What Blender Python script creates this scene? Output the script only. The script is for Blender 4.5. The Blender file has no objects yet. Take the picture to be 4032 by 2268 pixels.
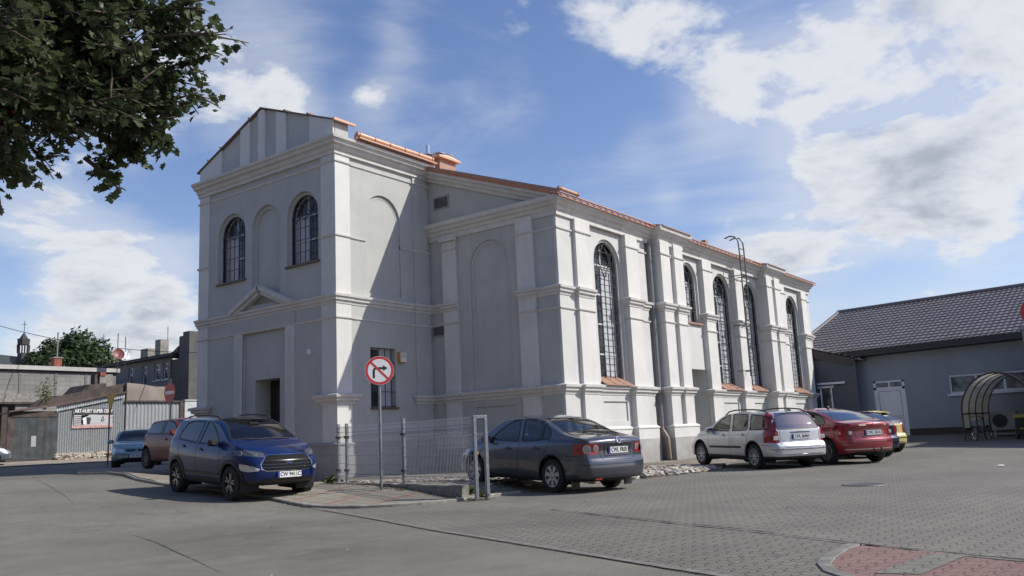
import bpy, bmesh, math, random
from math import radians as rad, sin, cos, pi, sqrt
from mathutils import Vector, Matrix
from mathutils.bvhtree import BVHTree
random.seed(7)
sc = bpy.context.scene
COL = sc.collection

# ---------------------------------------------------------------- camera, world, sun, exposure
CAM_H = 1.12
yaw, pitch, roll, FPX = 0.63717658, 0.17346338, -0.04710448, 3355.88
_f = Vector((cos(yaw)*cos(pitch), sin(yaw)*cos(pitch), sin(pitch)))
_r = Vector((sin(yaw), -cos(yaw), 0)); _u = _r.cross(_f)
_r2 = _r*cos(roll)+_u*sin(roll); _u2 = _u*cos(roll)-_r*sin(roll)
cd = bpy.data.cameras.new('camera'); cam = bpy.data.objects.new('camera', cd); COL.objects.link(cam)
M = Matrix((_r2, _u2, -_f)).transposed().to_4x4(); M.translation = Vector((0, 0, CAM_H))
cam.matrix_world = M
cd.sensor_width = 36; cd.lens = 36*FPX/4032; cd.clip_start = 0.1; cd.clip_end = 3000
sc.camera = cam

SUN_EL = rad(41.3); SUN_AZ = math.atan2(0.584, -0.811)
world = bpy.data.worlds.new('World'); sc.world = world; world.use_nodes = True
wn = world.node_tree; wn.nodes.clear()
def N(nt, t, **kw):
    n = nt.nodes.new(t)
    for k, v in kw.items(): setattr(n, k, v)
    return n
def mth(nt, op, a, b=None, c=None, clamp=False):
    n = N(nt, 'ShaderNodeMath', operation=op); n.use_clamp = clamp
    for i, v in enumerate((a, b, c)):
        if v is None: continue
        if isinstance(v, (int, float)): n.inputs[i].default_value = v
        else: nt.links.new(v, n.inputs[i])
    return n.outputs[0]
def mrange(nt, v, a, b, c=0, d=1, smooth=True):
    n = N(nt, 'ShaderNodeMapRange'); n.interpolation_type = 'SMOOTHSTEP' if smooth else 'LINEAR'
    n.inputs[1].default_value = a; n.inputs[2].default_value = b; n.inputs[3].default_value = c; n.inputs[4].default_value = d
    nt.links.new(v, n.inputs[0]); return n.outputs[0]
def mixc(nt, f, a, b):
    n = N(nt, 'ShaderNodeMix', data_type='RGBA')
    for s, v in ((0, f), (6, a), (7, b)):
        if isinstance(v, (int, float)): n.inputs[s].default_value = v
        elif isinstance(v, (tuple, list)): n.inputs[s].default_value = (*v[:3], 1)
        else: nt.links.new(v, n.inputs[s])
    return n.outputs[2]
sky = N(wn, 'ShaderNodeTexSky', sky_type='NISHITA'); sky.sun_disc = False
sky.sun_elevation = SUN_EL; sky.sun_rotation = SUN_AZ
sky.air_density = 1.15; sky.dust_density = 0.6; sky.ozone_density = 3.2; sky.altitude = 100
SKY_STR = 0.115
tc = N(wn, 'ShaderNodeTexCoord'); D = tc.outputs['Generated']
sep = N(wn, 'ShaderNodeSeparateXYZ'); wn.links.new(D, sep.inputs[0])
zz = mth(wn, 'ADD', mth(wn, 'MAXIMUM', sep.outputs[2], 0.0), 0.22)
cmb = N(wn, 'ShaderNodeCombineXYZ')
wn.links.new(mth(wn, 'DIVIDE', sep.outputs[0], zz), cmb.inputs[0]); wn.links.new(mth(wn, 'DIVIDE', sep.outputs[1], zz), cmb.inputs[1])
def wnoise(scale, det, rough, off, dist=0.0):
    mp = N(wn, 'ShaderNodeMapping'); mp.inputs[1].default_value = off; wn.links.new(cmb.outputs[0], mp.inputs[0])
    n = N(wn, 'ShaderNodeTexNoise'); n.inputs['Scale'].default_value = scale; n.inputs['Detail'].default_value = det
    n.inputs['Roughness'].default_value = rough; n.inputs['Distortion'].default_value = dist
    wn.links.new(mp.outputs[0], n.inputs['Vector']); return n.outputs[0]
n1 = wnoise(3.2, 12, 0.60, (3.1, 1.7, 0), 0.25)
n1s = wnoise(3.2, 5, 0.60, (3.1+.05, 1.7-.07, 0), 0.25)
n2 = wnoise(9.0, 8, 0.62, (0.3, 5.2, 2.0))
# cloud placement, visible and added: direction, size, weight
BL = [
      ((0.538,0.725,0.429),0.130,0.42),((0.583,0.721,0.373),0.060,0.25),((0.639,0.623,0.451),0.050,0.26),((0.658,0.627,0.416),0.050,0.24),
      ((0.643,0.660,0.390),0.050,0.30),((0.837,0.433,0.334),0.050,0.20),((0.869,0.354,0.345),0.070,0.30),((0.788,0.422,0.448),0.100,0.28),
      ((0.833,0.349,0.430),0.120,0.30),((0.887,0.239,0.395),0.160,0.42),((0.942,0.144,0.304),0.200,0.45),((0.925,0.078,0.372),0.180,0.40),
      ((0.934,0.224,0.278),0.130,0.40),((0.963,0.138,0.230),0.110,0.38),((0.930,0.315,0.188),0.060,0.38),((0.938,0.281,0.201),0.050,0.30),
      ((0.911,0.357,0.206),0.040,0.25),((0.952,0.224,0.211),0.080,0.30),((0.421,0.878,0.229),0.090,0.36),((0.378,0.890,0.253),0.090,0.30),
      ((0.472,0.853,0.224),0.050,0.25),((0.507,0.840,0.192),0.070,0.34),((0.448,0.871,0.202),0.050,0.30),((0.471,0.870,0.145),0.100,0.34),
      ((0.406,0.905,0.131),0.080,0.28),((0.425,0.890,0.166),0.050,0.20),((0.522,0.765,0.376),0.050,0.15),((0.566,0.734,0.376),0.040,0.25),
      ((0.985,0.139,0.099),0.080,0.25),((0.871,0.416,0.261),0.030,0.18),((0.397,0.914,0.083),0.080,0.30),((0.514,0.849,0.124),0.060,0.40),
      ((0.803,0.463,0.375),0.100,-0.25),((0.773,0.591,0.230),0.200,-0.20),((0.387,0.904,0.183),0.050,-0.10),((0.519,0.803,0.294),0.070,-0.20),
      ((0.967,0.206,0.149),0.060,-0.20),
      ((.348,.838,.421),.22,.22),((.45,.80,.38),.12,.22),((.75,.50,.42),.12,.12),((.92,.33,.22),.09,.2),((.90,.38,.17),.06,.2),((.44,.88,.15),.16,.06),((.99,.12,.06),.15,.2),((.93,.20,.30),.16,.14),((.96,.10,.33),.20,.16),((-.62,-.76,.18),.26,.9),((-1,0,.3),1.2,-.35),((0,-1,.3),1.1,-.3),((0,0,1),.6,-.15)]  # unseen cloud added behind the camera for reflections; negatives thin cloud, cutting fill
acc = None
for c, s, w in BL:
    d = N(wn, 'ShaderNodeVectorMath', operation='DISTANCE'); wn.links.new(D, d.inputs[0]); d.inputs[1].default_value = Vector(c).normalized()
    g = mth(wn, 'MULTIPLY', mrange(wn, d.outputs['Value'], 0, s, 1, 0), w)
    acc = g if acc is None else mth(wn, 'ADD', acc, g)
acc = mth(wn, 'MINIMUM', acc, 0.56)
dens = mth(wn, 'ADD', mth(wn, 'ADD', mth(wn, 'MULTIPLY', n1, 1.45), -.225), mth(wn, 'MULTIPLY', mth(wn, 'SUBTRACT', n2, 0.5), 0.62))
dens = mth(wn, 'ADD', dens, mth(wn, 'SUBTRACT', acc, 0.32))
lowc = mrange(wn, sep.outputs[2], 0.0, 0.22, 0.17, 0.0)
dens = mth(wn, 'ADD', dens, lowc)
mask = mrange(wn, dens, 0.37, 0.70)
veil = mth(wn, 'MULTIPLY', mrange(wn, mth(wn, 'ADD', mth(wn, 'MULTIPLY', acc, .55), wnoise(1.3, 9, .62, (2.2, 8.1, 4), .6)), .46, .80), .55)
mask = mth(wn, 'MAXIMUM', mask, veil)
thick = mrange(wn, mth(wn, 'ADD', dens, mth(wn, 'MULTIPLY', mth(wn, 'SUBTRACT', n1s, n1), 1.6)), 0.60, 1.22)
CB, CD = (6.9, 7.1, 7.4), (3.1, 3.45, 4.15)
ccol = mixc(wn, mth(wn, 'MULTIPLY', thick, 0.85), CB, CD)
gam = N(wn, 'ShaderNodeHueSaturation'); gam.inputs['Saturation'].default_value = 1.12; gam.inputs['Value'].default_value = 1.0
wn.links.new(sky.outputs[0], gam.inputs['Color'])
tn = N(wn, 'ShaderNodeMix', data_type='RGBA'); tn.blend_type = 'MULTIPLY'; tn.inputs[0].default_value = 1; tn.inputs[7].default_value = (1.42, 1.18, 1.24, 1); wn.links.new(gam.outputs[0], tn.inputs[6])
skyc = mixc(wn, mth(wn, 'MULTIPLY', mask, 0.93), tn.outputs[2], ccol)
bg = N(wn, 'ShaderNodeBackground'); bg.inputs[1].default_value = SKY_STR; wn.links.new(skyc, bg.inputs[0])
wo = N(wn, 'ShaderNodeOutputWorld'); wn.links.new(bg.outputs[0], wo.inputs[0])

sd = bpy.data.lights.new('sun', 'SUN'); sd.energy = 5.0; sd.angle = rad(0.5); sd.color = (1.0, 0.955, 0.87)
sun = bpy.data.objects.new('sun', sd); COL.objects.link(sun)
sdir = Vector((-0.72, 1.0, -1.08)).normalized()
sun.rotation_euler = sdir.to_track_quat('-Z', 'Y').to_euler()
sun.location = (20, -20, 40)
vs = sc.view_settings; vs.view_transform = 'Standard'; vs.look = 'None'; vs.gamma = 1; vs.exposure = 0.0
try: vs.use_curve_mapping = False
except Exception: pass
sc.cycles.max_bounces = 8; sc.cycles.transparent_max_bounces = 24

# ---------------------------------------------------------------- materials
MAT = {}
def mat(name, col, rough=0.7, metal=0.0, noise=0.0, nscale=5.0, bump=0.0, bscale=60.0, spec=0.5, col2=None, coat=0.0, stain=0.0, emis=None, ramp=(0.35,0.7), grime=False):
    if name in MAT: return MAT[name]
    m = bpy.data.materials.new(name); m.use_nodes = True; nt = m.node_tree
    p = nt.nodes['Principled BSDF']; MAT[name] = m
    p.inputs['Roughness'].default_value = rough; p.inputs['Metallic'].default_value = metal
    p.inputs['Specular IOR Level'].default_value = spec; p.inputs['Coat Weight'].default_value = coat
    p.inputs['Coat Roughness'].default_value = 0.03
    p.inputs['Base Color'].default_value = (*col, 1)
    t = N(nt, 'ShaderNodeTexCoord').outputs['Object']
    c = None
    if noise or col2:
        n = N(nt, 'ShaderNodeTexNoise'); n.inputs['Scale'].default_value = nscale; n.inputs['Detail'].default_value = 8; n.inputs['Roughness'].default_value = .62
        nt.links.new(t, n.inputs['Vector'])
        f = mrange(nt, n.outputs[0], ramp[0], ramp[1])
        if col2: c = mixc(nt, f, col, col2)
        else: c = mixc(nt, f, tuple(v*(1-noise) for v in col), tuple(min(1, v*(1+noise)) for v in col))
        if noise and col2:
            n3 = N(nt, 'ShaderNodeTexNoise'); n3.inputs['Scale'].default_value = nscale*9; n3.inputs['Detail'].default_value = 4; nt.links.new(t, n3.inputs['Vector'])
            hs = N(nt, 'ShaderNodeHueSaturation'); nt.links.new(mrange(nt, n3.outputs[0], .3, .7, 1-noise, 1+noise), hs.inputs['Value']); nt.links.new(c, hs.inputs['Color']); c = hs.outputs[0]
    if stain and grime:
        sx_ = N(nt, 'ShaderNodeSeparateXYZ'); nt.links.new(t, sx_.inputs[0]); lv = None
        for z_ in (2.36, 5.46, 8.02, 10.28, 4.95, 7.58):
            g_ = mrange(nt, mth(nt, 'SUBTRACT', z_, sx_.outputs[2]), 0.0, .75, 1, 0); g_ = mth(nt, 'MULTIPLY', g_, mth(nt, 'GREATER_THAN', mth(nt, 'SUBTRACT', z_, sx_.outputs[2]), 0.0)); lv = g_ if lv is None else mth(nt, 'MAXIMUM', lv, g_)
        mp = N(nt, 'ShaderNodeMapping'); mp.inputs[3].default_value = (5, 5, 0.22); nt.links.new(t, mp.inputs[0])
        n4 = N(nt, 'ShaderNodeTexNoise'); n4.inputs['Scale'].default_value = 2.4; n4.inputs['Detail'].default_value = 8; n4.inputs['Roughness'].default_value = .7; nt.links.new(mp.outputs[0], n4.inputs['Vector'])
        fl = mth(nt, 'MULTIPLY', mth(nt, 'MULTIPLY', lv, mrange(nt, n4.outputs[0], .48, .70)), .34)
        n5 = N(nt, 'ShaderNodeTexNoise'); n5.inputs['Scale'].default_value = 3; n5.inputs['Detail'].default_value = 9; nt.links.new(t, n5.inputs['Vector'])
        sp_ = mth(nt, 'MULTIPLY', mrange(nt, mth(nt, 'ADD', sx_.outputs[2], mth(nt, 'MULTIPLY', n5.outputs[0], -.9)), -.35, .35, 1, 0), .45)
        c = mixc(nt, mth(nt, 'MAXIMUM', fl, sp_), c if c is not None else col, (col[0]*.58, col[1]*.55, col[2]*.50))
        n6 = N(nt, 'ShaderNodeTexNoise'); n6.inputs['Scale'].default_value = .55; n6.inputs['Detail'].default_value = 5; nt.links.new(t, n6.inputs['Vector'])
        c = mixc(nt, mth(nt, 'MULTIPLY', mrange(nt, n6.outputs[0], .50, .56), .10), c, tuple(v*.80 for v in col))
    if stain:
        # vertical dirt runs
        mp = N(nt, 'ShaderNodeMapping'); mp.inputs[3].default_value = (2.2, 2.2, 0.25); nt.links.new(t, mp.inputs[0])
        n2 = N(nt, 'ShaderNodeTexNoise'); n2.inputs['Scale'].default_value = 2.0; n2.inputs['Detail'].default_value = 9; n2.inputs['Roughness'].default_value = .7; nt.links.new(mp.outputs[0], n2.inputs['Vector'])
        f2 = mth(nt, 'MULTIPLY', mrange(nt, n2.outputs[0], .50, .78), stain)
        c = mixc(nt, f2, c if c is not None else col, tuple(v*.62 for v in col))
    if c is not None: nt.links.new(c, p.inputs['Base Color'])
    if bump:
        nb = N(nt, 'ShaderNodeTexNoise'); nb.inputs['Scale'].default_value = bscale; nb.inputs['Detail'].default_value = 5; nt.links.new(t, nb.inputs['Vector'])
        b = N(nt, 'ShaderNodeBump'); b.inputs['Strength'].default_value = bump; b.inputs['Distance'].default_value = 0.02
        nt.links.new(nb.outputs[0], b.inputs['Height']); nt.links.new(b.outputs[0], p.inputs['Normal'])
    if emis: p.inputs['Emission Color'].default_value = (*emis[:3], 1); p.inputs['Emission Strength'].default_value = emis[3]
    return m
def glass(name, tint=(.5, .55, .53), refl=1.0, rough=0.01, base=0.02):
    if name in MAT: return MAT[name]
    m = bpy.data.materials.new(name); m.use_nodes = True; nt = m.node_tree; nt.nodes.clear(); MAT[name] = m
    tr = N(nt, 'ShaderNodeBsdfTransparent'); tr.inputs[0].default_value = (*tint, 1)
    gl = N(nt, 'ShaderNodeBsdfGlossy'); gl.inputs['Roughness'].default_value = rough; gl.inputs[0].default_value = (refl, refl, refl, 1)
    fr = N(nt, 'ShaderNodeFresnel'); fr.inputs[0].default_value = 1.6
    mx = N(nt, 'ShaderNodeMixShader'); nt.links.new(mth(nt, 'ADD', mth(nt, 'MULTIPLY', fr.outputs[0], .9, clamp=True), base), mx.inputs[0])
    nt.links.new(tr.outputs[0], mx.inputs[1]); nt.links.new(gl.outputs[0], mx.inputs[2])
    o = N(nt, 'ShaderNodeOutputMaterial'); nt.links.new(mx.outputs[0], o.inputs[0]); return m

# ---------------------------------------------------------------- object helpers
def link(o, parent=None, local=False):
    COL.objects.link(o)
    if parent is not None:
        o.parent = parent
        if not local: o.matrix_parent_inverse = Matrix.Translation(-Vector(parent.location))
    return o
def tag(o, label, cat, group=None):
    o['label'] = label; o['category'] = cat
    if group: o['group'] = group
    return o
def thing(name, label, cat, loc=(0, 0, 0), rotz=0.0, group=None):
    o = bpy.data.objects.new(name, None); o.empty_display_size = .3; COL.objects.link(o)
    o.location = loc; o.rotation_euler = (0, 0, rotz); return tag(o, label, cat, group)
class MB:
    def __init__(s): s.v = []; s.f = []; s.m = []
    def add(s, vs, fs, m=0):
        b = len(s.v); s.v += [tuple(v) for v in vs]; s.f += [tuple(b+i for i in f) for f in fs]; s.m += [m]*len(fs)
    def box(s, x0, y0, z0, x1, y1, z1, m=0):
        if x0 > x1: x0, x1 = x1, x0
        if y0 > y1: y0, y1 = y1, y0
        if z0 > z1: z0, z1 = z1, z0
        s.add([(x0,y0,z0),(x1,y0,z0),(x1,y1,z0),(x0,y1,z0),(x0,y0,z1),(x1,y0,z1),(x1,y1,z1),(x0,y1,z1)],
              [(0,3,2,1),(4,5,6,7),(0,1,5,4),(1,2,6,5),(2,3,7,6),(3,0,4,7)], m)
    def obox(s, o, a, b, c, m=0):
        o, a, b, c = map(Vector, (o, a, b, c))
        vs = [o, o+a, o+a+b, o+b, o+c, o+a+c, o+a+b+c, o+b+c]
        s.add(vs, [(0,3,2,1),(4,5,6,7),(0,1,5,4),(1,2,6,5),(2,3,7,6),(3,0,4,7)], m)
    def bar(s, p, q, w, h=None, m=0, up=(0, 0, 1)):
        p, q = Vector(p), Vector(q); d = (q-p).normalized(); u = Vector(up)
        if abs(d.dot(u)) > .98: u = Vector((1, 0, 0))
        a = d.cross(u).normalized(); b = a.cross(d).normalized(); h = h or w
        s.obox(p-a*w/2-b*h/2, a*w, b*h, q-p, m)
    def tube(s, path, r, n=8, m=0, cap=True):
        path = [Vector(p) for p in path]; base = len(s.v); rs = r if isinstance(r, (list, tuple)) else [r]*len(path)
        prev = None
        for i, p in enumerate(path):
            d = (path[min(i+1, len(path)-1)]-path[max(i-1, 0)]).normalized()
            if prev is None: a = d.orthogonal().normalized()
            else:
                a = prev-d*prev.dot(d); a = a.normalized() if a.length > 1e-6 else d.orthogonal().normalized()
            prev = a; b = d.cross(a)
            for k in range(n):
                t = 2*pi*k/n; s.v.append(tuple(p+(a*cos(t)+b*sin(t))*rs[i]))
        for i in range(len(path)-1):
            for k in range(n):
                a0 = base+i*n+k; a1 = base+i*n+(k+1) % n
                s.f.append((a0, a1, a1+n, a0+n)); s.m.append(m)
        if cap:
            s.f.append(tuple(base+k for k in range(n))[::-1]); s.m.append(m)
            e = base+(len(path)-1)*n; s.f.append(tuple(e+k for k in range(n))); s.m.append(m)
    def lathe(s, prof, o, axis='z', n=24, m=0):
        # prof: (r, h) list
        base = len(s.v); o = Vector(o)
        for r, h in prof:
            for k in range(n):
                t = 2*pi*k/n; c, d = r*cos(t), r*sin(t)
                s.v.append(tuple(o+(Vector((c, d, h)) if axis == 'z' else Vector((c, h, d)) if axis == 'y' else Vector((h, c, d)))))
        for i in range(len(prof)-1):
            for k in range(n):
                a0 = base+i*n+k; a1 = base+i*n+(k+1) % n; s.f.append((a0, a1, a1+n, a0+n)); s.m.append(m)
    def disc(s, o, nrm, r, n=24, m=0):
        o = Vector(o); nrm = Vector(nrm).normalized(); a = nrm.orthogonal().normalized(); b = nrm.cross(a)
        s.add([o+(a*cos(2*pi*k/n)+b*sin(2*pi*k/n))*r for k in range(n)], [tuple(range(n))], m)
    def prism(s, poly, off, m=0):
        n = len(poly); poly = [Vector(p) for p in poly]; off = Vector(off)
        s.add(poly+[p+off for p in poly], [tuple(range(n))[::-1], tuple(range(n, 2*n))]+[(i, (i+1) % n, n+(i+1) % n, n+i) for i in range(n)], m)
    def blob(s, c, r, m=0, jit=.25, seg=6, rng=random):
        c = Vector(c); rx, ry, rz = r if isinstance(r, (tuple, list)) else (r, r, r); base = len(s.v)
        rings = seg//2+1
        s.v.append(tuple(c+Vector((0, 0, rz)))); 
        for i in range(1, rings):
            ph = pi*i/rings
            for k in range(seg):
                t = 2*pi*k/seg+i*.5; j = 1+rng.uniform(-jit, jit)
                s.v.append(tuple(c+Vector((rx*sin(ph)*cos(t)*j, ry*sin(ph)*sin(t)*j, rz*cos(ph)*j))))
        s.v.append(tuple(c-Vector((0, 0, rz)))); last = len(s.v)-1
        for k in range(seg):
            s.f.append((base, base+1+k, base+1+(k+1) % seg)); s.m.append(m)
            for i in range(rings-2):
                a0 = base+1+i*seg+k; a1 = base+1+i*seg+(k+1) % seg
                s.f.append((a0, a0+seg, a1+seg, a1)); s.m.append(m)
            e = base+1+(rings-2)*seg; s.f.append((last, e+(k+1) % seg, e+k)); s.m.append(m)
    def build(s, name, mats, parent=None, smooth=False, local=False, fix=True, bevel=0):
        me = bpy.data.meshes.new(name); me.from_pydata(s.v, [], s.f)
        for mm in (mats if isinstance(mats, (list, tuple)) else [mats]): me.materials.append(mm)
        me.polygons.foreach_set('material_index', s.m)
        if fix or bevel:
            bm = bmesh.new(); bm.from_mesh(me)
            if fix: bmesh.ops.recalc_face_normals(bm, faces=bm.faces)
            bm.to_mesh(me); bm.free()
        if smooth: me.polygons.foreach_set('use_smooth', [True]*len(me.polygons))
        me.update()
        o = bpy.data.objects.new(name, me)
        if smooth == 'auto':
            try: me.set_sharp_from_angle(angle=rad(38))
            except Exception: pass
        link(o, parent, local)
        if bevel:
            bv = o.modifiers.new('bevel', 'BEVEL'); bv.width = bevel; bv.segments = 2; bv.limit_method = 'ANGLE'; bv.angle_limit = rad(40)
        return o
def text_mesh(mb, s, size, O, U, V, depth=0.004, m=0, align='CENTER', sx=1.0, bold=0.0):
    """lettering as thin solid geometry: O origin, U right, V up"""
    cu = bpy.data.curves.new('t', 'FONT'); cu.body = s; cu.size = size; cu.align_x = align; cu.align_y = 'CENTER'; cu.resolution_u = 3
    cu.offset = bold; cu.extrude = 0
    o = bpy.data.objects.new('t', cu); COL.objects.link(o)
    me = bpy.data.meshes.new_from_object(o.evaluated_get(bpy.context.evaluated_depsgraph_get()))
    O, U, V = Vector(O), Vector(U).normalized(), Vector(V).normalized(); W = U.cross(V)
    vs = [O+U*v.co.x*sx+V*v.co.y+W*depth for v in me.vertices]
    mb.add(vs, [tuple(p.vertices) for p in me.polygons], m)
    bpy.data.objects.remove(o); bpy.data.curves.remove(cu); bpy.data.meshes.remove(me)
def px(x, y):   # ray through a pixel of the 4032 x 2268 photograph, used to read off real positions
    return (_f*FPX+_r2*(x-2016)-_u2*(y-1134)).normalized()
def interp(tab, x):
    if x <= tab[0][0]: return tab[0][1]
    for (a, b), (c, d) in zip(tab, tab[1:]):
        if x <= c: return b+(d-b)*(x-a)/(c-a)
    return tab[-1][1]
def sstep(a, b, x):
    t = max(0, min(1, (x-a)/(b-a))); return t*t*(3-2*t)
# ---------------------------------------------------------------- the ground
RAMP = [(12.5, 0), (13.5, .05), (15, .14), (24, .66), (32, .68), (38, .80), (43, 1.05), (55, 1.2), (90, 1.3)]
def zg(x, y):
    w = max(sstep(15.2, 12.6, x) if x < 15.2 else 0, sstep(21, 27, y))
    z = interp(RAMP, y)*w
    if y < 30: z += .30*sstep(43.2, 47.2, x)*(1-sstep(20, 30, y))
    return z
def patch(name, poly, zf, mt, cell=1.0, skirt=0.0, kind='structure', skm=None):
    bm = bmesh.new(); vs = [bm.verts.new((p[0], p[1], 0)) for p in poly]
    es = [bm.edges.new((vs[i], vs[(i+1) % len(vs)])) for i in range(len(vs))]
    bmesh.ops.triangle_fill(bm, use_beauty=True, use_dissolve=False, edges=es)
    xs = [p[0] for p in poly]; ys = [p[1] for p in poly]
    for ax, lo, hi in ((0, min(xs), max(xs)), (1, min(ys), max(ys))):
        t = math.ceil(lo/cell)*cell+.001
        while t < hi:
            no = [0, 0, 0]; no[ax] = 1; co = [0, 0, 0]; co[ax] = t
            bmesh.ops.bisect_plane(bm, geom=bm.verts[:]+bm.edges[:]+bm.faces[:], plane_co=co, plane_no=no); t += cell
    for v in bm.verts: v.co.z = zf(v.co.x, v.co.y)
    for f in bm.faces:
        if f.normal.z < 0: f.normal_flip()
    if skirt:
        be = [e for e in bm.edges if e.is_boundary]
        r = bmesh.ops.extrude_edge_only(bm, edges=be)
        for e in r['geom']:
            if isinstance(e, bmesh.types.BMVert): e.co.z -= skirt
        if skm is not None:
            for e in r['geom']:
                if isinstance(e, bmesh.types.BMFace): e.material_index = 1
    me = bpy.data.meshes.new(name); bm.to_mesh(me); bm.free(); me.materials.append(mt)
    if skm: me.materials.append(skm)
    o = bpy.data.objects.new(name, me); COL.objects.link(o)
    if kind: o['kind'] = kind
    return o
def ground_mat(name, base, dark, light, gscale=110, pebble=0.85, big=.18):
    m = bpy.data.materials.new(name); m.use_nodes = True; nt = m.node_tree; p = nt.nodes['Principled BSDF']
    t = N(nt, 'ShaderNodeTexCoord').outputs['Object']
    def nz(s, d=6, r=.6, mp=None):
        n = N(nt, 'ShaderNodeTexNoise'); n.inputs['Scale'].default_value = s; n.inputs['Detail'].default_value = d; n.inputs['Roughness'].default_value = r
        nt.links.new(mp or t, n.inputs['Vector']); return n.outputs[0]
    c = mixc(nt, mrange(nt, nz(gscale, 3), .36, .66), dark, light)
    c = mixc(nt, mth(nt, 'MULTIPLY', mrange(nt, nz(gscale*.33, 2), .60, .70), .5), c, light)
    c = mixc(nt, 1-pebble, c, base); c = mixc(nt, mth(nt, 'MULTIPLY', mrange(nt, nz(.55, 6, .7), .52, .60), .30), c, tuple(x*.72 for x in base)); c = mixc(nt, mth(nt, 'MULTIPLY', mrange(nt, nz(7, 3, .5), .70, .76), .45), c, tuple(x*.45 for x in base))
    hs = N(nt, 'ShaderNodeHueSaturation'); nt.links.new(c, hs.inputs['Color'])
    v = mth(nt, 'ADD', mrange(nt, nz(.35, 7, .65), .3, .7, 1-big, 1+big), mrange(nt, nz(3.2, 6, .7), .3, .7, -.06, .06))
    nt.links.new(v, hs.inputs['Value']); c = hs.outputs[0]
    # wear patches and oil-dark streaks
    mp = N(nt, 'ShaderNodeMapping'); mp.inputs[3].default_value = (.25, 1.6, 1); mp.inputs[2].default_value = (0, 0, rad(-25)); nt.links.new(t, mp.inputs[0])
    c = mixc(nt, mth(nt, 'MULTIPLY', mrange(nt, nz(.9, 8, .7, mp.outputs[0]), .56, .72), .30), c, tuple(x*.7 for x in base))
    nt.links.new(c, p.inputs['Base Color']); p.inputs['Roughness'].default_value = .9; p.inputs['Specular IOR Level'].default_value = .25
    b = N(nt, 'ShaderNodeBump'); b.inputs['Strength'].default_value = .5; b.inputs['Distance'].default_value = .006; nt.links.new(nz(gscale*.8, 4), b.inputs['Height']); nt.links.new(b.outputs[0], p.inputs['Normal'])
    return m
def paver_mat(name, c1, c2, mortar, ang, sx=.20, sy=.10, wob=.018, tone=.10, jw=.012, off=.5):
    m = bpy.data.materials.new(name); m.use_nodes = True; nt = m.node_tree; p = nt.nodes['Principled BSDF']
    t = N(nt, 'ShaderNodeTexCoord').outputs['Object']
    mp = N(nt, 'ShaderNodeMapping'); mp.inputs[2].default_value = (0, 0, rad(ang)); nt.links.new(t, mp.inputs[0])
    s = N(nt, 'ShaderNodeSeparateXYZ'); nt.links.new(mp.outputs[0], s.inputs[0])
    # interlocking blocks: the joints step sideways half-way along each block
    tri = mth(nt, 'PINGPONG', mth(nt, 'DIVIDE', s.outputs[0], sx/2), 0.5)
    y2 = mth(nt, 'ADD', s.outputs[1], mth(nt, 'MULTIPLY', mrange(nt, tri, .12, .38, -1, 1), wob))
    x2 = mth(nt, 'ADD', s.outputs[0], mth(nt, 'MULTIPLY', mrange(nt, mth(nt, 'PINGPONG', mth(nt, 'DIVIDE', s.outputs[1], sy), .5), .12, .38, -1, 1), wob*.5))
    cb = N(nt, 'ShaderNodeCombineXYZ'); nt.links.new(x2, cb.inputs[0]); nt.links.new(y2, cb.inputs[1])
    br = N(nt, 'ShaderNodeTexBrick'); nt.links.new(cb.outputs[0], br.inputs[0]); br.inputs['Scale'].default_value = 1
    br.inputs['Brick Width'].default_value = sx; br.inputs['Row Height'].default_value = sy; br.inputs['Mortar Size'].default_value = jw*.5
    br.inputs['Mortar Smooth'].default_value = .3; br.offset = off
    br.inputs['Color1'].default_value = (*c1, 1); br.inputs['Color2'].default_value = (*c2, 1); br.inputs['Mortar'].default_value = (*mortar, 1)
    def nz(sc_, d=6, r=.6):
        n = N(nt, 'ShaderNodeTexNoise'); n.inputs['Scale'].default_value = sc_; n.inputs['Detail'].default_value = d; n.inputs['Roughness'].default_value = r
        nt.links.new(t, n.inputs['Vector']); return n.outputs[0]
    hs = N(nt, 'ShaderNodeHueSaturation'); nt.links.new(br.outputs[0], hs.inputs['Color'])
    v = mth(nt, 'ADD', mrange(nt, nz(.4, 8, .65), .3, .7, 1-tone*1.3, 1+tone*1.3), mrange(nt, nz(60, 3), .3, .7, -tone*.7, tone*.7))
    nt.links.new(v, hs.inputs['Value'])
    c0_ = mixc(nt, mth(nt, 'MULTIPLY', mrange(nt, nz(.23, 8, .7), .50, .62), .22), hs.outputs[0], tuple(x*.62 for x in c1)); c0_ = mixc(nt, mth(nt, 'MULTIPLY', mrange(nt, nz(2.2, 3, .5), .70, .75), .5), c0_, tuple(x*.45 for x in c1))
    c = mixc(nt, mth(nt, 'MULTIPLY', mrange(nt, nz(1.3, 9, .75), .60, .74), .40), c0_, tuple(min(1, x*1.5) for x in c1))
    nt.links.new(c, p.inputs['Base Color']); p.inputs['Roughness'].default_value = .85; p.inputs['Specular IOR Level'].default_value = .3
    b = N(nt, 'ShaderNodeBump'); b.inputs['Strength'].default_value = .8; b.inputs['Distance'].default_value = .008; b.invert = True
    nt.links.new(mth(nt, 'ADD', br.outputs['Fac'], mth(nt, 'MULTIPLY', nz(90, 3), .25)), b.inputs['Height']); nt.links.new(b.outputs[0], p.inputs['Normal'])
    return m
m_asph = ground_mat('asphalt', (.137, .130, .108), (.05, .048, .041), (.29, .275, .23))
m_dirt = ground_mat('dirt', (.30, .26, .21), (.17, .145, .115), (.42, .38, .31), gscale=25, big=.25)
m_pave = paver_mat('grey_pavers', (.185, .173, .147), (.160, .150, .129), (.05, .045, .04), 65, sx=.20, sy=.165, wob=.026, jw=.012)
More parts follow.
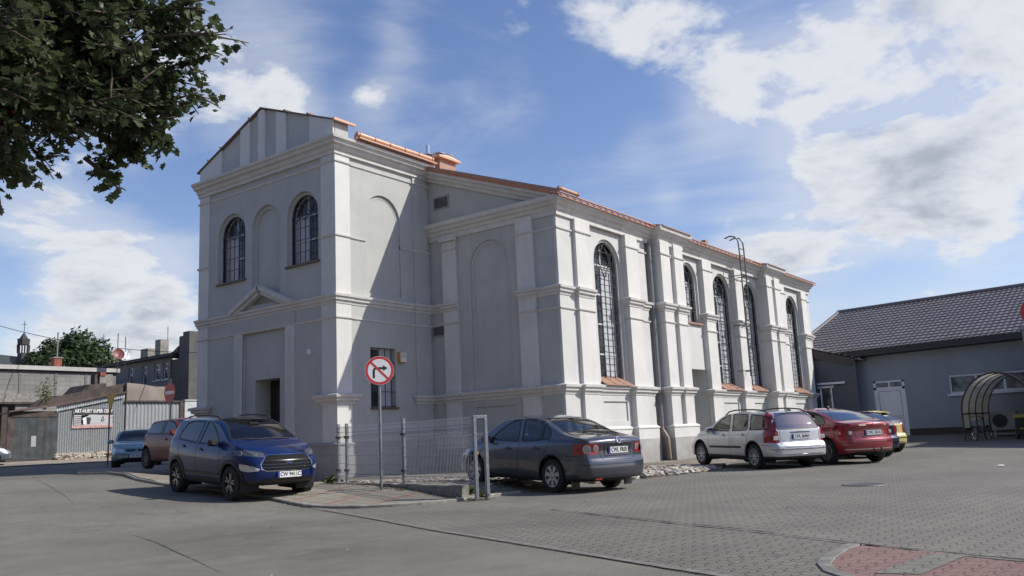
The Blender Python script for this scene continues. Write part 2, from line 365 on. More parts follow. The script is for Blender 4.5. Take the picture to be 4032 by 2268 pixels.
m_pave2 = paver_mat('grey_pavers_lower', (.170, .160, .136), (.150, .142, .121), (.05, .045, .04), 65, sx=.20, sy=.165, wob=.03, jw=.015)
m_red = paver_mat('red_pavers', (.235, .145, .125), (.20, .128, .112), (.055, .04, .035), 65, sx=.20, sy=.165, wob=.028, jw=.013)
m_kerb = mat('kerb_concrete', (.27, .255, .225), .9, noise=.22, nscale=6, bump=.4, bscale=90)
gpoly = [(-60, -60), (160, -60), (160, 160), (-60, 160)]
far = patch('ground', [(-400, -400), (1200, -400), (1200, 1200), (-400, 1200)], lambda x, y: -.35, m_dirt, cell=800)
# asphalt road, draped over the rise to the north
def grid_sheet(name, x0, x1, y0, y1, n, zf, mt, kind='structure'):
    mb = MB(); nx = int((x1-x0)/n); ny = int((y1-y0)/n)
    vs = [(x0+i*(x1-x0)/nx, y0+j*(y1-y0)/ny) for j in range(ny+1) for i in range(nx+1)]
    mb.add([(a, b, zf(a, b)) for a, b in vs], [(j*(nx+1)+i, j*(nx+1)+i+1, (j+1)*(nx+1)+i+1, (j+1)*(nx+1)+i) for j in range(ny) for i in range(nx)])
    o = mb.build(name, mt, fix=False); o['kind'] = kind; return o
grid_sheet('road', -50, 130, -45, 130, 1.0, zg, m_asph)
pav = [(10.86, 13.25), (9.32, 9.78), (8.28, 7.58), (7.69, 6.16), (7.15, 4.88), (6.34, 2.97), (4.6, -1), (-2, -16), (-12, -39), (120, -39), (120, 13), (60, 30), (49, 30), (48, 14.6), (20, 14.6), (13, 15.5)]
patch('paved_yard', pav, lambda x, y: zg(x, y)+.004, m_pave, cell=2.0, skirt=.02)
# lower paver field between the asphalt and the seam
seam = [(11.2, 8.0), (9.6, 4.8), (9.17, 3.85), (8.38, 2.47), (7.89, 1.41), (7.73, .99), (6.9, -1), (4, -8), (-8, -33), (-12, -38.5), (-1.9, -16), (4.66, -1), (6.40, 2.97), (7.2, 4.88), (7.74, 6.16), (8.33, 7.58), (9.37, 9.78), (9.9, 11)]
patch('lower_pavers', seam, lambda x, y: zg(x, y)+.008, m_pave2, cell=2.0, skirt=.02)
# dark jagged open joint between the two fields
m_joint = mat('open_joint', (.03, .027, .024), .95, noise=.4, nscale=20)
def ribbon(name, pts, w, zoff, mt, jit=0.0, kind='structure', seg=.12, taper=False, zf=None):
    mb = MB(); P = []
    for (a, b), (c, d) in zip(pts, pts[1:]):
        L = math.hypot(c-a, d-b); k = max(1, int(L/seg))
        P += [(a+(c-a)*i/k, b+(d-b)*i/k) for i in range(k)]
    P.append(pts[-1]); vs = []
    for i, p in enumerate(P):
        q = P[min(i+1, len(P)-1)]; o = P[max(i-1, 0)]; dx, dy = q[0]-o[0], q[1]-o[1]; L = math.hypot(dx, dy) or 1
        ww = w*(1+random.uniform(-jit, jit))/2; off = random.uniform(-jit, jit)*w*.6
        if taper: ww *= sin(pi*min(1, max(0.02, i/len(P))))
        nx, ny = -dy/L, dx/L
        for s_ in (-ww, ww):
            x, y = p[0]+nx*(s_+off), p[1]+ny*(s_+off); vs.append((x, y, (zf or zg)(x, y)+zoff))
    mb.add(vs, [(2*i, 2*i+2, 2*i+3, 2*i+1) for i in range(len(P)-1)])
    o = mb.build(name, mt, fix=False); o['kind'] = kind; return o
ribbon('open_seam', [(11.0, 7.6), (9.6, 4.8), (9.17, 3.85), (8.38, 2.47), (7.89, 1.41), (7.73, .99), (6.9, -1), (5.5, -4)], .04, .0225, m_joint, jit=.6)
m_edge = mat('edge_strip', (.17, .16, .14), .9, noise=.2, nscale=9)
ribbon('edging_strip', [(10.97, 13.25), (9.39, 9.78), (8.35, 7.58), (7.76, 6.16), (7.22, 4.88), (6.41, 2.97), (4.67, -1), (2.07, -7)], .10, .012, m_edge, jit=.1)
# red paver corner with a kerb
m_red_poly = [(8.36, 2.30), (8.0, 2.36), (7.5, 2.33), (7.12, 2.26), (6.78, 2.10), (6.55, 1.9), (5.6, .2), (4.0, -3), (5.9, -3), (7.64, .99), (7.81, 1.38)]
patch('red_paver_corner', m_red_poly, lambda x, y: .014, m_red, cell=2, skirt=.02)
stripe = [(7.83, 1.68), (6.77, 1.84), (6.85, 1.53), (7.86, 1.40), (7.9, 1.47)]
m_grs = paver_mat('grey_stripe_pavers', (.19, .185, .155), (.17, .165, .14), (.055, .05, .044), 65, sx=.20, sy=.165, wob=.028, jw=.013)
# kerb around the corner
ribbon2 = [(8.36, 2.40), (8.0, 2.42), (7.5, 2.38), (7.12, 2.31), (6.80, 2.16), (6.52, 1.92), (5.6, .25), (4.0, -3)]
def wallstrip(name, pts, w, h, mt, zf=zg, kind='structure', seg=.25, sunk=.1, jit=0):
    mb = MB(); P = []
    for (a, b), (c, d) in zip(pts, pts[1:]):
        L = math.hypot(c-a, d-b); k = max(1, int(L/seg)); P += [(a+(c-a)*i/k, b+(d-b)*i/k) for i in range(k)]
    P.append(pts[-1]); sec = []
    for i, p in enumerate(P):
        q = P[min(i+1, len(P)-1)]; o = P[max(i-1, 0)]; dx, dy = q[0]-o[0], q[1]-o[1]; L = math.hypot(dx, dy) or 1
        nx, ny = -dy/L, dx/L; z = zf(*p); j = random.uniform(-jit, jit)
        sec.append([(p[0]-nx*w/2, p[1]-ny*w/2, z-sunk), (p[0]-nx*w/2, p[1]-ny*w/2, z+h-.015+j), (p[0]-nx*(w/2-.015), p[1]-ny*(w/2-.015), z+h+j),
                    (p[0]+nx*(w/2-.015), p[1]+ny*(w/2-.015), z+h+j), (p[0]+nx*w/2, p[1]+ny*w/2, z+h-.015+j), (p[0]+nx*w/2, p[1]+ny*w/2, z-sunk)])
    n = 6
    mb.add([v for s_ in sec for v in s_], [(i*n+k, i*n+k+1, (i+1)*n+k+1, (i+1)*n+k) for i in range(len(sec)-1) for k in range(n-1)]+[tuple(range(n)), tuple(range((len(sec)-1)*n, len(sec)*n))[::-1]])
    o = mb.build(name, mt); 
    if kind: o['kind'] = kind
    return o
wallstrip('corner_kerb', ribbon2, .13, .022, mat('old_kerb', (.19, .185, .165), .9, noise=.25, nscale=7, bump=.4, bscale=90))
patch('grey_stripe', stripe, lambda x, y: .0185, m_grs, cell=3)
# pavement in front of the tower, with a kerb
KERB = [(14.1, 10.52), (13.3, 10.62), (12.84, 10.64), (12.21, 10.60), (11.6, 10.86), (11.21, 11.17), (10.87, 11.6), (10.74, 12.13), (10.72, 12.9), (10.95, 13.8), (11.3, 15.0), (11.55, 16.5), (11.62, 19.07), (12.0, 21), (12.65, 22.7), (12.95, 24.6), (13.0, 26), (13.6, 27), (15, 27.6), (22, 34)]
def kd(x, y):
    return min(math.dist((x, y), (a[0]+(b[0]-a[0])*t/4, a[1]+(b[1]-a[1])*t/4)) for a, b in zip(KERB[:-1], KERB[1:]) for t in range(5))
def zs(x, y):
    base = zg(x, y)
    bump = .055+.13*sstep(0, 2.2, kd(x, y))*(1-.55*sstep(15.5, 18.5, y)) if y < 27 else .055
    return max(base+.055, min(base+bump, .25) if y < 20 else base+.08)
side_poly = KERB[:-1]+[(17.7, 27.9), (17.7, 19.7), (15.9, 17.7), (14.0, 15.6), (13.1, 12.7), (12.45, 10.85)]
def slab_mat():
    m = paver_mat('pavement_slabs', (.265, .24, .19), (.235, .215, .172), (.11, .10, .085), 12, sx=.35, sy=.35, wob=0, tone=.08, jw=.020, off=.0)
    nt = m.node_tree; p = nt.nodes['Principled BSDF']; src = p.inputs['Base Color'].links[0].from_socket
    t = N(nt, 'ShaderNodeTexCoord').outputs['Object']
    mp = N(nt, 'ShaderNodeMapping'); mp.inputs[2].default_value = (0, 0, rad(-12+0)); nt.links.new(t, mp.inputs[0])
    s = N(nt, 'ShaderNodeSeparateXYZ'); nt.links.new(mp.outputs[0], s.inputs[0])
    pm = mth(nt, 'PINGPONG', mth(nt, 'ADD', s.outputs[1], .35), 0.52)
    n = N(nt, 'ShaderNodeTexNoise'); n.inputs['Scale'].default_value = 12; nt.links.new(t, n.inputs['Vector'])
    f = mth(nt, 'MULTIPLY', mrange(nt, mth(nt, 'ADD', pm, mth(nt, 'MULTIPLY', mth(nt, 'SUBTRACT', n.outputs[0], .5), .04)), .05, .065, 1, 0), .8)
    nt.links.new(mixc(nt, f, src, (.26, .13, .10)), p.inputs['Base Color']); return m
patch('pavement', side_poly, zs, slab_mat(), cell=.5, skirt=.25)
wallstrip('kerb', KERB, .14, .06, m_kerb)
# tarred joint lines in the road
m_crack = mat('crack', (.06, .058, .052), .95)
def gp(x, y, z=0.0):
    d = px(x, y); t = (z-CAM_H)/d.z; return (d.x*t, d.y*t)
ribbon('road_crack', [gp(105, 1975), gp(170, 1994), gp(240, 2015), gp(300, 2040)], .014, .004, m_crack, jit=.8, taper=True)
ribbon('road_crack', [gp(470, 2090), gp(560, 2118), gp(620, 2138), gp(700, 2176), gp(900, 2268)], .016, .004, m_crack, jit=.8, taper=True)
# worn earth strip along the shed
ribbon('dirt_verge', [(5, 41.2), (12, 41.4), (20, 41.2), (34, 41.0), (45, 41.0)], 3.6, .03, m_dirt, jit=.06, seg=.6)
# earth around the hall foot
SOIL = [(14.1, 10.58), (15.0, 10.6), (16.4, 10.62), (17.99, 10.35), (19.03, 9.95), (19.75, 9.66), (21.2, 9.60), (22.4, 9.75), (24.5, 10.6), (28, 11.6), (33, 12.4), (44, 12.9), (46.3, 13.2), (46.3, 14.6), (22.1, 14.6), (22.1, 20.0), (17.8, 20.0), (14.6, 15.9), (13.65, 13.9), (13.1, 12.65), (12.5, 10.72)]
def zsoil(x, y):
    e = min(max(0, y-9.5), max(0, 46.4-x), 6)
    n = .02*sin(x*3.1+y*1.7)+.015*sin(x*7.3-y*5.1)
    z = .02+.13*sstep(0, 1.7, y-9.7 if x > 17 else (y-10.6))*(1-.75*sstep(18, 25, x))
    if x < 16.5: z += .10*sstep(16.5, 13.4, x)*sstep(10.8, 12.3, y)
    if x > 26: z = .012+.05*sstep(11.8, 13.5, y)
    return z*(1.0)+max(0, n)*.6*sstep(10, 11.2, y)
def soil_mat():
    m = ground_mat('rubble_soil', (.19, .165, .13), (.09, .075, .055), (.34, .30, .25), gscale=14, big=.3)
    return m
m_soil = soil_mat()
patch('soil', SOIL, zsoil, m_soil, cell=.35, skirt=.1)
# manhole
mb = MB(); mb.lathe([(0.0, .012), (.30, .012), (.31, .018), (.37, .018), (.38, .002)], (16.08, 4.36, 0), n=28)
mb.v = [(x, y, z) for x, y, z in mb.v]
tag(mb.build('manhole_cover', mat('cast_iron', (.11, .105, .095), .6, metal=.4, noise=.3, nscale=20)), 'round iron manhole cover sunk in the grey pavers', 'manhole cover')
# ---------------------------------------------------------------- the synagogue hall
XA, YA, YL, XB, YB, XE, YN = 17.62, 19.81, 27.08, 21.97, 14.42, 46.5, 32.5
YM = 23.47                                                # gable axis
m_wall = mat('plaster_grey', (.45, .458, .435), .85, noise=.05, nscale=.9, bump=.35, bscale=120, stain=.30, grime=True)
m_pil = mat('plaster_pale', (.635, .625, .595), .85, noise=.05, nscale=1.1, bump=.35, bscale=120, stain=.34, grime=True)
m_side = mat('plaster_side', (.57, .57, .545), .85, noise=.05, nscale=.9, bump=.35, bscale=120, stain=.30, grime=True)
m_trim = mat('plaster_trim', (.58, .565, .54), .85, noise=.07, nscale=3, bump=.25, bscale=120, stain=.3, grime=True)
m_plin = mat('plinth_grey', (.33, .32, .315), .9, noise=.10, nscale=1.6, bump=.35, bscale=110, stain=.3, grime=True)
m_plin2 = mat('plinth_pale', (.40, .39, .375), .9, noise=.10, nscale=1.6, bump=.35, bscale=110, stain=.3, grime=True)
m_cop = mat('copper_orange', (.33, .185, .13), .55, metal=.0, noise=.10, nscale=7, spec=.6)
m_cop2 = mat('copper_bright', (.56, .33, .22), .4, metal=.2, noise=.06, nscale=9, spec=.6)
m_iron = mat('dark_iron', (.05, .052, .055), .5, metal=.3)
m_pvc = mat('white_frame', (.50, .51, .53), .4)
m_pane = mat('dark_pane', (.045, .047, .05), .16, spec=.45, noise=.6, nscale=.9, bump=.25, bscale=1.6)
m_sill = mat('brown_sill', (.12, .075, .06), .5)
syn = thing('synagogue', 'pale grey plastered hall with a gabled entrance tower and tall arched windows', 'building', (XA, YA, 0))
class Fac:
    def __init__(s, O, U, Nn): s.O, s.U, s.N = Vector(O), Vector(U), Vector(Nn)
    def p(s, u, v, d=0): return s.O+s.U*u+Vector((0, 0, v))+s.N*d
FT = Fac((XA, 0, 0), (0, 1, 0), (-1, 0, 0))      # tower front, u = y
FS = Fac((0, YA, 0), (1, 0, 0), (0, -1, 0))      # tower side, u = x
FG = Fac((XB, 0, 0), (0, 1, 0), (-1, 0, 0))      # hall gable wall, u = y
FH = Fac((0, YB+.08, 0), (1, 0, 0), (0, -1, 0))  # hall long side, u = x
def arch(u0, u1, v0, v1, n=18):
    r = (u1-u0)/2; c = (u0+u1)/2; s = v1-r
    return [(u0, v0), (u1, v0)]+[(c+r*cos(pi*k/n), s+r*sin(pi*k/n)) for k in range(n+1)]
def rect(u0, u1, v0, v1): return [(u0, v0), (u1, v0), (u1, v1), (u0, v1)]
def facade(mb, F, outer, holes, m=0, d=0):
    bm = bmesh.new(); es = []
    for lp in [outer]+holes:
        vs = [bm.verts.new((u, v, 0)) for u, v in lp]
        es += [bm.edges.new((vs[i], vs[(i+1) % len(vs)])) for i in range(len(vs))]
    bmesh.ops.triangle_fill(bm, use_beauty=True, use_dissolve=False, edges=es); bm.verts.index_update()
    mb.add([F.p(v.co.x, v.co.y, d) for v in bm.verts], [[v.index for v in f.verts] for f in bm.faces], m); bm.free()
def band(mb, F, A, da, B, db, m=0):
    n = len(A); mb.add([F.p(u, v, da) for u, v in A]+[F.p(u, v, db) for u, v in B], [(i, (i+1) % n, n+(i+1) % n, n+i) for i in range(n)], m)
def inset(lp, e, eb=None):     # arch or rect loops shrink about their own frame
    us = [p[0] for p in lp]; vs = [p[1] for p in lp]; u0, u1, v0, v1 = min(us), max(us), min(vs), max(vs); eb = e if eb is None else eb
    return arch(u0+e, u1-e, v0+eb, v1-e, (len(lp)-3)) if len(lp) > 4 else rect(u0+e, u1-e, v0+eb, v1-e)
def recess(mb, F, lp, steps, back=True, m=0, mback=None):
    """steps: (depth, inset at that depth)"""
    d = 0; cur = lp
    for dep, ins in steps:
        band(mb, F, cur, d, cur, -dep, m); d = -dep
        if ins: nx = inset(cur, ins[0], ins[1]); band(mb, F, cur, d, nx, d, m); cur = nx
    if back: mb.add([F.p(u, v, d) for u, v in cur], [tuple(range(len(cur)))], m if mback is None else mback)
    return cur, d
# --- tower front
mb = MB()
gab = [(YA, 11.42), (YA, 0), (YL, 0), (YL, 11.30), (YM, 12.78)]
wl = arch(24.41, 25.97, 6.9, 9.36); wr = arch(20.62, 22.16, 6.94, 9.36); nf = arch(22.53, 24.04, 5.9, 9.30)
por = rect(22.25, 24.51, .0, 5.04); 
facade(mb, FT, gab, [wl, wr, nf, por])
wl_i, dw = recess(mb, FT, wl, [(.10, (.10, 0.0)), (.16, None)], back=False)
wr_i, _ = recess(mb, FT, wr, [(.10, (.10, 0.0)), (.16, None)], back=False)
recess(mb, FT, nf, [(.10, (.14, .0)), (.16, None)])
# portal recess with the deep doorway
band(mb, FT, por, 0, por, -.10)
door = rect(22.66, 23.95, 0.0, 3.39)
facade(mb, FT, por, [door], d=-.10); band(mb, FT, door, -.10, door, -.75)
# --- tower side
ns = arch(18.87, 20.5, 5.92, 9.30); ws = rect(19.02, 20.14, 2.26, 4.17)
facade(mb, FS, [(XA, 0), (XB, 0), (XB, 10.6), (XA, 10.6)], [ns, ws])
recess(mb, FS, ns, [(.07, (.12, .05)), (.08, None)])
ws_i, dws = recess(mb, FS, ws, [(.20, None)], back=False)
# remaining walls of the tower
def wquad(*pts): mb.add(pts, [tuple(range(len(pts)))])
wquad((XA, YL, 0), (XB, YL, 0), (XB, YL, 10.6), (XA, YL, 10.6))
# parapet returns and back of the gable
for y0, y1 in ((YA, YA+.001),):
    wquad((XA, YA, 10.6), (XA+.58, YA, 10.6), (XA+.58, YA, 11.42), (XA, YA, 11.42))
wquad((XA, YL, 10.6), (XA+.58, YL, 10.6), (XA+.58, YL, 11.3), (XA, YL, 11.3))
mb.add([(XA+.58, a, b) for a, b in [(YA, 10.4), (YL, 10.4), (YL, 11.30), (YM, 12.78), (YA, 11.42)]], [tuple(range(5))])
# --- hall gable wall
ng = arch(16.33, 18.0, 2.70, 7.68); pg = rect(16.33, 17.96, 1.45, 2.15)
facade(mb, FG, [(YB, 0), (YN, 0), (YN, 8.5), (YM, 11.9), (YA+.4, 10.75), (YB, 8.5)], [ng, pg])
recess(mb, FG, ng, [(.05, (.13, .04)), (.07, None)]); recess(mb, FG, pg, [(.05, None)])
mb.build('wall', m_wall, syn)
# --- hall long side
mb = MB()
W = [(24.28, 26.05, 2.72, 7.72), (30.9, 32.42, 5.32, 7.80), (33.95, 35.9, 2.72, 7.75), (37.35, 39.15, 2.72, 7.78), (42.95, 44.8, 2.72, 7.70)]
wloops = [arch(*w) for w in W]
panels = [rect(24.36, 25.93, 1.50, 2.15), rect(34.15, 35.75, 1.50, 2.15), rect(37.55, 39.0, 1.50, 2.15), rect(43.1, 44.6, 1.50, 2.15)]
dh = rect(30.6, 32.62, -.2, 3.46)
dh[0] = (30.6, 0.0); dh[1] = (32.62, 0.0)
facade(mb, FH, [(XB, -.2), (XE, -.2), (XE, 8.5), (XB, 8.5)], wloops+panels+[dh])
for lp in panels: recess(mb, FH, lp, [(.05, None)])
band(mb, FH, dh, 0, dh, -1.3)
wins = [recess(mb, FH, lp, [(.08, (.09, 0.0)), (.20, None)], back=False) for lp in wloops]
wquad((XE, YB+.08, -.2), (XE, YN, -.2), (XE, YN, 8.5), (XE, YM, 12.0), (XE, YB+.08, 8.5))
wquad((XB, YN, -.2), (XE, YN, -.2), (XE, YN, 8.5), (XB, YN, 8.5))
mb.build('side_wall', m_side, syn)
# --- doors
mb = MB()
mb.box(XA+.72, 22.62, 0.0, XA+.80, 24.0, 3.42); 
for y in (22.8, 23.36):
    for z in (.3, 1.3, 2.3): mb.box(XA+.69, y, z, XA+.725, y+.46, z+.85)
mb.build('door', mat('dark_door', (.022, .018, .018), .5), syn)
mb = MB(); mb.box(30.6, YB+1.34, 0, 32.62, YB+1.42, 3.5)
for x in (30.75, 31.68):
    for z in (.3, 1.5): mb.box(x, YB+1.30, z, x+.8, YB+1.345, z+1.0)
mb.build('door', mat('grey_door', (.16, .165, .17), .5), syn)
# --- windows: frame, panes, iron grille, sill
def win(F, lp, dep, bars, rails, star=False, lead=0.0, sill='sheet', gd=.04, open_=None):
    us = [p[0] for p in lp]; vs = [p[1] for p in lp]; u0, u1, v0, v1 = min(us), max(us), min(vs), max(vs); r = (u1-u0)/2; c = (u0+u1)/2
    archy = len(lp) > 4; sp = v1-r if archy else v1
    def top(u): return sp+sqrt(max(0, r*r-(u-c)**2)) if archy else v1
    mb = MB(); e = .05; di = -dep
    inn = inset(lp, e, e); band(mb, F, lp, di, lp, di-.06); band(mb, F, lp, di, inn, di); band(mb, F, inn, di, inn, di-.05)
    def fbar(ua, ub, va, vb, d0=di+.004, d1=di-.05): 
        A = rect(ua, ub, va, vb); mb.add([F.p(u, v, d0) for u, v in A]+[F.p(u, v, d1) for u, v in A], [(0, 1, 2, 3), (7, 6, 5, 4), (0, 4, 5, 1), (1, 5, 6, 2), (2, 6, 7, 3), (3, 7, 4, 0)])
    H = sp-v0
    fbar(c-.03, c+.03, v0+.05, top(c)-.05)
    nr = 3 if H > 3 else 1
    zs_ = [v0+H*(k+1)/(nr+1) for k in range(nr)]+([sp] if archy else [])
    for z in zs_: fbar(u0+.05, u1-.05, z-.03, z+.03, di+.008)
    # second sash bars
    fbar(c+.03, u1-.05, v0+.05, sp-.05, di-.012, di-.028)
    fr = mb.build('window_frame', m_pvc, syn)
    mb = MB(); A = lp; mb.add([F.p(u, v, di-.03) for u, v in A], [tuple(range(len(A)))]); mb.build('window_pane', m_pane, fr_fix(fr))
    mb = MB(); g = gd-dep if gd < 0 else -gd
    g = -dep+.12
    n = bars; t = .022
    for k in range(n):
        u = u0+(u1-u0)*(k+.5)/n; vt = top(u)-.02
        if star and abs(u-c) < r*.78: vt = sp-r*.35
        mb.add(*obx(F, u-t/2, u+t/2, v0, vt, g, t))
    vtop = sp-(r*.35 if star else 0)
    k = max(2, int(round((vtop-v0)/rails)))
    for i in range(k+1):
        z = v0+.03+(vtop-v0-.03)*i/k; mb.add(*obx(F, u0, u1, z-t/2, z+t/2, g+t, t*.8))
    if archy:  # outer arch bar
        q = [(c+(r-.03)*cos(pi*i/16), sp+(r-.03)*sin(pi*i/16)) for i in range(17)]
        mb.tube([F.p(u, v, g) for u, v in q], .016, 5)
        mb.add(*obx(F, u0+.02, u0+.045, v0, sp, g, t)); mb.add(*obx(F, u1-.045, u1-.02, v0, sp, g, t))
    if star:
        cc = sp+r*.18; R_ = r*.78
        for a0 in (90, -90):
            tri = [(c+R_*cos(rad(a0+120*i)), cc+R_*sin(rad(a0+120*i))) for i in range(3)]
            for i in range(3): mb.tube([F.p(*tri[i], g+.02), F.p(*tri[(i+1) % 3], g+.02)], .017, 5)
        mb.tube([F.p(c, cc+R_, g), F.p(c, top(c), g)], .014, 5)
        for sg in (-1, 1): mb.tube([F.p(c+sg*R_*.87, cc, g), F.p(c+sg*r*.97, cc, g)], .014, 5)
    elif archy:   # ornament of crossing bars in the arch
        for sg in (-1, 1):
            q = [(c+sg*r*(.05+.75*sin(pi*i/20)), sp-.15+(r+.05)*i/10) for i in range(9)]
            mb.tube([F.p(u, min(v, top(u)-.03), g+.02) for u, v in q], .015, 5)
        mb.tube([F.p(u0+.3*r, sp-.2, g+.01), F.p(c+.3*r, sp+.75*r, g+.01)], .014, 5); mb.tube([F.p(u1-.3*r, sp-.2, g+.01), F.p(c-.3*r, sp+.75*r, g+.01)], .014, 5)
    mb.build('window_grille', m_iron, fr_fix(fr))
    return fr
def fr_fix(fr): return fr
def obx(F, u0, u1, v0, v1, d, t):
    vs = [F.p(u, v, dd) for dd in (d, d+t) for u, v in rect(u0, u1, v0, v1)]
    return vs, [(3, 2, 1, 0), (4, 5, 6, 7), (0, 1, 5, 4), (1, 2, 6, 5), (2, 3, 7, 6), (3, 0, 4, 7)]
_link = link
def link(o, parent=None, local=False):      # sub-parts hang on a part that already carries the offset of its thing
    if parent is not None and parent.type == 'MESH' and not local and parent.parent is not None:
        COL.objects.link(o); o.parent = parent; return o
    return _link(o, parent, local)
for lp in (wl_i, wr_i):
    fr = win(FT, lp, .26, 5, .42)
    us = [p[0] for p in lp]; v0 = min(p[1] for p in lp)
    mb = MB(); mb.add(*obx(FT, min(us)-.16, max(us)+.14, v0-.05, v0+.012, -.25, .33)); mb.build('window_sill', m_sill, fr)
fr = win(FS, ws_i, .20, 4, .45); mb = MB(); mb.add(*obx(FS, 18.99, 20.2, 2.20, 2.262, -.19, .27)); mb.build('window_sill', m_sill, fr)
for i, (lp, d) in enumerate(wins):
    fr = win(FH, lp, .28, 5 if i != 1 else 5, .44, star=True)
    us = [p[0] for p in lp]; v0 = min(p[1] for p in lp); a, b = min(us)-.09, max(us)+.09
    mb = MB()
    if i == 1: mb.add(*obx(FH, a-.06, b+.06, v0-.06, v0+.01, -.26, .36))
    else:
        mb.prism([FH.p(a, v0+.24, -.24), FH.p(a, v0+.27, -.24), FH.p(a, v0-.02, .22), FH.p(a, v0-.06, .22), FH.p(a, v0-.06, .19)], (b-a, 0, 0))
        for k in range(1, 3): u = a+(b-a)*k/3; mb.prism([FH.p(u, v0+.27, -.23), FH.p(u, v0+.285, -.23), FH.p(u, v0-.005, .22), FH.p(u, v0-.02, .22)], (.02, 0, 0))
    mb.build('window_sill', m_cop, fr)
# --- pilasters
def pil(F, u0, u1, d, v0, v1, mt=None, inner=0.0, name='pilaster', back=0):
    mb = MB(); mb.add(*obx(F, u0, u1, v0, v1, -.02-back, d+.02+back)); 
    return mb.build(name, mt or m_pil, syn, bevel=.008)
PW = .05
pil(FT, YA, 20.44, PW, 0, 10.5); pil(FT, 26.49, YL, PW, 0, 10.5)
pil(FS, XA-PW, 18.19, PW, 0, 10.5); pil(FS, 21.12, XB-.11, PW, 0, 10.5, m_wall)
# fluted door pilasters
for a, b in ((21.79, 22.25), (24.51, 24.95)):
    mb = MB(); mb.add(*obx(FT, a, b, 0, 5.04, -.02, .045)); w = (b-a)/9
    for k in range(1, 9, 2): mb.add(*obx(FT, a+w*k, a+w*(k+1), .4, 4.9, .0, .045))
    mb.build('fluted_pilaster', m_pil, syn)
pil(FT, 21.77, 24.97, .04, 5.04, 5.48, m_wall, name='architrave')
# gable field strips
for a, b, t in ((26.5, YL, 11.52), (25.77, 26.5, 11.78), (24.14, 24.66, 12.40), (23.28, 23.66, 12.62), (22.15, 22.68, 12.20), (YA, 20.96, 11.42)):
    zb = 10.70
    mb = MB(); sl = lambda y: 12.76-abs(y-YM)*(.405 if y > YM else .372)
    A = [(a, zb), (b, zb), (b, sl(b)), (a, sl(a))]
    if a < YM < b: A = [(a, zb), (b, zb), (b, sl(b)), (YM, sl(YM)), (a, sl(a))]
    mb.prism([FT.p(u, v, -.02) for u, v in A], FT.N*.085); mb.build('gable_strip', m_pil, syn)
# hall gable wall
g1 = pil(FG, 18.55, 19.17, .10, 0, 8.15); g2 = pil(FG, 15.31, 15.97, .10, 0, 8.15)
# hall side: (u0, u1, d, top)
HS = [(XB-.0, 22.80, .08), (22.88, 23.80, .18), (26.18, 27.06, .18), (27.06, 27.80, .08)]
pil(FH, XB-.006, 22.88, .08, 0, 8.05, m_side); pil(FH, 22.88, 23.80, .21, 0, 8.05)
pil(FH, 26.18, 27.06, .21, 0, 8.05); pil(FH, 27.06, 27.82, .08, 0, 8.05, m_side)
pil(FH, 28.30, 30.30, .36, 0, 8.14, m_side, name='buttress'); pil(FH, 28.292, 29.04, .50, 0, 8.15); pil(FH, 29.42, 30.18, .50, 0, 8.15)
pil(FH, 32.62, 33.52, .21, 0, 8.05); pil(FH, 36.0, 36.88, .21, 0, 8.05)
pil(FH, 39.15, 41.05, .36, 0, 8.14, m_side, name='buttress'); pil(FH, 39.142, 39.85, .50, 0, 8.15); pil(FH, 40.22, 40.95, .50, 0, 8.15)
pil(FH, 41.65, 42.4, .21, 0, 8.05); pil(FH, 44.95, 45.75, .21, 0, 8.05); pil(FH, 45.75, XE, .08, 0, 8.05, m_side)
# --- swept courses
def sweep(name, path, prof, mt, parent=syn, close=False):
    """path: plan polyline, the outer side on its right hand; prof: (out, z) list"""
    P = [Vector((a, b)) for a, b in path]; n = len(P); off = []
    for i in range(n):
        d0 = (P[i]-P[i-1]).normalized() if i > 0 else (P[1]-P[0]).normalized()
        d1 = (P[i+1]-P[i]).normalized() if i < n-1 else d0
        n0, n1 = Vector((d0.y, -d0.x)), Vector((d1.y, -d1.x)); b = n0+n1
        b = b/max(.2, b.length_squared)*2 if b.length > 1e-4 else n0
        off.append(b)
    mb = MB(); k = len(prof)
    for i in range(n):
        for o, z in prof: q = P[i]+off[i]*o; mb.v.append((q.x, q.y, z))
    for i in range(n-1):
        for j in range(k): mb.f.append((i*k+j, i*k+(j+1) % k, (i+1)*k+(j+1) % k, (i+1)*k+j)); mb.m.append(0)
    mb.f.append(tuple(range(k))[::-1]); mb.f.append(tuple(range((n-1)*k, n*k))); mb.m += [0, 0]
    return mb.build(name, mt, parent)
def steps(F, u0, u1, jogs, base=0.0):
    """polyline along a facade from u0 to u1 (either sense) stepping out at the pilasters"""
    sg = 1 if u1 > u0 else -1; js = sorted(jogs, key=lambda j: sg*j[0]); pts = [(u0, base)]; cur = base
    for a, b, d in js:
        lo, hi = (min(a, b), max(a, b)) if sg > 0 else (max(a, b), min(a, b))
        if sg*lo < sg*u0+1e-6: pts[-1] = (u0, d) if len(pts) == 1 else pts[-1]
        else:
            if abs(cur-base) > 1e-6 or True:
                if abs(pts[-1][0]-lo) < 1e-4: pts.append((lo, d))
                else:
                    pts += [(lo, base), (lo, d)]
        if len(pts) == 1 or pts[-1][1] != d: pts.append((lo, d))
        pts.append((hi, d)); cur = d
        nxt = [j for j in js if abs((j[0] if sg > 0 else j[1])-hi) < 1e-4]
        if not nxt and sg*hi < sg*u1-1e-6: pts.append((hi, base)); cur = base
    if sg*pts[-1][0] < sg*u1-1e-6: pts.append((u1, cur if cur == base else base))
    out = []
    for u, d in pts:
        q = F.p(u, 0, d); t = (round(q.x, 4), round(q.y, 4))
        if not out or math.dist(out[-1], t) > 1e-4: out.append(t)
    return out
E1 = .012
pA = steps(FT, YL+PW, YA, [(YL+PW, 26.49, PW), (20.44, YA-PW, PW)])
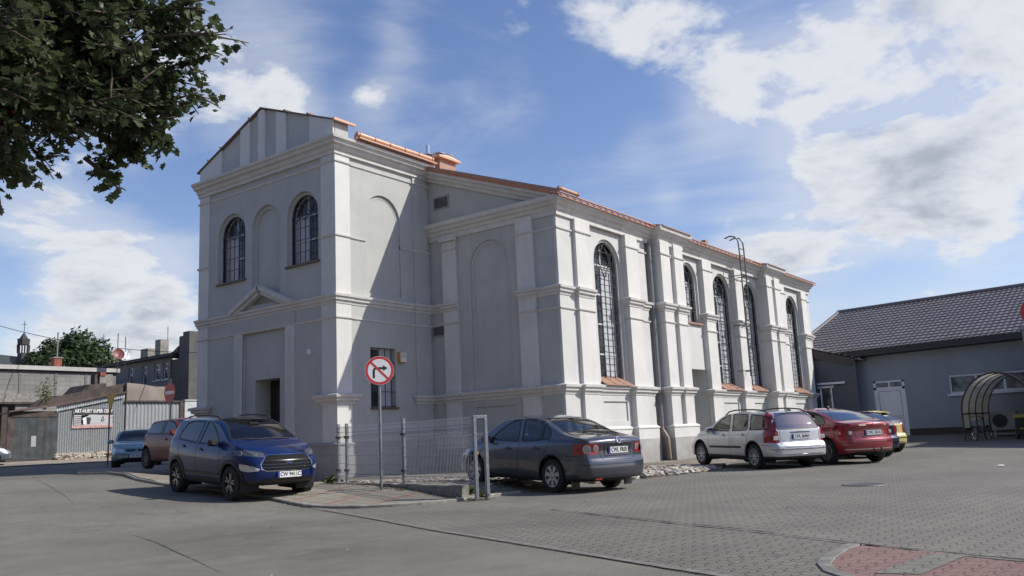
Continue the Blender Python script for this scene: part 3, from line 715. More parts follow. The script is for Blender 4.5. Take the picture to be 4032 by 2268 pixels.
tf = [(XA-PW, YL+PW), (XA-PW, 26.49), (XA, 26.49), (XA, 20.44), (XA-PW, 20.44), (XA-PW, YA-PW), (18.19, YA-PW), (18.19, YA), (21.12, YA), (21.12, YA-PW), (XB-.02, YA-PW)]
# hall cornice line
hg = [(XB, 20.06), (XB, YB-.02)]
hs_c = [(XB, YB-.02), (28.30, YB-.02), (28.30, YB-.32), (30.30, YB-.32), (30.30, YB-.02), (39.15, YB-.02), (39.15, YB-.32), (41.05, YB-.32), (41.05, YB-.02), (XE, YB-.02)]
CORN = [(-.05, 8.02), (.05, 8.02), (.05, 8.16), (.10, 8.20), (.13, 8.30), (.21, 8.33), (.25, 8.41), (.33, 8.45), (.36, 8.58), (.0, 8.64), (-.05, 8.64)]
sweep('cornice', [(XB, 20.06)]+hs_c, CORN, m_trim)
sweep('architrave_band', [(XB-.10, 18.5), (XB-.10, 19.2)], [(-.12, 7.9), (.04, 7.9), (.05, 8.02), (-.12, 8.02)], m_trim)
TC = [(-.06, 10.28), (.04, 10.28), (.04, 10.38), (.10, 10.42), (.14, 10.52), (.24, 10.56), (.27, 10.64), (.34, 10.68), (.36, 10.76), (.0, 10.82), (-.06, 10.82)]
sweep('cornice', [(XA-PW, YL+PW), (XA-PW, YA-PW), (XB-.02, YA-PW)], TC, m_trim)
def mould(z0, z1, out, foot=0.02):
    h = z1-z0; return [(-.1, z0), (foot, z0), (foot+.01, z0+h*.25), (out*.55, z0+h*.35), (out*.6, z0+h*.62), (out*.92, z0+h*.7), (out, z0+h*.95), (0, z1+.03), (-.1, z1+.03)]
# mid course
MID = mould(5.46, 5.76, .15)
sweep('string_course', tf+[(XB, YA-PW), (XB, 19.17), (XB-.10, 19.17), (XB-.10, 18.55), (XB, 18.55)][1:] if False else tf, MID, m_trim)
sweep('string_course', [(XB, 19.76), (XB, 19.17), (XB-.10, 19.17), (XB-.10, 18.53)], MID, m_trim)
A1 = YB+.08
def hpts(lst): return [(x, A1-d) for x, d in lst]
cornerpath = [(XB-.10, 15.98), (XB-.10, 15.31), (XB, 15.31)]+hpts([(XB, .08), (22.88, .08), (22.88, .21), (23.82, .21)])
sweep('string_course', cornerpath, MID, m_trim)
segs = [[(26.16, .21), (27.06, .21), (27.06, .08), (27.84, .08)], [(28.28, .50), (29.04, .50), (29.04, .36), (29.42, .36), (29.42, .50), (30.20, .50)],
        [(32.60, .21), (33.54, .21)], [(35.98, .21), (36.90, .21)], [(39.13, .50), (39.85, .50), (39.85, .36), (40.22, .36), (40.22, .50), (40.97, .50)], [(41.63, .21), (42.42, .21)],
        [(44.93, .21), (45.75, .21), (45.75, .08), (XE, .08)]]
def segsweep(name, seg, prof, mt=None):
    # end caps return to the wall on each side
    s = [(seg[0][0], 0.0)]+seg+[(seg[-1][0], 0.0)]
    return sweep(name, hpts(s), prof, mt or m_trim)
for s in segs: segsweep('string_course', s, MID)
THIN = lambda z: [(-.06, z-.05), (.01, z-.05), (.04, z-.02), (.045, z+.02), (-.06, z+.04)]
for z in (5.05, 7.62):
    sweep('band', cornerpath, THIN(z), m_trim)
    for s in segs: segsweep('band', s, THIN(z))
sweep('band', [(XB, 19.76), (XB, 19.17), (XB-.10, 19.17), (XB-.10, 18.53)], THIN(5.05), m_trim); sweep('band', [(XB-.10, 19.18), (XB-.10, 18.54)], THIN(7.27+.35), m_trim)
sweep('band', tf, THIN(5.03), m_trim); sweep('band', tf, THIN(10.05), m_trim)
sweep('band', [(XA-PW, 20.46), (XA-PW, YA-PW), (18.19, YA-PW), (18.19, YA), (18.87, YA)], THIN(7.63), m_trim); sweep('band', [(XA-PW, YL+PW), (XA-PW, 26.47)], THIN(7.63), m_trim)
sweep('band', [(20.5, YA), (21.12, YA), (21.12, YA-PW), (XB-.02, YA-PW)], THIN(7.63), m_trim)
# base course: caps on the tower corners, running course on the hall
BAS = mould(2.36, 2.66, .20)
sweep('capital', [(XA-.02, 20.50), (XA-PW, 20.50), (XA-PW, YA-PW), (18.25, YA-PW), (18.25, YA-.02)], BAS, m_trim)
sweep('capital', [(XA+.02, YL+PW), (XA-PW, YL+PW), (XA-PW, 26.43), (XA-.02, 26.43)], BAS, m_trim)
HB = mould(2.36, 2.66, .16)
sweep('base_course', [(21.06, YA-.02), (21.06, YA-PW), (XB, YA-PW), (XB, 19.17), (XB-.10, 19.17), (XB-.10, 18.55), (XB, 18.55), (XB, 15.97), (XB-.10, 15.97), (XB-.10, 15.31), (XB, 15.31)]+hpts([(XB, .08), (22.88, .08), (22.88, .21), (23.80, .21), (23.80, 0), (26.18, 0), (26.18, .21), (27.06, .21), (27.06, .08), (27.84, .08), (27.84, -.02)]), HB, m_trim)
segsweep('base_course', segs[1], HB)
sweep('base_course', hpts([(32.60, -.02), (32.60, .21), (33.52, .21), (33.52, 0), (36.0, 0), (36.0, .21), (36.88, .21), (36.88, 0), (39.15, 0), (39.15, .50), (39.85, .50), (39.85, .36), (40.22, .36), (40.22, .50), (40.95, .50), (40.95, .36), (41.05, .36), (41.05, 0), (41.65, 0), (41.65, .21), (42.4, .21), (42.4, 0), (44.95, 0), (44.95, .21), (45.75, .21), (45.75, .08), (XE, .08)]), HB, m_trim)
# plinth
PL = [(-.1, -.3), (.07, -.3), (.07, .86), (-.1, .88)]; PU = [(-.1, .84), (.05, .84), (.05, 1.20), (.075, 1.22), (.075, 1.26), (0, 1.32), (-.1, 1.32)]
hb = [(XB, YA-PW), (XB, 19.17), (XB-.10, 19.17), (XB-.10, 18.55), (XB, 18.55), (XB, 15.97), (XB-.10, 15.97), (XB-.10, 15.31), (XB, 15.31)]+hpts([(XB, .08), (22.88, .08), (22.88, .21), (23.80, .21), (23.80, 0), (26.18, 0), (26.18, .21), (27.06, .21), (27.06, .08), (27.84, .08), (27.84, -.02)])
hb2 = hpts([(32.64, -.02), (32.64, .21), (33.52, .21), (33.52, 0), (36.0, 0), (36.0, .21), (36.88, .21), (36.88, 0), (39.15, 0), (39.15, .50), (41.05, .50), (41.05, 0), (41.65, 0), (41.65, .21), (42.4, .21), (42.4, 0), (44.95, 0), (44.95, .21), (45.75, .21), (45.75, .08), (XE, .08)])
hb3 = hpts([(28.28, -.02), (28.28, .50), (30.30, .50), (30.30, .02)])
for pth in (hb, hb2, hb3): sweep('plinth', pth, PL, m_plin2); sweep('plinth_cap', pth, PU, m_pil)
TL = [(-.1, -.3), (.09, -.3), (.09, .83), (-.1, .85)]; TU = [(-.1, .80), (.06, .80), (.06, 1.12), (.085, 1.14), (.085, 1.18), (.0, 1.22), (-.1, 1.22)]
tb1 = [(XA, 21.77), (XA, 20.44), (XA-PW, 20.44), (XA-PW, YA-PW), (18.19, YA-PW), (18.19, YA), (21.12, YA), (21.12, YA-PW), (XB-.02, YA-PW)]
tb2 = [(XA-PW, YL+PW), (XA-PW, 26.49), (XA, 26.49), (XA, 24.96)]
for pth in (tb1, tb2): sweep('plinth', pth, TL, m_plin); sweep('plinth_cap', pth, TU, m_plin)
# pediment over the portal
mb = MB(); a, b, c = (25.02, 5.80), (21.75, 5.80), (23.44, 6.52)
def bar2(p, q, w, d, w2=0):
    pv, qv = Vector(p), Vector(q); dd = (qv-pv).normalized(); nn = Vector((-dd.y, dd.x)); nn = nn if nn.y < 0 else -nn
    A = [pv, qv, qv+nn*w, pv+nn*w]; mb.prism([FT.p(u, v, -.03) for u, v in A], FT.N*(d+.03))
bar2(a, c, .13, .24); bar2(c, b, .13, .24); bar2((24.85, 5.73), (23.44, 6.36), .12, .15); bar2((23.44, 6.36), (21.92, 5.73), .12, .15)
mb.build('pediment', m_trim, syn)
# rakes of the hall gable
mb = MB(); z0 = lambda y: 8.72+(y-YB)*.372
def rk(y0, y1, lo, hi, out, mbx): mbx.prism([(XB-out, y0, z0(y0)+lo), (XB-out, y1, z0(y1)+lo), (XB-out, y1, z0(y1)+hi), (XB-out, y0, z0(y0)+hi)], (out+.1, 0, 0))
rk(14.35, YA+.2, -.16, -.02, .34, mb); rk(14.5, YA+.2, -.30, -.16, .22, mb); rk(14.7, YA+.2, -.44, -.30, .10, mb)
mb.build('raking_cornice', m_trim, syn)
# roofs
m_tile = mat('orange_tiles', (.42, .20, .13), .6, noise=.15, nscale=4, bump=.3, bscale=8)
mb = MB(); s = .372; ye = YB-.42
def rz(y): return 8.70+(min(y, 2*YM-y)-YB)*s
mb.prism([(XB-.38, ye, rz(ye)), (XB-.38, YM, rz(YM)), (XB-.38, 2*YM-ye, rz(ye)), (XB-.38, 2*YM-ye, rz(ye)-.05), (XB-.38, YM, rz(YM)-.05), (XB-.38, ye, rz(ye)-.05)], (XE-XB+.7, 0, 0))
for k in range(62):   # tile courses running up the slope
    x = XB-.3+k*.4; mb.prism([(x, ye-.03, rz(ye)+.0), (x, YM, rz(YM)+.0), (x, YM, rz(YM)+.03), (x, ye-.02, rz(ye)+.02)], (.12, 0, 0))
mb.build('roof', m_tile, syn)
mb = MB(); tz = lambda y: 10.88+(min(y, 2*YM-y)-YA)*.372
mb.prism([(XA+.5, YA-.30, tz(YA-.3)), (XA+.5, YM, tz(YM)), (XA+.5, 2*YM-YA+.3, tz(YA-.3)), (XA+.5, 2*YM-YA+.3, tz(YA-.3)-.06), (XA+.5, YM, tz(YM)-.06), (XA+.5, YA-.3, tz(YA-.3)-.06)], (XB+6-XA-.5, 0, 0))
mb.build('tower_roof', m_tile, syn)
# raised blocks over the buttresses at the eaves
mb = MB()
for a, b in ((28.1, 30.5), (38.95, 41.25)): mb.prism([(a, YB-.72, 8.62), (a, YB+.2, 8.86), (a, YB+.2, 8.80), (a, YB-.72, 8.58)], (b-a, 0, 0))
mb.build('eave_flashing', m_cop, syn)
mb = MB(); mb.box(XB-.36, YB-.44, 8.615, XE+.3, YB-.36, 8.645); mb.build('drip_edge', m_cop2, syn)
mb = MB(); mb.prism([(XB-.42, YB-.42, 8.55+.02), (XB-.42, YA+.6, z0(YA+.6)-.02), (XB-.42, YA+.6, z0(YA+.6)+.10), (XB-.42, YB-.42, 8.70)], (.07, 0, 0)); mb.build('verge_flashing', m_cop, syn)
# gable coping
mb = MB(); 
for (ya, za), (yb, zb) in (((YA-.14, 11.36), (YM, 12.80)), ((YM, 12.80), (YL+.14, 11.26))):
    mb.prism([(XA-.12, ya, za), (XA-.12, yb, zb), (XA-.12, yb, zb+.035), (XA-.12, ya, za+.035)], (.86, 0, 0))
for y in (26.5, 25.75, 24.1, 22.15, 20.96): 
    za = 12.84-abs(y-YM)*(.405 if y > YM else .372)
    mb.box(XA-.14, y-.03, za-.01, XA+.76, y+.05, za+.03)
mb.build('gable_coping', mat('coping_dark', (.20, .14, .11), .6), syn)
mb = MB(); mb.box(XA-.16, YA-.18, 11.345, XA+.76, YA-.10, 11.42); mb.build('coping_edge', m_cop2, syn)
# gutters: half-round pipe with brackets
def gutter(x0, x1, y, z, r=.09):
    mb = MB(); mb.tube([(x0, y, z), (x1, y, z)], r, 12); g = mb.build('gutter', m_cop2, syn, smooth='auto')
    n = max(1, int((x1-x0)/.7))
    for k in range(n+1): mb = MB(); x = x0+.08+(x1-x0-.16)*k/n; mb.tube([(x-.012, y, z), (x+.012, y, z)], r+.012, 12); mb.build('gutter_bracket', mat('copper_dark', (.22, .10, .06), .5), g)
gutter(XA+.62, XB-.1, YA-.36, 11.0)
mb = MB(); mb.box(XA+.62, YA-.52, 10.83, XB-.02, YA-.40, 10.87); mb.build('drip_edge', m_cop2, syn)
mb = MB(); mb.box(XA+.58, YA-.38, 10.80, XB-.03, YA-.28, 10.97); mb.build('fascia', m_cop, syn)
gutter(XB-.42, XB+.75, YB-.44, 8.72, .06)
mb = MB(); mb.box(33.0, YB-.2, 8.74, 33.25, YB, 8.92); 
mb.build('roof_vent', m_cop, syn)
# chimney
mb = MB(); mb.box(23.0, 20.1, 10.2, 23.9, 21.9, 11.50); ch = mb.build('chimney', m_cop, syn)
mb = MB(); cx, cy = 23.45, 20.65
mb.add([(22.84, 19.96, 11.50), (24.06, 19.96, 11.50), (24.06, 22.05, 11.50), (22.84, 22.05, 11.50), (22.84, 19.96, 11.57), (24.06, 19.96, 11.57), (24.06, 22.05, 11.57), (22.84, 22.05, 11.57), (23.45, 20.0, 11.68), (23.45, 22.0, 11.68)],
       [(0, 3, 2, 1), (0, 1, 5, 4), (1, 2, 6, 5), (2, 3, 7, 6), (3, 0, 4, 7), (4, 5, 8), (6, 7, 9), (5, 6, 9, 8), (7, 4, 8, 9)])
mb.build('chimney_cap', m_cop2, ch)
m_zinc = mat('zinc', (.55, .57, .6), .3, metal=.8)
for (x, y, h, r, hat) in ((23.3, 20.95, .62, .07, 0), (23.3, 20.93, .18, .15, .26), (23.5, 20.55, .20, .13, .23), (23.7, 20.25, .10, .11, .17)):
    mb = MB(); mb.tube([(x, y, 11.6), (x, y, 11.66+h)], r, 12)
    if hat: mb.lathe([(.001, h+.15), (hat, h+.08), (hat, h+.05), (.001, h+.06)], (x, y, 11.62), n=14)
    mb.build('flue_pipe', m_zinc, ch)
# louvred vents
def vent(u0, u1, v0, v1):
    mb = MB()
    for A in ((u0-.05, u1+.05, v0-.05, v0), (u0-.05, u1+.05, v1, v1+.05), (u0-.05, u0, v0, v1), (u1, u1+.05, v0, v1)): mb.add(*obx(FG, *A, 0, .03))
    mb.add(*obx(FG, u0, u1, v0, v1, -.0, .006), 1)
    n = 6
    for k in range(n): z = v0+(v1-v0)*(k+.5)/n; mb.add(*obx(FG, u0, u1, z-.012, z+.022, .006, .02), 2)
    mb.build('vent', [mat('vent_frame', (.30, .31, .32), .5), mat('vent_dark', (.04, .04, .045), .6), mat('vent_slat', (.13, .135, .14), .5)], syn)
vent(18.87, 19.5, 9.2, 9.57); vent(19.22, 19.72, 4.70, 5.0)
# drainpipe between the corner bay and the buttress
mb = MB(); px_, py_ = 28.05, YB-.06
mb.tube([(px_, py_+.0, 8.1), (px_, py_, 1.25)], .085, 12, 0)
for z in (6.9, 4.6, 3.1, 1.6): mb.tube([(px_, py_, z), (px_, py_, z+.05)], .10, 12, 0)
mb.tube([(px_, py_, 1.35), (px_, py_, 1.15), (px_-.03, py_-.12, .98), (px_-.05, py_-.22, .85), (px_-.05, py_-.24, .1)], .09, 12, 1)
mb.build('drainpipe', [mat('pipe_grey', (.17, .17, .18), .5), mat('pipe_brown', (.20, .15, .12), .5)], syn, smooth='auto')
# fixings by the tower window and door
mb = MB(); mb.box(20.22, YA-.14, 3.72, 20.50, YA, 4.06, 1); mb.box(20.24, YA-.165, 3.74, 20.50, YA-.14, 4.04, 0); 
for z in (3.96, 3.90): mb.box(20.28, YA-.168, z, 20.46, YA-.165, z+.02, 2)
mb.build('alarm_box', [mat('white_plastic', (.75, .75, .73), .4), mat('amber_plastic', (.55, .30, .08), .4), mat('red_print', (.5, .07, .05), .5)], syn, bevel=.01)
mb = MB(); mb.box(XA-.09, 21.0, 3.98, XA, 21.1, 4.14); mb.build('sensor_box', MAT['white_plastic'], syn, bevel=.01)  # small white sensor box on the tower front
# roof ladder
lad = MB(); xa, xb, yl = 35.75, 36.30, 13.86
for x, dy in ((xa, 0), (xb, 0)):
    lad.tube([(x, yl, 3.25), (x, yl, 8.9), (x, yl+.02, 9.25), (x, yl+.14, 9.45), (x, yl+.38, 9.52), (x, yl+.62, 9.45)], .032, 8)
for k in range(20): z = 3.4+k*.29; lad.tube([(xa, yl, z), (xb, yl, z)], .021, 6)
for z in (7.7, 5.5, 3.5):
    for x in (xa-.0, xb): lad.tube([(x, yl, z), (x, YB+.02, z)], .02, 6)
lad.build('roof_ladder', mat('ladder_grey', (.10, .105, .115), .45, metal=.3), syn)
# ---------------------------------------------------------------- cars
def paint(name, col, metal=.45, rough=.32, flake=.06):
    m = mat(name, col, rough, metal=metal, noise=flake, nscale=2.2, coat=1.0, spec=.5)
    return m
m_black = mat('black_trim', (.018, .018, .02), .55, noise=.2, nscale=6)
m_gap = mat('panel_gap', (.008, .008, .009), .8)
m_rub = mat('tyre_rubber', (.022, .022, .023), .85, noise=.3, nscale=14, bump=.3, bscale=70)
m_alloy = mat('alloy_rim', (.42, .43, .45), .35, metal=.75)
m_alloy_d = mat('alloy_machined', (.30, .27, .24), .35, metal=.6)
m_hubd = mat('wheel_dark', (.015, .015, .016), .7)
m_int = mat('car_interior', (.022, .023, .026), .9)
m_seat = mat('seat_cloth', (.05, .05, .055), .95)
m_glass = glass('car_glass', (.66, .76, .71), 1.0)
m_glass_d = glass('car_glass_dark', (.16, .18, .18), 1.0)
m_glass_m = glass('car_glass_rear', (.10, .115, .12), 1.0, .02, .22)
m_red = mat('tail_red', (.27, .010, .013), .12, coat=.6, noise=.3, nscale=9)
m_clear = mat('lamp_clear', (.55, .56, .58), .12, metal=.5, coat=.6)
m_lens = mat('lamp_silver', (.42, .43, .45), .15, metal=.8)
m_chrome = mat('chrome', (.7, .71, .73), .12, metal=1)
m_plate = mat('plate_white', (.72, .73, .72), .45)
m_pink = mat('plate_ink', (.02, .02, .025), .6)
m_pblue = mat('plate_blue', (.01, .05, .28), .5)
def pip(P, x, y):
    c = False; n = len(P)
    for i in range(n):
        (a, b), (d, e) = P[i], P[i-1]
        if (b > y) != (e > y) and x < (d-a)*(y-b)/(e-b)+a: c = not c
    return c
def smooth_tab(tab, x):
    # cosine-free piecewise cubic through the points (Catmull-Rom in x)
    n = len(tab)
    if x <= tab[0][0]: return tab[0][1]
    if x >= tab[-1][0]: return tab[-1][1]
    for i in range(n-1):
        if x <= tab[i+1][0]:
            x0, y0 = tab[i]; x1, y1 = tab[i+1]; h = x1-x0; t = (x-x0)/h
            def sl(j):
                if j == 0: return (tab[1][1]-tab[0][1])/(tab[1][0]-tab[0][0])
                if j == n-1: return (tab[-1][1]-tab[-2][1])/(tab[-1][0]-tab[-2][0])
                a = (tab[j][1]-tab[j-1][1])/(tab[j][0]-tab[j-1][0]); b = (tab[j+1][1]-tab[j][1])/(tab[j+1][0]-tab[j][0])
                return 0 if a*b <= 0 else 2*a*b/(a+b)
            m0, m1 = sl(i), sl(i+1); t2, t3 = t*t, t*t*t
            return (2*t3-3*t2+1)*y0+(t3-2*t2+t)*h*m0+(-2*t3+3*t2)*y1+(t3-t2)*h*m1
def make_car(name, label, S, loc, ang, tilt=(0, 0), cat='car', group=None, roll_=0):
    L, Wd, Hh = S['L'], S['W'], S['H']; xf = L/2+S.get('xo', 0); xr = xf-L; hwm = Wd/2
    root = thing(name, label, cat, loc, ang, group)
    root.rotation_euler = (tilt[1], tilt[0], ang)
    xf_, xr_ = xf, xr
    top = S['top']; belt = S['belt']; und = S.get('und', .22)
    # ---- stations
    ends = [0, .005, .02, .045, .08, .125, .18, .25, .33]
    st = [xr+e for e in ends]; x = xr+.41
    while x < xf-.36: st.append(x); x += .075
    st += [xf-e for e in ends[::-1]]
    R = S.get('R', .42); kk = S.get('k', .20)
    def plan(x):
        f = 1.0
        for d, kx, RR in ((xf-x, S.get('kf', kk), S.get('Rf', R)), (x-xr, S.get('kr', kk), S.get('Rr', R))):
            if d < RR: f *= 1-kx*(1-sqrt(max(0, 1-(1-d/RR)**2)))**1.0
        # gentle taper to both ends
        m = (xf+xr)/2; f *= 1-S.get('tap', .045)*abs((x-m)/(L/2))**2.6
        return f
    def vround(x, r):
        d = min(xf-x, x-xr); return 0 if d > r else r*(1-sqrt(max(0, 1-(1-d/r)**2)))
    sidep = S.get('sidep', [(0, .945), (.12, .972), (.35, .992), (.55, 1.0), (.72, .992), (.86, .975), (1, .945)])
    nS, nU, nR, nT = 14, 9, 6, 8; tum = S.get('tum', .34)
    grid = []
    for x in st:
        zt = smooth_tab(top, x); zb = smooth_tab(belt, x); zt = zt-vround(x, .07)*.8; zu = und+vround(x, .10)*.9+(S.get('ovr', .08)*max(0, (abs(x-(xf+xr)/2)-L*.36)/(L*.14)) if True else 0)
        zb = min(zb, zt-.018); g = zt-zb; hw = hwm*plan(x); row = [(0, zu), (hw*.55, zu), (hw*.86, zu), (hw*.92, zu+.012)]
        z0 = zu+.04
        for i in range(nS):
            t = i/(nS-1); z = z0+(zb-z0)*t
            # belt shoulder is measured against the nominal belt so creases stay level
            row.append((hw*interp(sidep, t), z))
        hs = row[-1][0]; rc = min(.13, g*.45)
        tumx = tum*min(1, g/.12)
        yu = lambda z: hs-.012*min(1, g/.1)-(z-zb)*tumx-.05*max(0, (z-zb))**2
        ze = zt-rc*.75-S.get('crown', .035)*min(1, g/.3)
        ze = max(ze, zb+g*.35)
        for i in range(1, nU+1): z = zb+(ze-zb)*i/nU; row.append((yu(z), z))
        ye = yu(ze); cr = S.get('crown', .035)*min(1, g/.2)+.006; ri = min(.16, .10+g*.1) if g > .1 else .05+g*.5
        yc = ye-ri; zc = zt-cr*(1.0) 
        for i in range(1, nR+1):
            t = i/nR*pi/2; row.append((ye-ri*(1-cos(t)), ze+(zc-ze)*sin(t)))
        for i in range(1, nT+1):
            y = yc*(1-i/nT); row.append((y, zt-cr*(y/max(yc, .01))**2))
        grid.append(row)
    n = len(grid[0]); fr_, re_ = S['front'], S['rear']; bf, br_ = S.get('bowf', .10), S.get('bowr', .06)
    zoneF, zoneR = S.get('zf', 1.0), S.get('zr', .8)
    def warp(x, y, z):
        tf_ = max(0, 1-(xf-x)/zoneF); tr_ = max(0, 1-(x-xr)/zoneR); tf_ = tf_**2*(3-2*tf_); tr_ = tr_**2*(3-2*tr_); q = (abs(y)/hwm)
        return x-tf_*(interp(fr_, z)+bf*q**2.2)+tr_*(interp(re_, z)+br_*q**2.2)
    bm = bmesh.new(); V = {}
    for i, x in enumerate(st):
        for j, (y, z) in enumerate(grid[i]):
            if y < 1e-6: V[i, j, 0] = V[i, j, 1] = bm.verts.new((warp(x, 0, z), 0, z))
            else:
                for s_ in (0, 1): yy = y*(1 if s_ == 0 else -1); V[i, j, s_] = bm.verts.new((warp(x, yy, z), yy, z))
    def face(vs):
        u = []
        for v in vs:
            if v not in u: u.append(v)
        if len(u) > 2:
            try: bm.faces.new(u)
            except ValueError: pass
    for i in range(len(st)-1):
        for j in range(n-1):
            face([V[i, j, 0], V[i+1, j, 0], V[i+1, j+1, 0], V[i, j+1, 0]]); face([V[i, j, 1], V[i, j+1, 1], V[i+1, j+1, 1], V[i+1, j, 1]])
    MC = 22
    for i in (0, len(st)-1):
        x = st[i]; rows = []
        for j in range(n):
            y, z = grid[i][j]
            if y < 1e-6: rows.append([V[i, j, 0]]*(MC+1)); continue
            r_ = []
            for k in range(MC+1):
                yy = y*(1-2*k/MC)
                r_.append(V[i, j, 0] if k == 0 else V[i, j, 1] if k == MC else bm.verts.new((warp(x, yy, z), yy, z)))
            rows.append(r_)
        for j in range(n-1):
            for k in range(MC):
                q = [rows[j][k], rows[j][k+1], rows[j+1][k+1], rows[j+1][k]]
                face(q if i == 0 else q[::-1])
    bmesh.ops.recalc_face_normals(bm, faces=bm.faces)
    # ---- cuts
    def cut(poly, ax, sel):
        a, b = {'s': (0, 2), 'f': (1, 2), 't': (0, 1)}[ax]
        u0, u1 = min(p[0] for p in poly)-.01, max(p[0] for p in poly)+.01; v0, v1 = min(p[1] for p in poly)-.01, max(p[1] for p in poly)+.01
        for i in range(len(poly)):
            p, q = poly[i-1], poly[i]; dx, dy = q[0]-p[0], q[1]-p[1]; l = math.hypot(dx, dy)
            if l < 1e-5: continue
            no = [0, 0, 0]; no[a] = -dy/l; no[b] = dx/l; co = [0, 0, 0]; co[a] = p[0]; co[b] = p[1]
            fs = [f for f in bm.faces if sel(f) and max(v.co[a] for v in f.verts) > u0 and min(v.co[a] for v in f.verts) < u1 and max(v.co[b] for v in f.verts) > v0 and min(v.co[b] for v in f.verts) < v1]
            g_ = list({e for f in fs for e in f.edges})+list({v for f in fs for v in f.verts})+fs
            bmesh.ops.bisect_plane(bm, geom=g_, plane_co=co, plane_no=no, dist=1e-4)
    def inpoly(f, poly, ax):
        c = f.calc_center_median(); a, b = {'s': (0, 2), 'f': (1, 2), 't': (0, 1)}[ax]; return pip(poly, c[a], c[b])
    side = lambda f: abs(f.normal.y) > .25
    rear = lambda f: f.normal.x < -.12 and f.calc_center_median().x < xr+L*.5
    front = lambda f: f.normal.x > .12 and f.calc_center_median().x > xf-L*.5
    for zc_ in [v for v in ({interp(S['trimz'], 0)} if S.get('trimz') else set())]+([S['roofz']] if S.get('roofm') else []):
        bmesh.ops.bisect_plane(bm, geom=bm.verts[:]+bm.edges[:]+bm.faces[:], plane_co=(0, 0, zc_), plane_no=(0, 0, 1), dist=1e-4)
    lay = bm.faces.layers.int.new('part'); parts = []
    def sym(P): return [(-a, b) for a, b in P]
    def part(nm, mt, defs, prio=0, mats=None):
        """defs: list of (poly, view, selector, ysign)"""
        pid = len(parts)+1; parts.append((nm, mt))
        for poly, ax, sel, ys in defs: cut(poly, ax, sel)
        return pid, defs
    reg = []
    # wheel arches
    wx = [S['wf'], S['wf']-S['wb']]; wr = S.get('wr', .31); ar = S.get('ar', wr+.055)
    for w in wx:
        circ = [(w+ar*cos(2*pi*k/28), wr+.015+ar*sin(2*pi*k/28)) for k in range(28)]
        cut(circ, 's', lambda f: abs(f.calc_center_median().y) > .42)
        dl = [f for f in bm.faces if abs(f.calc_center_median().y) > .42 and inpoly(f, circ, 's')]
        bmesh.ops.delete(bm, geom=dl, context='FACES')
    for d in S['parts']:
        nm, mt, view, poly = d[:4]; extra = d[4] if len(d) > 4 else {}
        if view == 's':
            for sg in (1, -1):
                reg.append(part(nm, mt, [(poly, 's', (lambda f, sg=sg: side(f) and f.calc_center_median().y*sg > 0), sg)]))
        elif view in ('r', 'f'):
            sel = rear if view == 'r' else front
            if extra.get('pair'):
                for sg in (1, -1):
                    P2 = poly if sg > 0 else sym(poly); df = [(P2, 'f', (lambda f, sel=sel, sg=sg: sel(f) and f.calc_center_median().y*sg > 0), sg)]
                    if 'side' in extra: df.append((extra['side'], 's', (lambda f, sg=sg: abs(f.normal.y) > .3 and f.calc_center_median().y*sg > 0), sg))
                    reg.append(part(nm, mt, df))
            else: reg.append(part(nm, mt, [(poly, 'f', sel, 0)]))
    own = {}
    for pid, defs in reg:
        for poly, ax, sel, ys in defs:
            for f in bm.faces:
                if f[lay] == 0 or S.get('over', True):
                    if sel(f) and inpoly(f, poly, ax): f[lay] = pid
    # two-tone: faces below a line become trim
    bm.normal_update(); bm.verts.ensure_lookup_table(); bm.faces.ensure_lookup_table()
    vn = {v.index: v.normal.copy() for v in bm.verts}
    bm.verts.index_update(); vn = {v.index: v.normal.copy() for v in bm.verts}
    bvh = BVHTree.FromBMesh(bm)
    mats_body = [S['paint'], m_gap, m_black, S.get('roofm', S['paint'])]
    objs = {}
    low = S.get('trimz', None)
    for pid in range(len(parts)+1):
        fs = [f for f in bm.faces if f[lay] == pid]
        if not fs: continue
        idx = {}; vs = []; fc = []; nr = []; mi = []
        isg = pid and parts[pid-1][1] in (m_glass, m_glass_d, m_glass_m)
        for f in fs:
            q = []
            for v in f.verts:
                if v.index not in idx: idx[v.index] = len(vs); vs.append(v.co-(vn[v.index]*.004 if isg else Vector((0, 0, 0)))); nr.append(vn[v.index])
                q.append(idx[v.index])
            fc.append(q)
            m_ = 0
            c = f.calc_center_median()
            if pid == 0 or (parts[pid-1][1] is None):
                if low and c.z < interp(low, c.x) : m_ = 2
                if S.get('roofm') and c.z > S['roofz'] : m_ = 3
                if c.z < und+.03 or f.normal.z < -.75: m_ = 2
            mi.append(m_)
        nm = 'body' if pid == 0 else parts[pid-1][0]; mt = None if pid == 0 else parts[pid-1][1]
        me = bpy.data.meshes.new(nm); me.from_pydata(vs, [], fc)
        for mm in (mats_body if mt is None else [mt]): me.materials.append(mm)
        if mt is None: me.polygons.foreach_set('material_index', mi)
        me.polygons.foreach_set('use_smooth', [True]*len(fc)); me.update()
        try: me.normals_split_custom_set_from_vertices(nr)
        except Exception: pass
        o = bpy.data.objects.new(nm, me); link(o, root, True); objs.setdefault(nm, []).append((o, pid))
    body = objs['body'][0][0]
    # ---- helpers that lay thin things on the surface
    def hit(p, d):
        h = bvh.ray_cast(Vector(p), Vector(d)); return (h[0], h[1]) if h[0] is not None else (None, None)
    def onside(x, z, sg): return hit((x, 2.0*sg, z), (0, -sg, 0))
    def onrear(y, z): return hit((xr-1, y, z), (1, 0, 0))
    def onfront(y, z): return hit((xf+1, y, z), (-1, 0, 0))
    trim = MB()
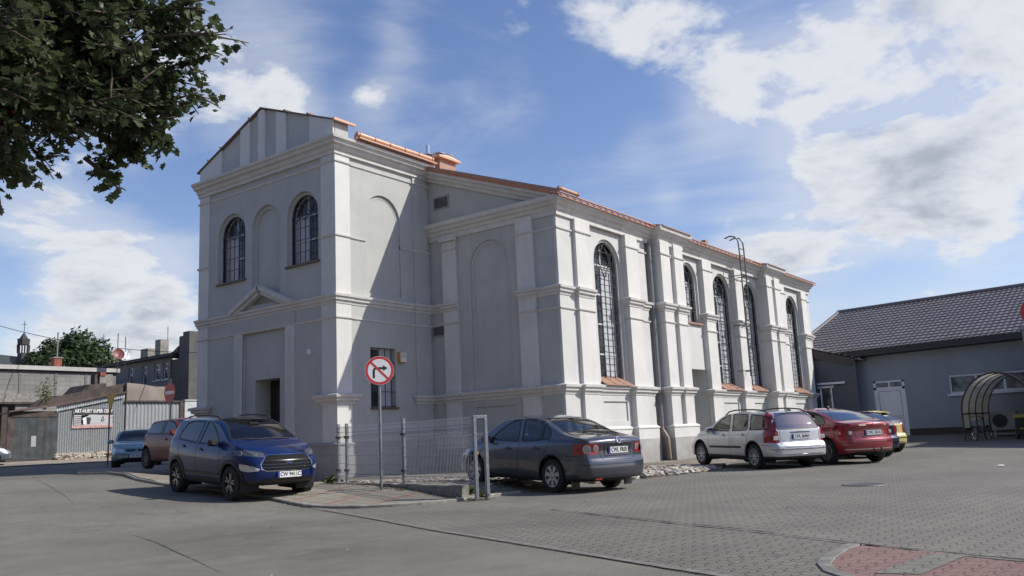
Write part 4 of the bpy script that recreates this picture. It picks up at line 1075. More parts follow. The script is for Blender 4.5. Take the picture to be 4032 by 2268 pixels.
    def lay_line(pts, proj, w, m=1, closed=False, lift=.0015, step=.04, mbx=None):
        P = []; pp = pts+[pts[0]] if closed else pts
        for (a, b), (c, d) in zip(pp, pp[1:]):
            k = max(1, int(math.dist((a, b), (c, d))/step)); P += [(a+(c-a)*i/k, b+(d-b)*i/k) for i in range(k)]
        P.append(pp[-1]); H = []
        for p in P:
            h, nn = proj(*p)
            if h is not None: H.append((h, nn))
            else: H.append(None)
        vs = []; fc = []; mbx = mbx or trim
        prev = None
        for i, hh in enumerate(H):
            if hh is None: prev = None; continue
            nb = [H[k] for k in (i-1, i+1) if 0 <= k < len(H) and H[k]]
            if not nb: prev = None; continue
            dd = (H[i+1][0]-hh[0]) if i+1 < len(H) and H[i+1] else (hh[0]-H[i-1][0])
            if dd.length > .25 or dd.length < 1e-6: prev = None; continue
            s_ = hh[1].cross(dd.normalized()); 
            if s_.length < 1e-3: prev = None; continue
            s_.normalize(); b = len(vs); vs += [hh[0]+s_*w/2+hh[1]*lift, hh[0]-s_*w/2+hh[1]*lift]
            if prev is not None: fc.append((prev, b, b+1, prev+1))
            prev = b
        mbx.add(vs, fc, m)
    S['_on'] = (onside, onrear, onfront, lay_line, trim)
    for sg in (1, -1):
        pr = lambda a, b, sg=sg: onside(a, b, sg)
        for ln in S.get('seams', []): lay_line(ln, pr, .009, 1)
        for d in S['parts']:
            if d[2] == 's' and d[1] in (m_glass, m_glass_d, m_glass_m) : lay_line(d[3], pr, .028, 2, closed=True, lift=.003)
        for ln, w in S.get('strips', []): lay_line(ln, pr, w, 2, lift=.008)
        # arch lips
        for w in wx:
            q = [(w+(ar+.012)*cos(pi*(k/20)*1.16-pi*.08), wr+.015+(ar+.012)*sin(pi*(k/20)*1.16-pi*.08)) for k in range(21)]
            lay_line(q, pr, .022 if not S.get('clad') else .075, 2 if S.get('clad') else 1, lift=.002 if not S.get('clad') else .012)
    for d in S['parts']:
        if d[2] in ('r', 'f') and d[1] in (m_glass, m_glass_d, m_glass_m): lay_line(d[3], onrear if d[2] == 'r' else onfront, .03, 2, closed=True, lift=.003)
    for ln in S.get('rseams', []): lay_line(ln, onrear, .010, 1)
    for ln in S.get('fseams', []): lay_line(ln, onfront, .010, 1)
    for ln, w, m_ in S.get('rstrips', []): lay_line(ln, onrear, w, m_, lift=.006)
    for ln, w, m_ in S.get('fstrips', []): lay_line(ln, onfront, w, m_, lift=.006)
    o = trim.build('trim', mats_body+[m_chrome], root, smooth=True, local=True, fix=False); o.name = 'trim'
    # ---- wheels
    tw = .205; ty = hwm*.985-tw/2-.01
    for i, w in enumerate(wx):
        for sg in (1, -1):
            cx = (w, sg*ty, wr); st_ = S.get('steer', 0) if i == 0 else 0
            mb = MB(); rr = wr*.655; h = tw/2
            mb.lathe([(rr*.96, -h*.72), (rr+.005, -h*.92), (wr*.86, -h), (wr*.95, -h*.93), (wr, -h*.72), (wr, h*.72), (wr*.95, h*.93), (wr*.86, h), (rr+.005, h*.92), (rr*.96, h*.72)], (0, 0, 0), 'y', 36, 0)
            ty_ = mb.build('wheel', m_rub, root, smooth='auto', local=True); ty_.location = cx; ty_.rotation_euler = (0, 0, st_)
            mb = MB(); o_ = sg*h
            mb.lathe([(rr*1.0, o_*.90), (rr*.985, o_*.96), (rr*.93, o_*.93), (rr*.90, o_*.60), (rr*.88, o_*.2)], (0, 0, 0), 'y', 36, 0)
            mb.lathe([(.001, o_*.28), (rr*.9, o_*.28)], (0, 0, 0), 'y', 24, 1)
            mb.lathe([(.001, o_*.86), (rr*.13, o_*.86), (rr*.20, o_*.78), (rr*.24, o_*.5)], (0, 0, 0), 'y', 16, 0)
            ns = S.get('spokes', 7); sw0, sw1 = S.get('sw', (.05, .085)); dbl = S.get('dbl', 0)
            for k in range(ns):
                for e in ((-dbl, dbl) if dbl else (0,)):
                    t = 2*pi*k/ns+e*.9+.2; t2 = 2*pi*k/ns+e*1.25+.2+S.get('twist', 0)
                    c0 = Vector((cos(t), 0, sin(t))); c1 = Vector((cos(t2), 0, sin(t2))); n0 = Vector((-sin(t), 0, cos(t))); n1 = Vector((-sin(t2), 0, cos(t2)))
                    a, b = c0*rr*.18, c1*rr*.93; y0, y1 = Vector((0, o_*.80, 0)), Vector((0, o_*.88, 0)); y2, y3 = Vector((0, o_*.5, 0)), Vector((0, o_*.6, 0))
                    vv = [a-n0*sw0/2+y0, a+n0*sw0/2+y0, b+n1*sw1/2+y1, b-n1*sw1/2+y1]; ww = [a-n0*sw0/2+y2, a+n0*sw0/2+y2, b+n1*sw1/2+y3, b-n1*sw1/2+y3]
                    mb.add(vv+ww, [(0, 1, 2, 3), (4, 7, 6, 5), (0, 4, 5, 1), (1, 5, 6, 2), (2, 6, 7, 3), (3, 7, 4, 0)], S.get('spm', 0))
            rim = mb.build('rim', [S.get('rimm', m_alloy), m_hubd, S.get('rimm2', m_alloy)], ty_, smooth='auto', local=True)
    # arch liners, floor and dark interior
    mb = MB()
    for w in wx:
        for sg in (1, -1):
            q = [(w+ar*.99*cos(pi*k/14*1.3-pi*.15), wr+.015+ar*.99*sin(pi*k/14*1.3-pi*.15)) for k in range(15)]; y0, y1 = .42*sg, hwm*.93*sg
            vs = [(a, y0, b) for a, b in q]+[(a, y1, b) for a, b in q]; mb.add(vs, [(k, k+1, k+16, k+15) for k in range(14)]); mb.add([(a, y0, b) for a, b in q], [tuple(range(15))])
    mb.box(xr+.35, -.40, und+.02, xf-.35, .40, und+.10)
    mb.box(wx[1]+ar+.02, -hwm*.84, und+.02, wx[0]-ar-.02, hwm*.84, und+.08)
    zi = S.get('zi', .62); mb.box(S['cab'][0], -hwm*.80, und+.1, S['cab'][1], hwm*.80, zi-.18)
    mb.box(S['cab'][1]-.35, -hwm*.78, zi-.2, S['cab'][1]+.12, hwm*.78, zi+.26)
    if 'shelf' in S: mb.box(S['shelf'][0], -hwm*.70, S['shelf'][2]-.04, S['shelf'][1], hwm*.70, S['shelf'][2])
    mb.build('chassis', m_int, root, local=True)
    c0, c1 = S['cab']
    for row, x in enumerate(S.get('seats', (c1-1.05, c1-1.95))):
        for y in ((.37, -.37) if row == 0 else (.40, -.40)):
            mb = MB(); top_ = S.get('seatz', 1.08)-(.05 if row else 0); w = .22
            mb.prism([(x+.48, y-w, zi-.2), (x, y-w, zi-.22), (x-.18, y-w, top_-.08), (x-.10, y-w, top_-.06), (x+.08, y-w, zi-.02), (x+.48, y-w, zi-.04)], (0, 2*w, 0))
            mb.box(x-.17, y-.125, top_-.02, x-.08, y+.125, top_+.17); mb.box(x-.15, y-.05, top_-.08, x-.13, y-.03, top_); mb.box(x-.15, y+.03, top_-.08, x-.13, y+.05, top_)
            mb.build('seat', S.get('seatm', m_seat), root, local=True, bevel=.03)
    mb = MB(); sx = c1-.50; q = [(sx-.10*sin(2*pi*k/20)*.5, .37+.18*cos(2*pi*k/20), zi+.24+.17*sin(2*pi*k/20)) for k in range(21)]
    mb.tube(q, .014, 6, cap=False); mb.bar((sx, .37, zi+.24), (sx+.25, .37, zi+.18), .04); mb.build('steering_wheel', m_int, root, local=True)
    # mirrors
    mx, mz = S['mirror']
    for sg in (1, -1):
        h, nn = onside(mx, mz, sg)
        y0 = abs(h.y) if h else hwm*.9
        mb = MB(); c = Vector((mx+.02, sg*(y0+.13), mz+.03))
        vs = []; 
        prof = [(.0, .55), (.25, .9), (.5, 1.0), (.8, .95), (1.0, .7)]
        for t, s_ in prof:
            xx = c.x+.07-.15*t
            for k in range(12):
                a = 2*pi*k/12; cy, cz = cos(a), sin(a); cy = math.copysign(abs(cy)**.6, cy); cz = math.copysign(abs(cz)**.6, cz)
                vs.append((xx, c.y+cy*.115*s_, c.z+cz*.075*s_))
        fs_ = [(i*12+k, i*12+(k+1) % 12, (i+1)*12+(k+1) % 12, (i+1)*12+k) for i in range(4) for k in range(12)]+[tuple(range(12))[::-1]]
        mb.add(vs, fs_, 0); mb.add([vs[48+k] for k in range(12)], [tuple(range(12))], 1)
        mb.bar((mx+.02, sg*(y0-.02), mz-.02), (mx+.02, sg*(y0+.08), mz-.0), .05, .035, 2)
        mb.build('mirror', [S.get('mirrorm', S['paint']), m_chrome, m_black], root, smooth='auto', local=True)
    # door handles
    for hx, hz in S.get('handles', []):
        for sg in (1, -1):
            h, nn = onside(hx, hz, sg)
            if h is None: continue
            mb = MB(); y = h.y
            mb.box(hx-.085, y+sg*.014, hz-.015, hx+.085, y+sg*.036, hz+.017, 0); mb.lathe([(.001, sg*.004), (.042, sg*.004), (.045, sg*-.004)], (hx, y, hz), 'y', 14, 1)
            mb.box(hx-.08, y-sg*.01, hz-.012, hx-.055, y+sg*.02, hz+.012, 0); mb.box(hx+.055, y-sg*.01, hz-.012, hx+.08, y+sg*.02, hz+.012, 0)
            dr = [o for o, pid in objs.get('door', []) if o.data.vertices and abs(sum(v.co.x for v in o.data.vertices)/len(o.data.vertices)-hx) < .75 and o.data.vertices[0].co.y*sg > 0]
            mb.build('handle', [S.get('handlem', S['paint']), m_gap], dr[0] if dr else root, local=True, bevel=.006)
    return root, S, objs, (onside, onrear, onfront, lay_line)
def plate(root, txt, cen, U, V, w=.52, h=.114, dim=False):
    cen, U, V = Vector(cen), Vector(U).normalized(), Vector(V).normalized(); Wn = U.cross(V).normalized()
    mb = MB(); o = cen-U*w/2-V*h/2
    mb.obox(o-U*.008-V*.008-Wn*.004, U*(w+.016), V*(h+.016), Wn*.008, 1); mb.obox(o+Wn*.004, U*w, V*h, Wn*.003, 0); mb.obox(o+Wn*.007, U*.042, V*h, Wn*.001, 2)
    p = mb.build('number_plate', [m_plate, m_black, m_pblue], root, local=True)
    mb = MB(); text_mesh(mb, txt, h*.98, cen+U*.02+Wn*.0085, U, V, .001, bold=.003, sx=.86 if len(txt) < 9 else .78)
    mb.build('plate_lettering', m_pink, p, local=True, fix=False)
    return p
def door(poly): return ('door', None, 's', poly)
def ground_pose(x, y): return zg(x, y)
# ---------- grey-blue saloon
S = dict(L=4.55, W=1.78, H=1.46, wf=1.38, wb=2.58, wr=.316, und=.20, paint=paint('slate_paint', (.062, .068, .088), .55, .30), zi=.66,
  top=[(-2.28, .985), (-2.15, 1.035), (-1.72, 1.085), (-1.45, 1.14), (-1.10, 1.27), (-.72, 1.395), (-.35, 1.45), (.05, 1.46), (.42, 1.425), (.72, 1.33), (1.02, 1.16), (1.26, 1.02), (1.6, .94), (2.0, .85), (2.20, .76), (2.28, .68)],
  belt=[(-2.28, .93), (-1.8, .98), (-1.2, .975), (-.5, .955), (.5, .93), (1.1, .90), (1.6, .84), (2.28, .66)],
  front=[(.2, .06), (.35, .0), (.5, .0), (.65, .06), (.8, .16)], rear=[(.2, .10), (.32, .02), (.48, 0), (.60, .02), (.66, .06), (.80, .08), (.95, .05), (1.04, .03)],
  bowf=.22, bowr=.13, kr=.13, kf=.2, cab=(-1.0, 1.1), shelf=(-1.62, -1.0, 1.02), mirror=(.84, .95), handles=[(.18, .80), (-.72, .82)], trimz=[(-3, .30), (3, .30)],
  parts=[('door', None, 's', [(.98, .28), (.98, .90), (.86, 1.03), (.0, 1.03), (-.16, .96), (-.14, .28)]), ('door', None, 's', [(-.15, .28), (-.17, .96), (-.30, 1.05), (-1.1, 1.05), (-1.14, .96), (-.98, .72), (-.80, .50), (-.78, .28)]),
    ('side_window', m_glass, 's', [(.86, .965), (.60, 1.13), (.34, 1.27), (.10, 1.345), (-.06, 1.37), (-.13, .945)]),
    ('side_window', m_glass, 's', [(-.20, 1.375), (-.55, 1.375), (-.82, 1.32), (-.82, .975), (-.25, .95)]), ('side_window', m_glass, 's', [(-.87, 1.30), (-1.02, 1.22), (-1.12, 1.10), (-1.11, 1.01), (-.87, .985)]),
    ('rear_window', m_glass, 'r', [(-.60, 1.075), (-.64, 1.09), (-.56, 1.30), (-.48, 1.385), (.48, 1.385), (.56, 1.30), (.64, 1.09), (.60, 1.075)]),
    ('windscreen', m_glass, 'f', [(-.70, 1.00), (-.53, 1.38), (.53, 1.38), (.70, 1.00)]),
    ('tail_light', m_red, 'r', [(.475, .765), (.49, .90), (.52, .925), (.855, .925), (.865, .73), (.58, .73)], dict(pair=1)),
    ('headlight', m_clear, 'f', [(.42, .58), (.46, .70), (.92, .76), (.92, .62)], dict(pair=1)), ('grille', m_black, 'f', [(-.38, .46), (-.34, .70), (.34, .70), (.38, .46)])],
  seams=[[(.98, .28), (.98, .90), (.90, .94)], [(-.15, .28), (-.17, .95)], [(-1.13, .96), (-.98, .72), (-.80, .50), (-.78, .34)], [(-2.0, .70), (-1.60, .70)]],
  rseams=[[(-.50, 1.04), (-.47, .72), (-.42, .64), (-.36, .625), (.36, .625), (.42, .64), (.47, .72), (.50, 1.04)]],
  rstrips=[([(-.36, .90), (.36, .90), (.36, .70), (-.36, .70), (-.36, .90)], .014, 1), ([(-.78, .36), (-.5, .385), (.5, .385), (.78, .36)], .05, 0), ([(-.88, .55), (.88, .55)], .008, 1)],
  spokes=7, sw=(.05, .095), rimm=m_alloy, hx=1)
car1, S1, ob1, on1 = make_car('saloon_car', 'dark slate-blue saloon seen from behind, parked by the hall corner', S, (0, 0, 0), 0)
os_, or_, of_, ll = on1
def disc_on(root, name, mt, y, z, r, proj, th=.012, n=24, ring=None):
    h, nn = proj(y, z)
    if h is None: return None
    mb = MB(); nn = nn.normalized(); a = nn.orthogonal().normalized(); b = nn.cross(a)
    for k, (rr, d) in enumerate(((r, -.01), (r, th), (r*.82, th+.004), (r*.5, th-.002), (.001, th+.006))):
        for i in range(n): t = 2*pi*i/n; mb.v.append(tuple(h+(a*cos(t)+b*sin(t))*rr+nn*d))
    for k in range(4):
        for i in range(n): mb.f.append((k*n+i, k*n+(i+1) % n, (k+1)*n+(i+1) % n, (k+1)*n+i)); mb.m.append(0 if k < 2 or ring is None else 1)
    return mb.build(name, [mt, ring] if ring else mt, root, smooth='auto', local=True)
def tl_of(obs, sg, nm='tail_light'): return [o for o, _ in obs[nm] if sum(v.co.y for v in o.data.vertices)*sg > 0][0]
for sg in (1, -1):
    t = tl_of(ob1, sg)
    disc_on(t, 'lamp', m_clear, sg*.745, .825, .080, or_, ring=m_lens); disc_on(t, 'lamp', m_clear, sg*.565, .838, .060, or_, ring=m_lens)
h, nn = or_(0, .80); plate(car1, 'CWL FR05', h+Vector((-.012, 0, 0)), (0, -1, 0), (nn.x*-.0-.05, 0, 1))
h, nn = or_(0, .975); mb = MB(); nn = nn.normalized(); a = Vector((0, -1, 0)); b = nn.cross(a).normalized()*-1
b = b if b.z > 0 else -b
q = [h+(a*cos(2*pi*k/24)+b*sin(2*pi*k/24))*.058+nn*.008 for k in range(25)]; mb.tube(q, .007, 6, cap=False)
for pl in ([(-.034, .042), (-.012, -.004), (0, .014), (.012, -.004), (.034, .042)], [(-.05, .02), (-.02, -.045), (0, -.008), (.02, -.045), (.05, .02)]): mb.tube([h+a*u+b*v+nn*.008 for u, v in pl], .006, 5)
mb.build('emblem', m_chrome, car1, local=True)
for sg in (1, -1):
    mb = MB(); mb.box(-1.75, sg*.62, .10, -1.73, sg*.83, .30); mb.build('mud_flap', m_black, car1, local=True)
mb = MB(); h, _ = or_(.3, .30); mb.box(h.x-.01 if h else -2.2, .45, .275, (h.x if h else -2.2)+.02, .62, .31); mb.build('fog_light', m_red, car1, local=True)
# ---------- silver estate
S = dict(L=4.52, W=1.77, H=1.45, wf=1.38, wb=2.64, wr=.316, und=.21, paint=paint('silver_paint', (.50, .51, .52), .35, .34, .03), zi=.66,
  top=[(-2.26, 1.395), (-2.0, 1.41), (-1.5, 1.435), (-.8, 1.452), (-.2, 1.452), (.15, 1.43), (.45, 1.36), (.80, 1.19), (1.12, 1.01), (1.5, .94), (1.95, .86), (2.18, .77), (2.26, .68)],
  belt=[(-2.26, 1.0), (-1.2, .985), (0, .955), (1.0, .91), (1.6, .84), (2.26, .66)], sidep=[(0, .94), (.12, .965), (.35, .985), (.55, 1.0), (.78, 1.0), (.9, .975), (1, .925)], tum=.30,
  front=[(.2, .06), (.35, .0), (.5, .0), (.65, .06), (.8, .16)], rear=[(.2, .08), (.30, .0), (.55, .0), (.62, .035), (.66, .10), (.95, .13), (1.1, .22), (1.40, .44)],
  bowf=.2, bowr=.10, kr=.16, Rr=.5, cab=(-1.9, 1.0), mirror=(.74, .95), handles=[(.10, .83), (-.82, .85)], trimz=[(-3, .33), (3, .33)], crown=.03, handlem=None,
  parts=[('door', None, 's', [(.92, .30), (.92, .88), (.80, 1.0), (-.0, 1.02), (-.17, .96), (-.16, .30)]), ('door', None, 's', [(-.17, .30), (-.19, .96), (-.30, 1.0), (-1.0, 1.02), (-1.10, .97), (-1.02, .72), (-.86, .50), (-.84, .30)]),
    ('side_window', m_glass, 's', [(.82, .965), (.60, 1.13), (.34, 1.28), (.10, 1.36), (-.04, 1.385), (-.13, .95)]),
    ('side_window', m_glass, 's', [(-.20, 1.39), (-.50, 1.39), (-.90, 1.375), (-.98, .98), (-.27, .955)]), ('side_window', m_glass, 's', [(-1.03, 1.37), (-1.55, 1.335), (-1.80, 1.27), (-1.84, 1.05), (-1.80, .995), (-1.09, .98)]),
    ('rear_window', m_glass_m, 'r', [(-.615, .985), (-.66, 1.02), (-.60, 1.20), (-.50, 1.36), (-.42, 1.385), (.42, 1.385), (.50, 1.36), (.60, 1.20), (.66, 1.02), (.615, .985)]),
    ('windscreen', m_glass, 'f', [(-.70, 1.00), (-.53, 1.38), (.53, 1.38), (.70, 1.00)]),
    ('tail_light', m_red, 'r', [(.62, .66), (.64, .93), (.70, 1.05), (.61, 1.25), (.51, 1.39), (.95, 1.39), (.95, .66)], dict(pair=1, side=[(-2.5, .665), (-2.5, 1.385), (-1.86, 1.385), (-1.885, 1.1), (-1.93, .98), (-2.00, .88), (-2.03, .675)])),
    ('headlight', m_clear, 'f', [(.42, .58), (.46, .70), (.92, .76), (.92, .62)], dict(pair=1)), ('grille', m_black, 'f', [(-.38, .46), (-.34, .70), (.34, .70), (.38, .46)])],
  seams=[[(.92, .30), (.92, .88), (.84, .94)], [(-.17, .30), (-.19, .95)], [(-1.10, .97), (-1.02, .72), (-.86, .50), (-.84, .34)], [(-2.0, .67), (-2.0, .60), (-1.66, .60)]],
  strips=[([(.86, .53), (-.72, .545)], .055)],
  rseams=[[(-.60, .985), (-.59, .62), (-.52, .555), (.52, .555), (.59, .62), (.60, .985)]],
  rstrips=[([(-.30, .905), (.30, .905)], .022, 1), ([(-.38, .70), (.38, .70)], .02, 0), ([(-.86, .50), (.86, .50)], .014, 1)],
  spokes=7, sw=(.018, .020), dbl=.13, rimm=m_alloy)
S['handlem'] = S['paint']
car2, S2, ob2, on2 = make_car('estate_car', 'silver estate car with roof rails and tall red tail lights', S, (0, 0, 0), 0)
os_, or_, of_, ll = on2
for sg in (1, -1):
    t = tl_of(ob2, sg)
    ys = sg*.72
    h, nn = or_(sg*.70, .775); mb = MB(); mb.box(h.x-.012, sg*.63, .725, h.x+.02, sg*.79, .825); mb.build('lamp', m_clear, t, local=True, bevel=.01)
    h, nn = or_(sg*.645, 1.17)
    if h: mb = MB(); mb.box(h.x-.008, sg*.615, 1.12, h.x+.03, sg*.665, 1.22); mb.build('lamp', m_clear, t, local=True, bevel=.01)
    h1 = MB(); q = []
    for k in range(13):
        x = .35-k*.165; hh_, _n = hit_ = os_(x, 1.36, sg); y = .56*sg; z = smooth_tab(S['top'], x)-.012+.055*sin(pi*min(1, max(0, k/12)))**.35
        q.append((x, sg*(.575 if 0 < k < 12 else .585), z-(.0 if 0 < k < 12 else .02)))
    h1.tube(q, .018, 8); h1.build('roof_rail', m_black, car2, smooth=True, local=True)
h, nn = or_(0, .80); plate(car2, 'CWL 06404', h+Vector((-.012, 0, 0)), (0, -1, 0), (.08, 0, 1))
mb = MB(); h, nn = or_(0, .93); text_mesh(mb, 'VOLVO', .055, h+Vector((-.006, 0, .005)), (0, -1, 0), (.08, 0, 1), .002, bold=.002); h, nn = or_(.50, .715); text_mesh(mb, 'V50', .05, h+Vector((-.006, 0, 0)), (0, -1, 0), (.05, 0, 1), .002, bold=.002); mb.build('badge_lettering', m_lens, car2, local=True, fix=False)
mb = MB(); mb.prism([(-1.62, -.03, 1.44), (-1.80, -.03, 1.425), (-1.80, -.03, 1.455), (-1.74, -.03, 1.475)], (0, .06, 0)); mb.build('antenna', m_black, car2, local=True)
for y in (-.62, -.2, .2, .62):
    h, nn = or_(y, .52)
    if h: mb = MB(); mb.disc(h+Vector((-.004, 0, 0)), nn, .012, 10); mb.build('parking_sensor', m_black, car2, local=True)
# ---------- red liftback
S = dict(L=4.62, W=1.77, H=1.475, wf=1.37, wb=2.75, wr=.325, und=.21, paint=paint('wine_paint', (.27, .028, .035), .25, .30), zi=.68,
  top=[(-2.31, 1.04), (-2.12, 1.075), (-1.85, 1.105), (-1.55, 1.20), (-1.15, 1.34), (-.7, 1.435), (-.25, 1.475), (.15, 1.465), (.50, 1.37), (.9, 1.17), (1.2, 1.02), (1.6, .95), (2.0, .86), (2.22, .76), (2.31, .68)],
  belt=[(-2.31, .98), (-1.8, 1.02), (-1.2, 1.0), (0, .965), (1.0, .92), (1.6, .84), (2.31, .66)], tum=.33, tap=.07, kr=.22, Rr=.6,
  front=[(.2, .06), (.35, .0), (.5, .0), (.65, .06), (.8, .16)], rear=[(.2, .10), (.30, .03), (.50, 0), (.62, .0), (.66, .05), (.85, .07), (1.0, .04), (1.08, .02)],
  bowf=.22, bowr=.20, cab=(-1.3, 1.05), shelf=(-1.85, -1.25, 1.0), mirror=(.82, .97), handles=[(.15, .84), (-.78, .86)], trimz=[(-3, .26), (3, .26)],
  parts=[('door', None, 's', [(.95, .28), (.95, .90), (.84, 1.03), (.0, 1.03), (-.16, .96), (-.14, .28)]), ('door', None, 's', [(-.15, .28), (-.17, .96), (-.30, 1.03), (-1.1, 1.03), (-1.16, .96), (-1.04, .72), (-.92, .50), (-.90, .28)]),
    ('side_window', m_glass_d, 's', [(.86, .975), (.60, 1.14), (.34, 1.29), (.10, 1.375), (-.06, 1.395), (-.13, .955)]),
    ('side_window', m_glass_d, 's', [(-.20, 1.395), (-.60, 1.385), (-.98, 1.32), (-1.25, 1.20), (-1.36, 1.08), (-1.30, 1.02), (-.25, .965)]),
    ('rear_window', m_glass_m, 'r', [(-.62, 1.125), (-.67, 1.15), (-.60, 1.30), (-.50, 1.41), (.50, 1.41), (.60, 1.30), (.67, 1.15), (.62, 1.125)]),
    ('windscreen', m_glass, 'f', [(-.70, 1.00), (-.53, 1.40), (.53, 1.40), (.70, 1.00)]),
    ('tail_light', mat('tail_wine', (.22, .014, .02), .14, coat=.7, noise=.3, nscale=9), 'r', [(.56, .70), (.54, .80), (.56, 1.0), (.95, 1.0), (.95, .70)], dict(pair=1, side=[(-2.5, .71), (-2.5, 1.0), (-2.08, .99), (-2.02, .9), (-2.05, .74)])),
    ('headlight', m_clear, 'f', [(.42, .58), (.46, .70), (.92, .76), (.92, .62)], dict(pair=1)), ('grille', m_black, 'f', [(-.38, .46), (-.34, .70), (.34, .70), (.38, .46)])],
  seams=[[(.95, .28), (.95, .90)], [(-.15, .28), (-.17, .95)], [(-1.14, .96), (-1.04, .72), (-.92, .50), (-.90, .30)]],
  rseams=[[(-.55, 1.06), (-.53, .70), (-.48, .66), (.48, .66), (.53, .70), (.55, 1.06)]],
  rstrips=[([(-.30, .905), (.30, .905)], .035, 0), ([(-.31, .872), (.31, .872)], .012, 4), ([(-.75, .385), (.75, .385)], .022, 4), ([(-.88, .56), (.88, .56)], .010, 1)],
  spokes=14, sw=(.02, .03), rimm=m_alloy)
car3, S3, ob3, on3 = make_car('liftback_car', 'wine-red liftback car with a tow bar next to the silver estate', S, (0, 0, 0), 0)
os_, or_, of_, ll = on3
for sg in (1, -1):
    t = tl_of(ob3, sg); mb = MB(); h, nn = or_(sg*.64, .79)
    if h: mb.box(h.x-.01, sg*.57, .75, h.x+.03, sg*.70, .84); mb.build('lamp', mat('lamp_milky', (.38, .30, .29), .2), t, local=True, bevel=.01)
h, nn = or_(0, .79); plate(car3, 'CWL KK41', h+Vector((-.014, 0, 0)), (0, -1, 0), (.03, 0, 1))
mb = MB(); h, nn = or_(.33, .985); text_mesh(mb, 'CITROEN', .055, h+Vector((-.012, 0, 0)), (0, -1, 0), (.03, 0, 1), .002, bold=.002); h, nn = or_(-.42, .985); text_mesh(mb, 'C5', .055, h+Vector((-.012, 0, 0)), (0, -1, 0), (.03, 0, 1), .002, bold=.002)
h, nn = or_(-.42, .70); text_mesh(mb, 'HDI', .035, h+Vector((-.012, 0, 0)), (0, -1, 0), (.03, 0, 1), .002)
h, nn = or_(0, 1.0)
for dz in (0, .034): mb.tube([h+Vector((-.012, -.03, dz-.02)), h+Vector((-.012, 0, dz+.012)), h+Vector((-.012, .03, dz-.02))], .006, 5)
mb.build('badge_lettering', m_chrome, car3, local=True, fix=False)
mb = MB(); mb.tube([(-2.2, -.05, .27), (-2.38, -.05, .27), (-2.44, -.05, .32), (-2.44, -.05, .37)], .022, 8); mb.blob((-2.44, -.05, .40), .03, jit=0); mb.build('tow_bar', m_iron, car3, local=True)
mb = MB(); mb.tube([(-.55, 0, 1.46), (-.60, 0, 1.50)], .03, 8); mb.tube([(-.58, 0, 1.49), (-.90, 0, 1.95)], .006, 6); mb.build('antenna', m_black, car3, local=True)
# ---------- generic hatchback
def hatch(pt, L=4.0, W=1.69, H=1.43, wb=2.5, glassm=None, tallrear=.30, **kw):
    s = dict(L=L, W=W, H=H, wf=L/2-.80, wb=wb, wr=.295, und=.20, paint=pt, zi=.64,
      top=[(-L/2, H-.06), (-L/2+.3, H-.03), (-.9, H), (-.2, H), (.1, H-.03), (.38, H-.12), (.72, H-.33), (L/2-.98, H-.47), (L/2-.5, H-.55), (L/2-.12, H-.68), (L/2, H-.77)],
      belt=[(-L/2, 1.0), (-1, .965), (0, .94), (.8, .90), (L/2-.6, .82), (L/2, .62)], tum=.32,
      front=[(.2, .06), (.35, .0), (.5, .0), (.62, .05), (.8, .14)], rear=[(.2, .08), (.30, .0), (.55, .0), (.60, .03), (.66, .07), (.95, .10), (1.1, .20), (1.38, .20+tallrear)],
      bowf=.17, bowr=.10, kr=.17, Rr=.45, cab=(-L/2+.5, .95), mirror=(.66, .94), handles=[(.05, .80)], trimz=[(-3, .24), (3, .24)],
      parts=[('door', None, 's', [(.85, .27), (.85, .86), (.74, 1.0), (-.2, 1.0), (-.35, .95), (-.33, .27)]),
        ('side_window', glassm or m_glass, 's', [(.72, .955), (.50, 1.12), (.28, 1.255), (.08, H-.085), (-.22, H-.075), (-.30, .955)]),
        ('side_window', glassm or m_glass, 's', [(-.37, H-.075), (-.95, H-.085), (-1.30, H-.14), (-1.42, 1.15), (-1.40, 1.03), (-1.2, 1.0), (-.45, .96)]),
        ('rear_window', m_glass_m, 'r', [(-.57, .985), (-.61, 1.02), (-.50, H-.09), (-.42, H-.07), (.42, H-.07), (.50, H-.09), (.61, 1.02), (.57, .985)]),
        ('windscreen', m_glass, 'f', [(-.68, H-.45), (-.52, H-.075), (.52, H-.075), (.68, H-.45)]),
        ('tail_light', m_red, 'r', [(.58, .66), (.60, .96), (.95, .96), (.95, .66)], dict(pair=1, side=[(-2.5, .665), (-2.5, .96), (-L/2+.20, .96), (-L/2+.15, .665)])),
        ('headlight', m_clear, 'f', [(.40, .57), (.40, .66), (.90, .74), (.90, .60)], dict(pair=1, side=[(L/2-.33, .62), (L/2-.38, .73), (L/2+.2, .70), (L/2+.2, .60)])), ('grille', m_black, 'f', [(-.32, .585), (-.36, .67), (.36, .67), (.32, .585)])],
      seams=[[(.85, .27), (.85, .86), (.78, .93)], [(-.34, .27), (-.36, .95)]],
      rseams=[[(-.56, .985), (-.56, .62), (-.5, .56), (.5, .56), (.56, .62), (.56, .985)]], rstrips=[([(-.82, .50), (.82, .50)], .03, 1), ([(-.30, .86), (.30, .86)], .02, 1)],
      fstrips=[([(-.78, .50), (.78, .50)], .02, 1), ([(-.45, .32), (.45, .32)], .09, 2)], fseams=[[(-.60, .80), (-.42, .69), (.42, .69), (.60, .80)]],
      spokes=10, sw=(.03, .05), rimm=mat('hubcap', (.30, .31, .32), .45, metal=.3), seats=(-.1, -.95))
    s.update(kw); return s
S = hatch(paint('navy_paint', (.012, .018, .055), .4, .25), L=4.05, H=1.42, tallrear=.42)
car4, S4, ob4, on4 = make_car('hatchback_car', 'dark navy hatchback half hidden between the wine-red liftback and the yellow hatchback', S, (0, 0, 0), 0)
S = hatch(paint('yellow_paint', (.62, .52, .20), .05, .35, .03), L=3.95, H=1.46, tallrear=.36)
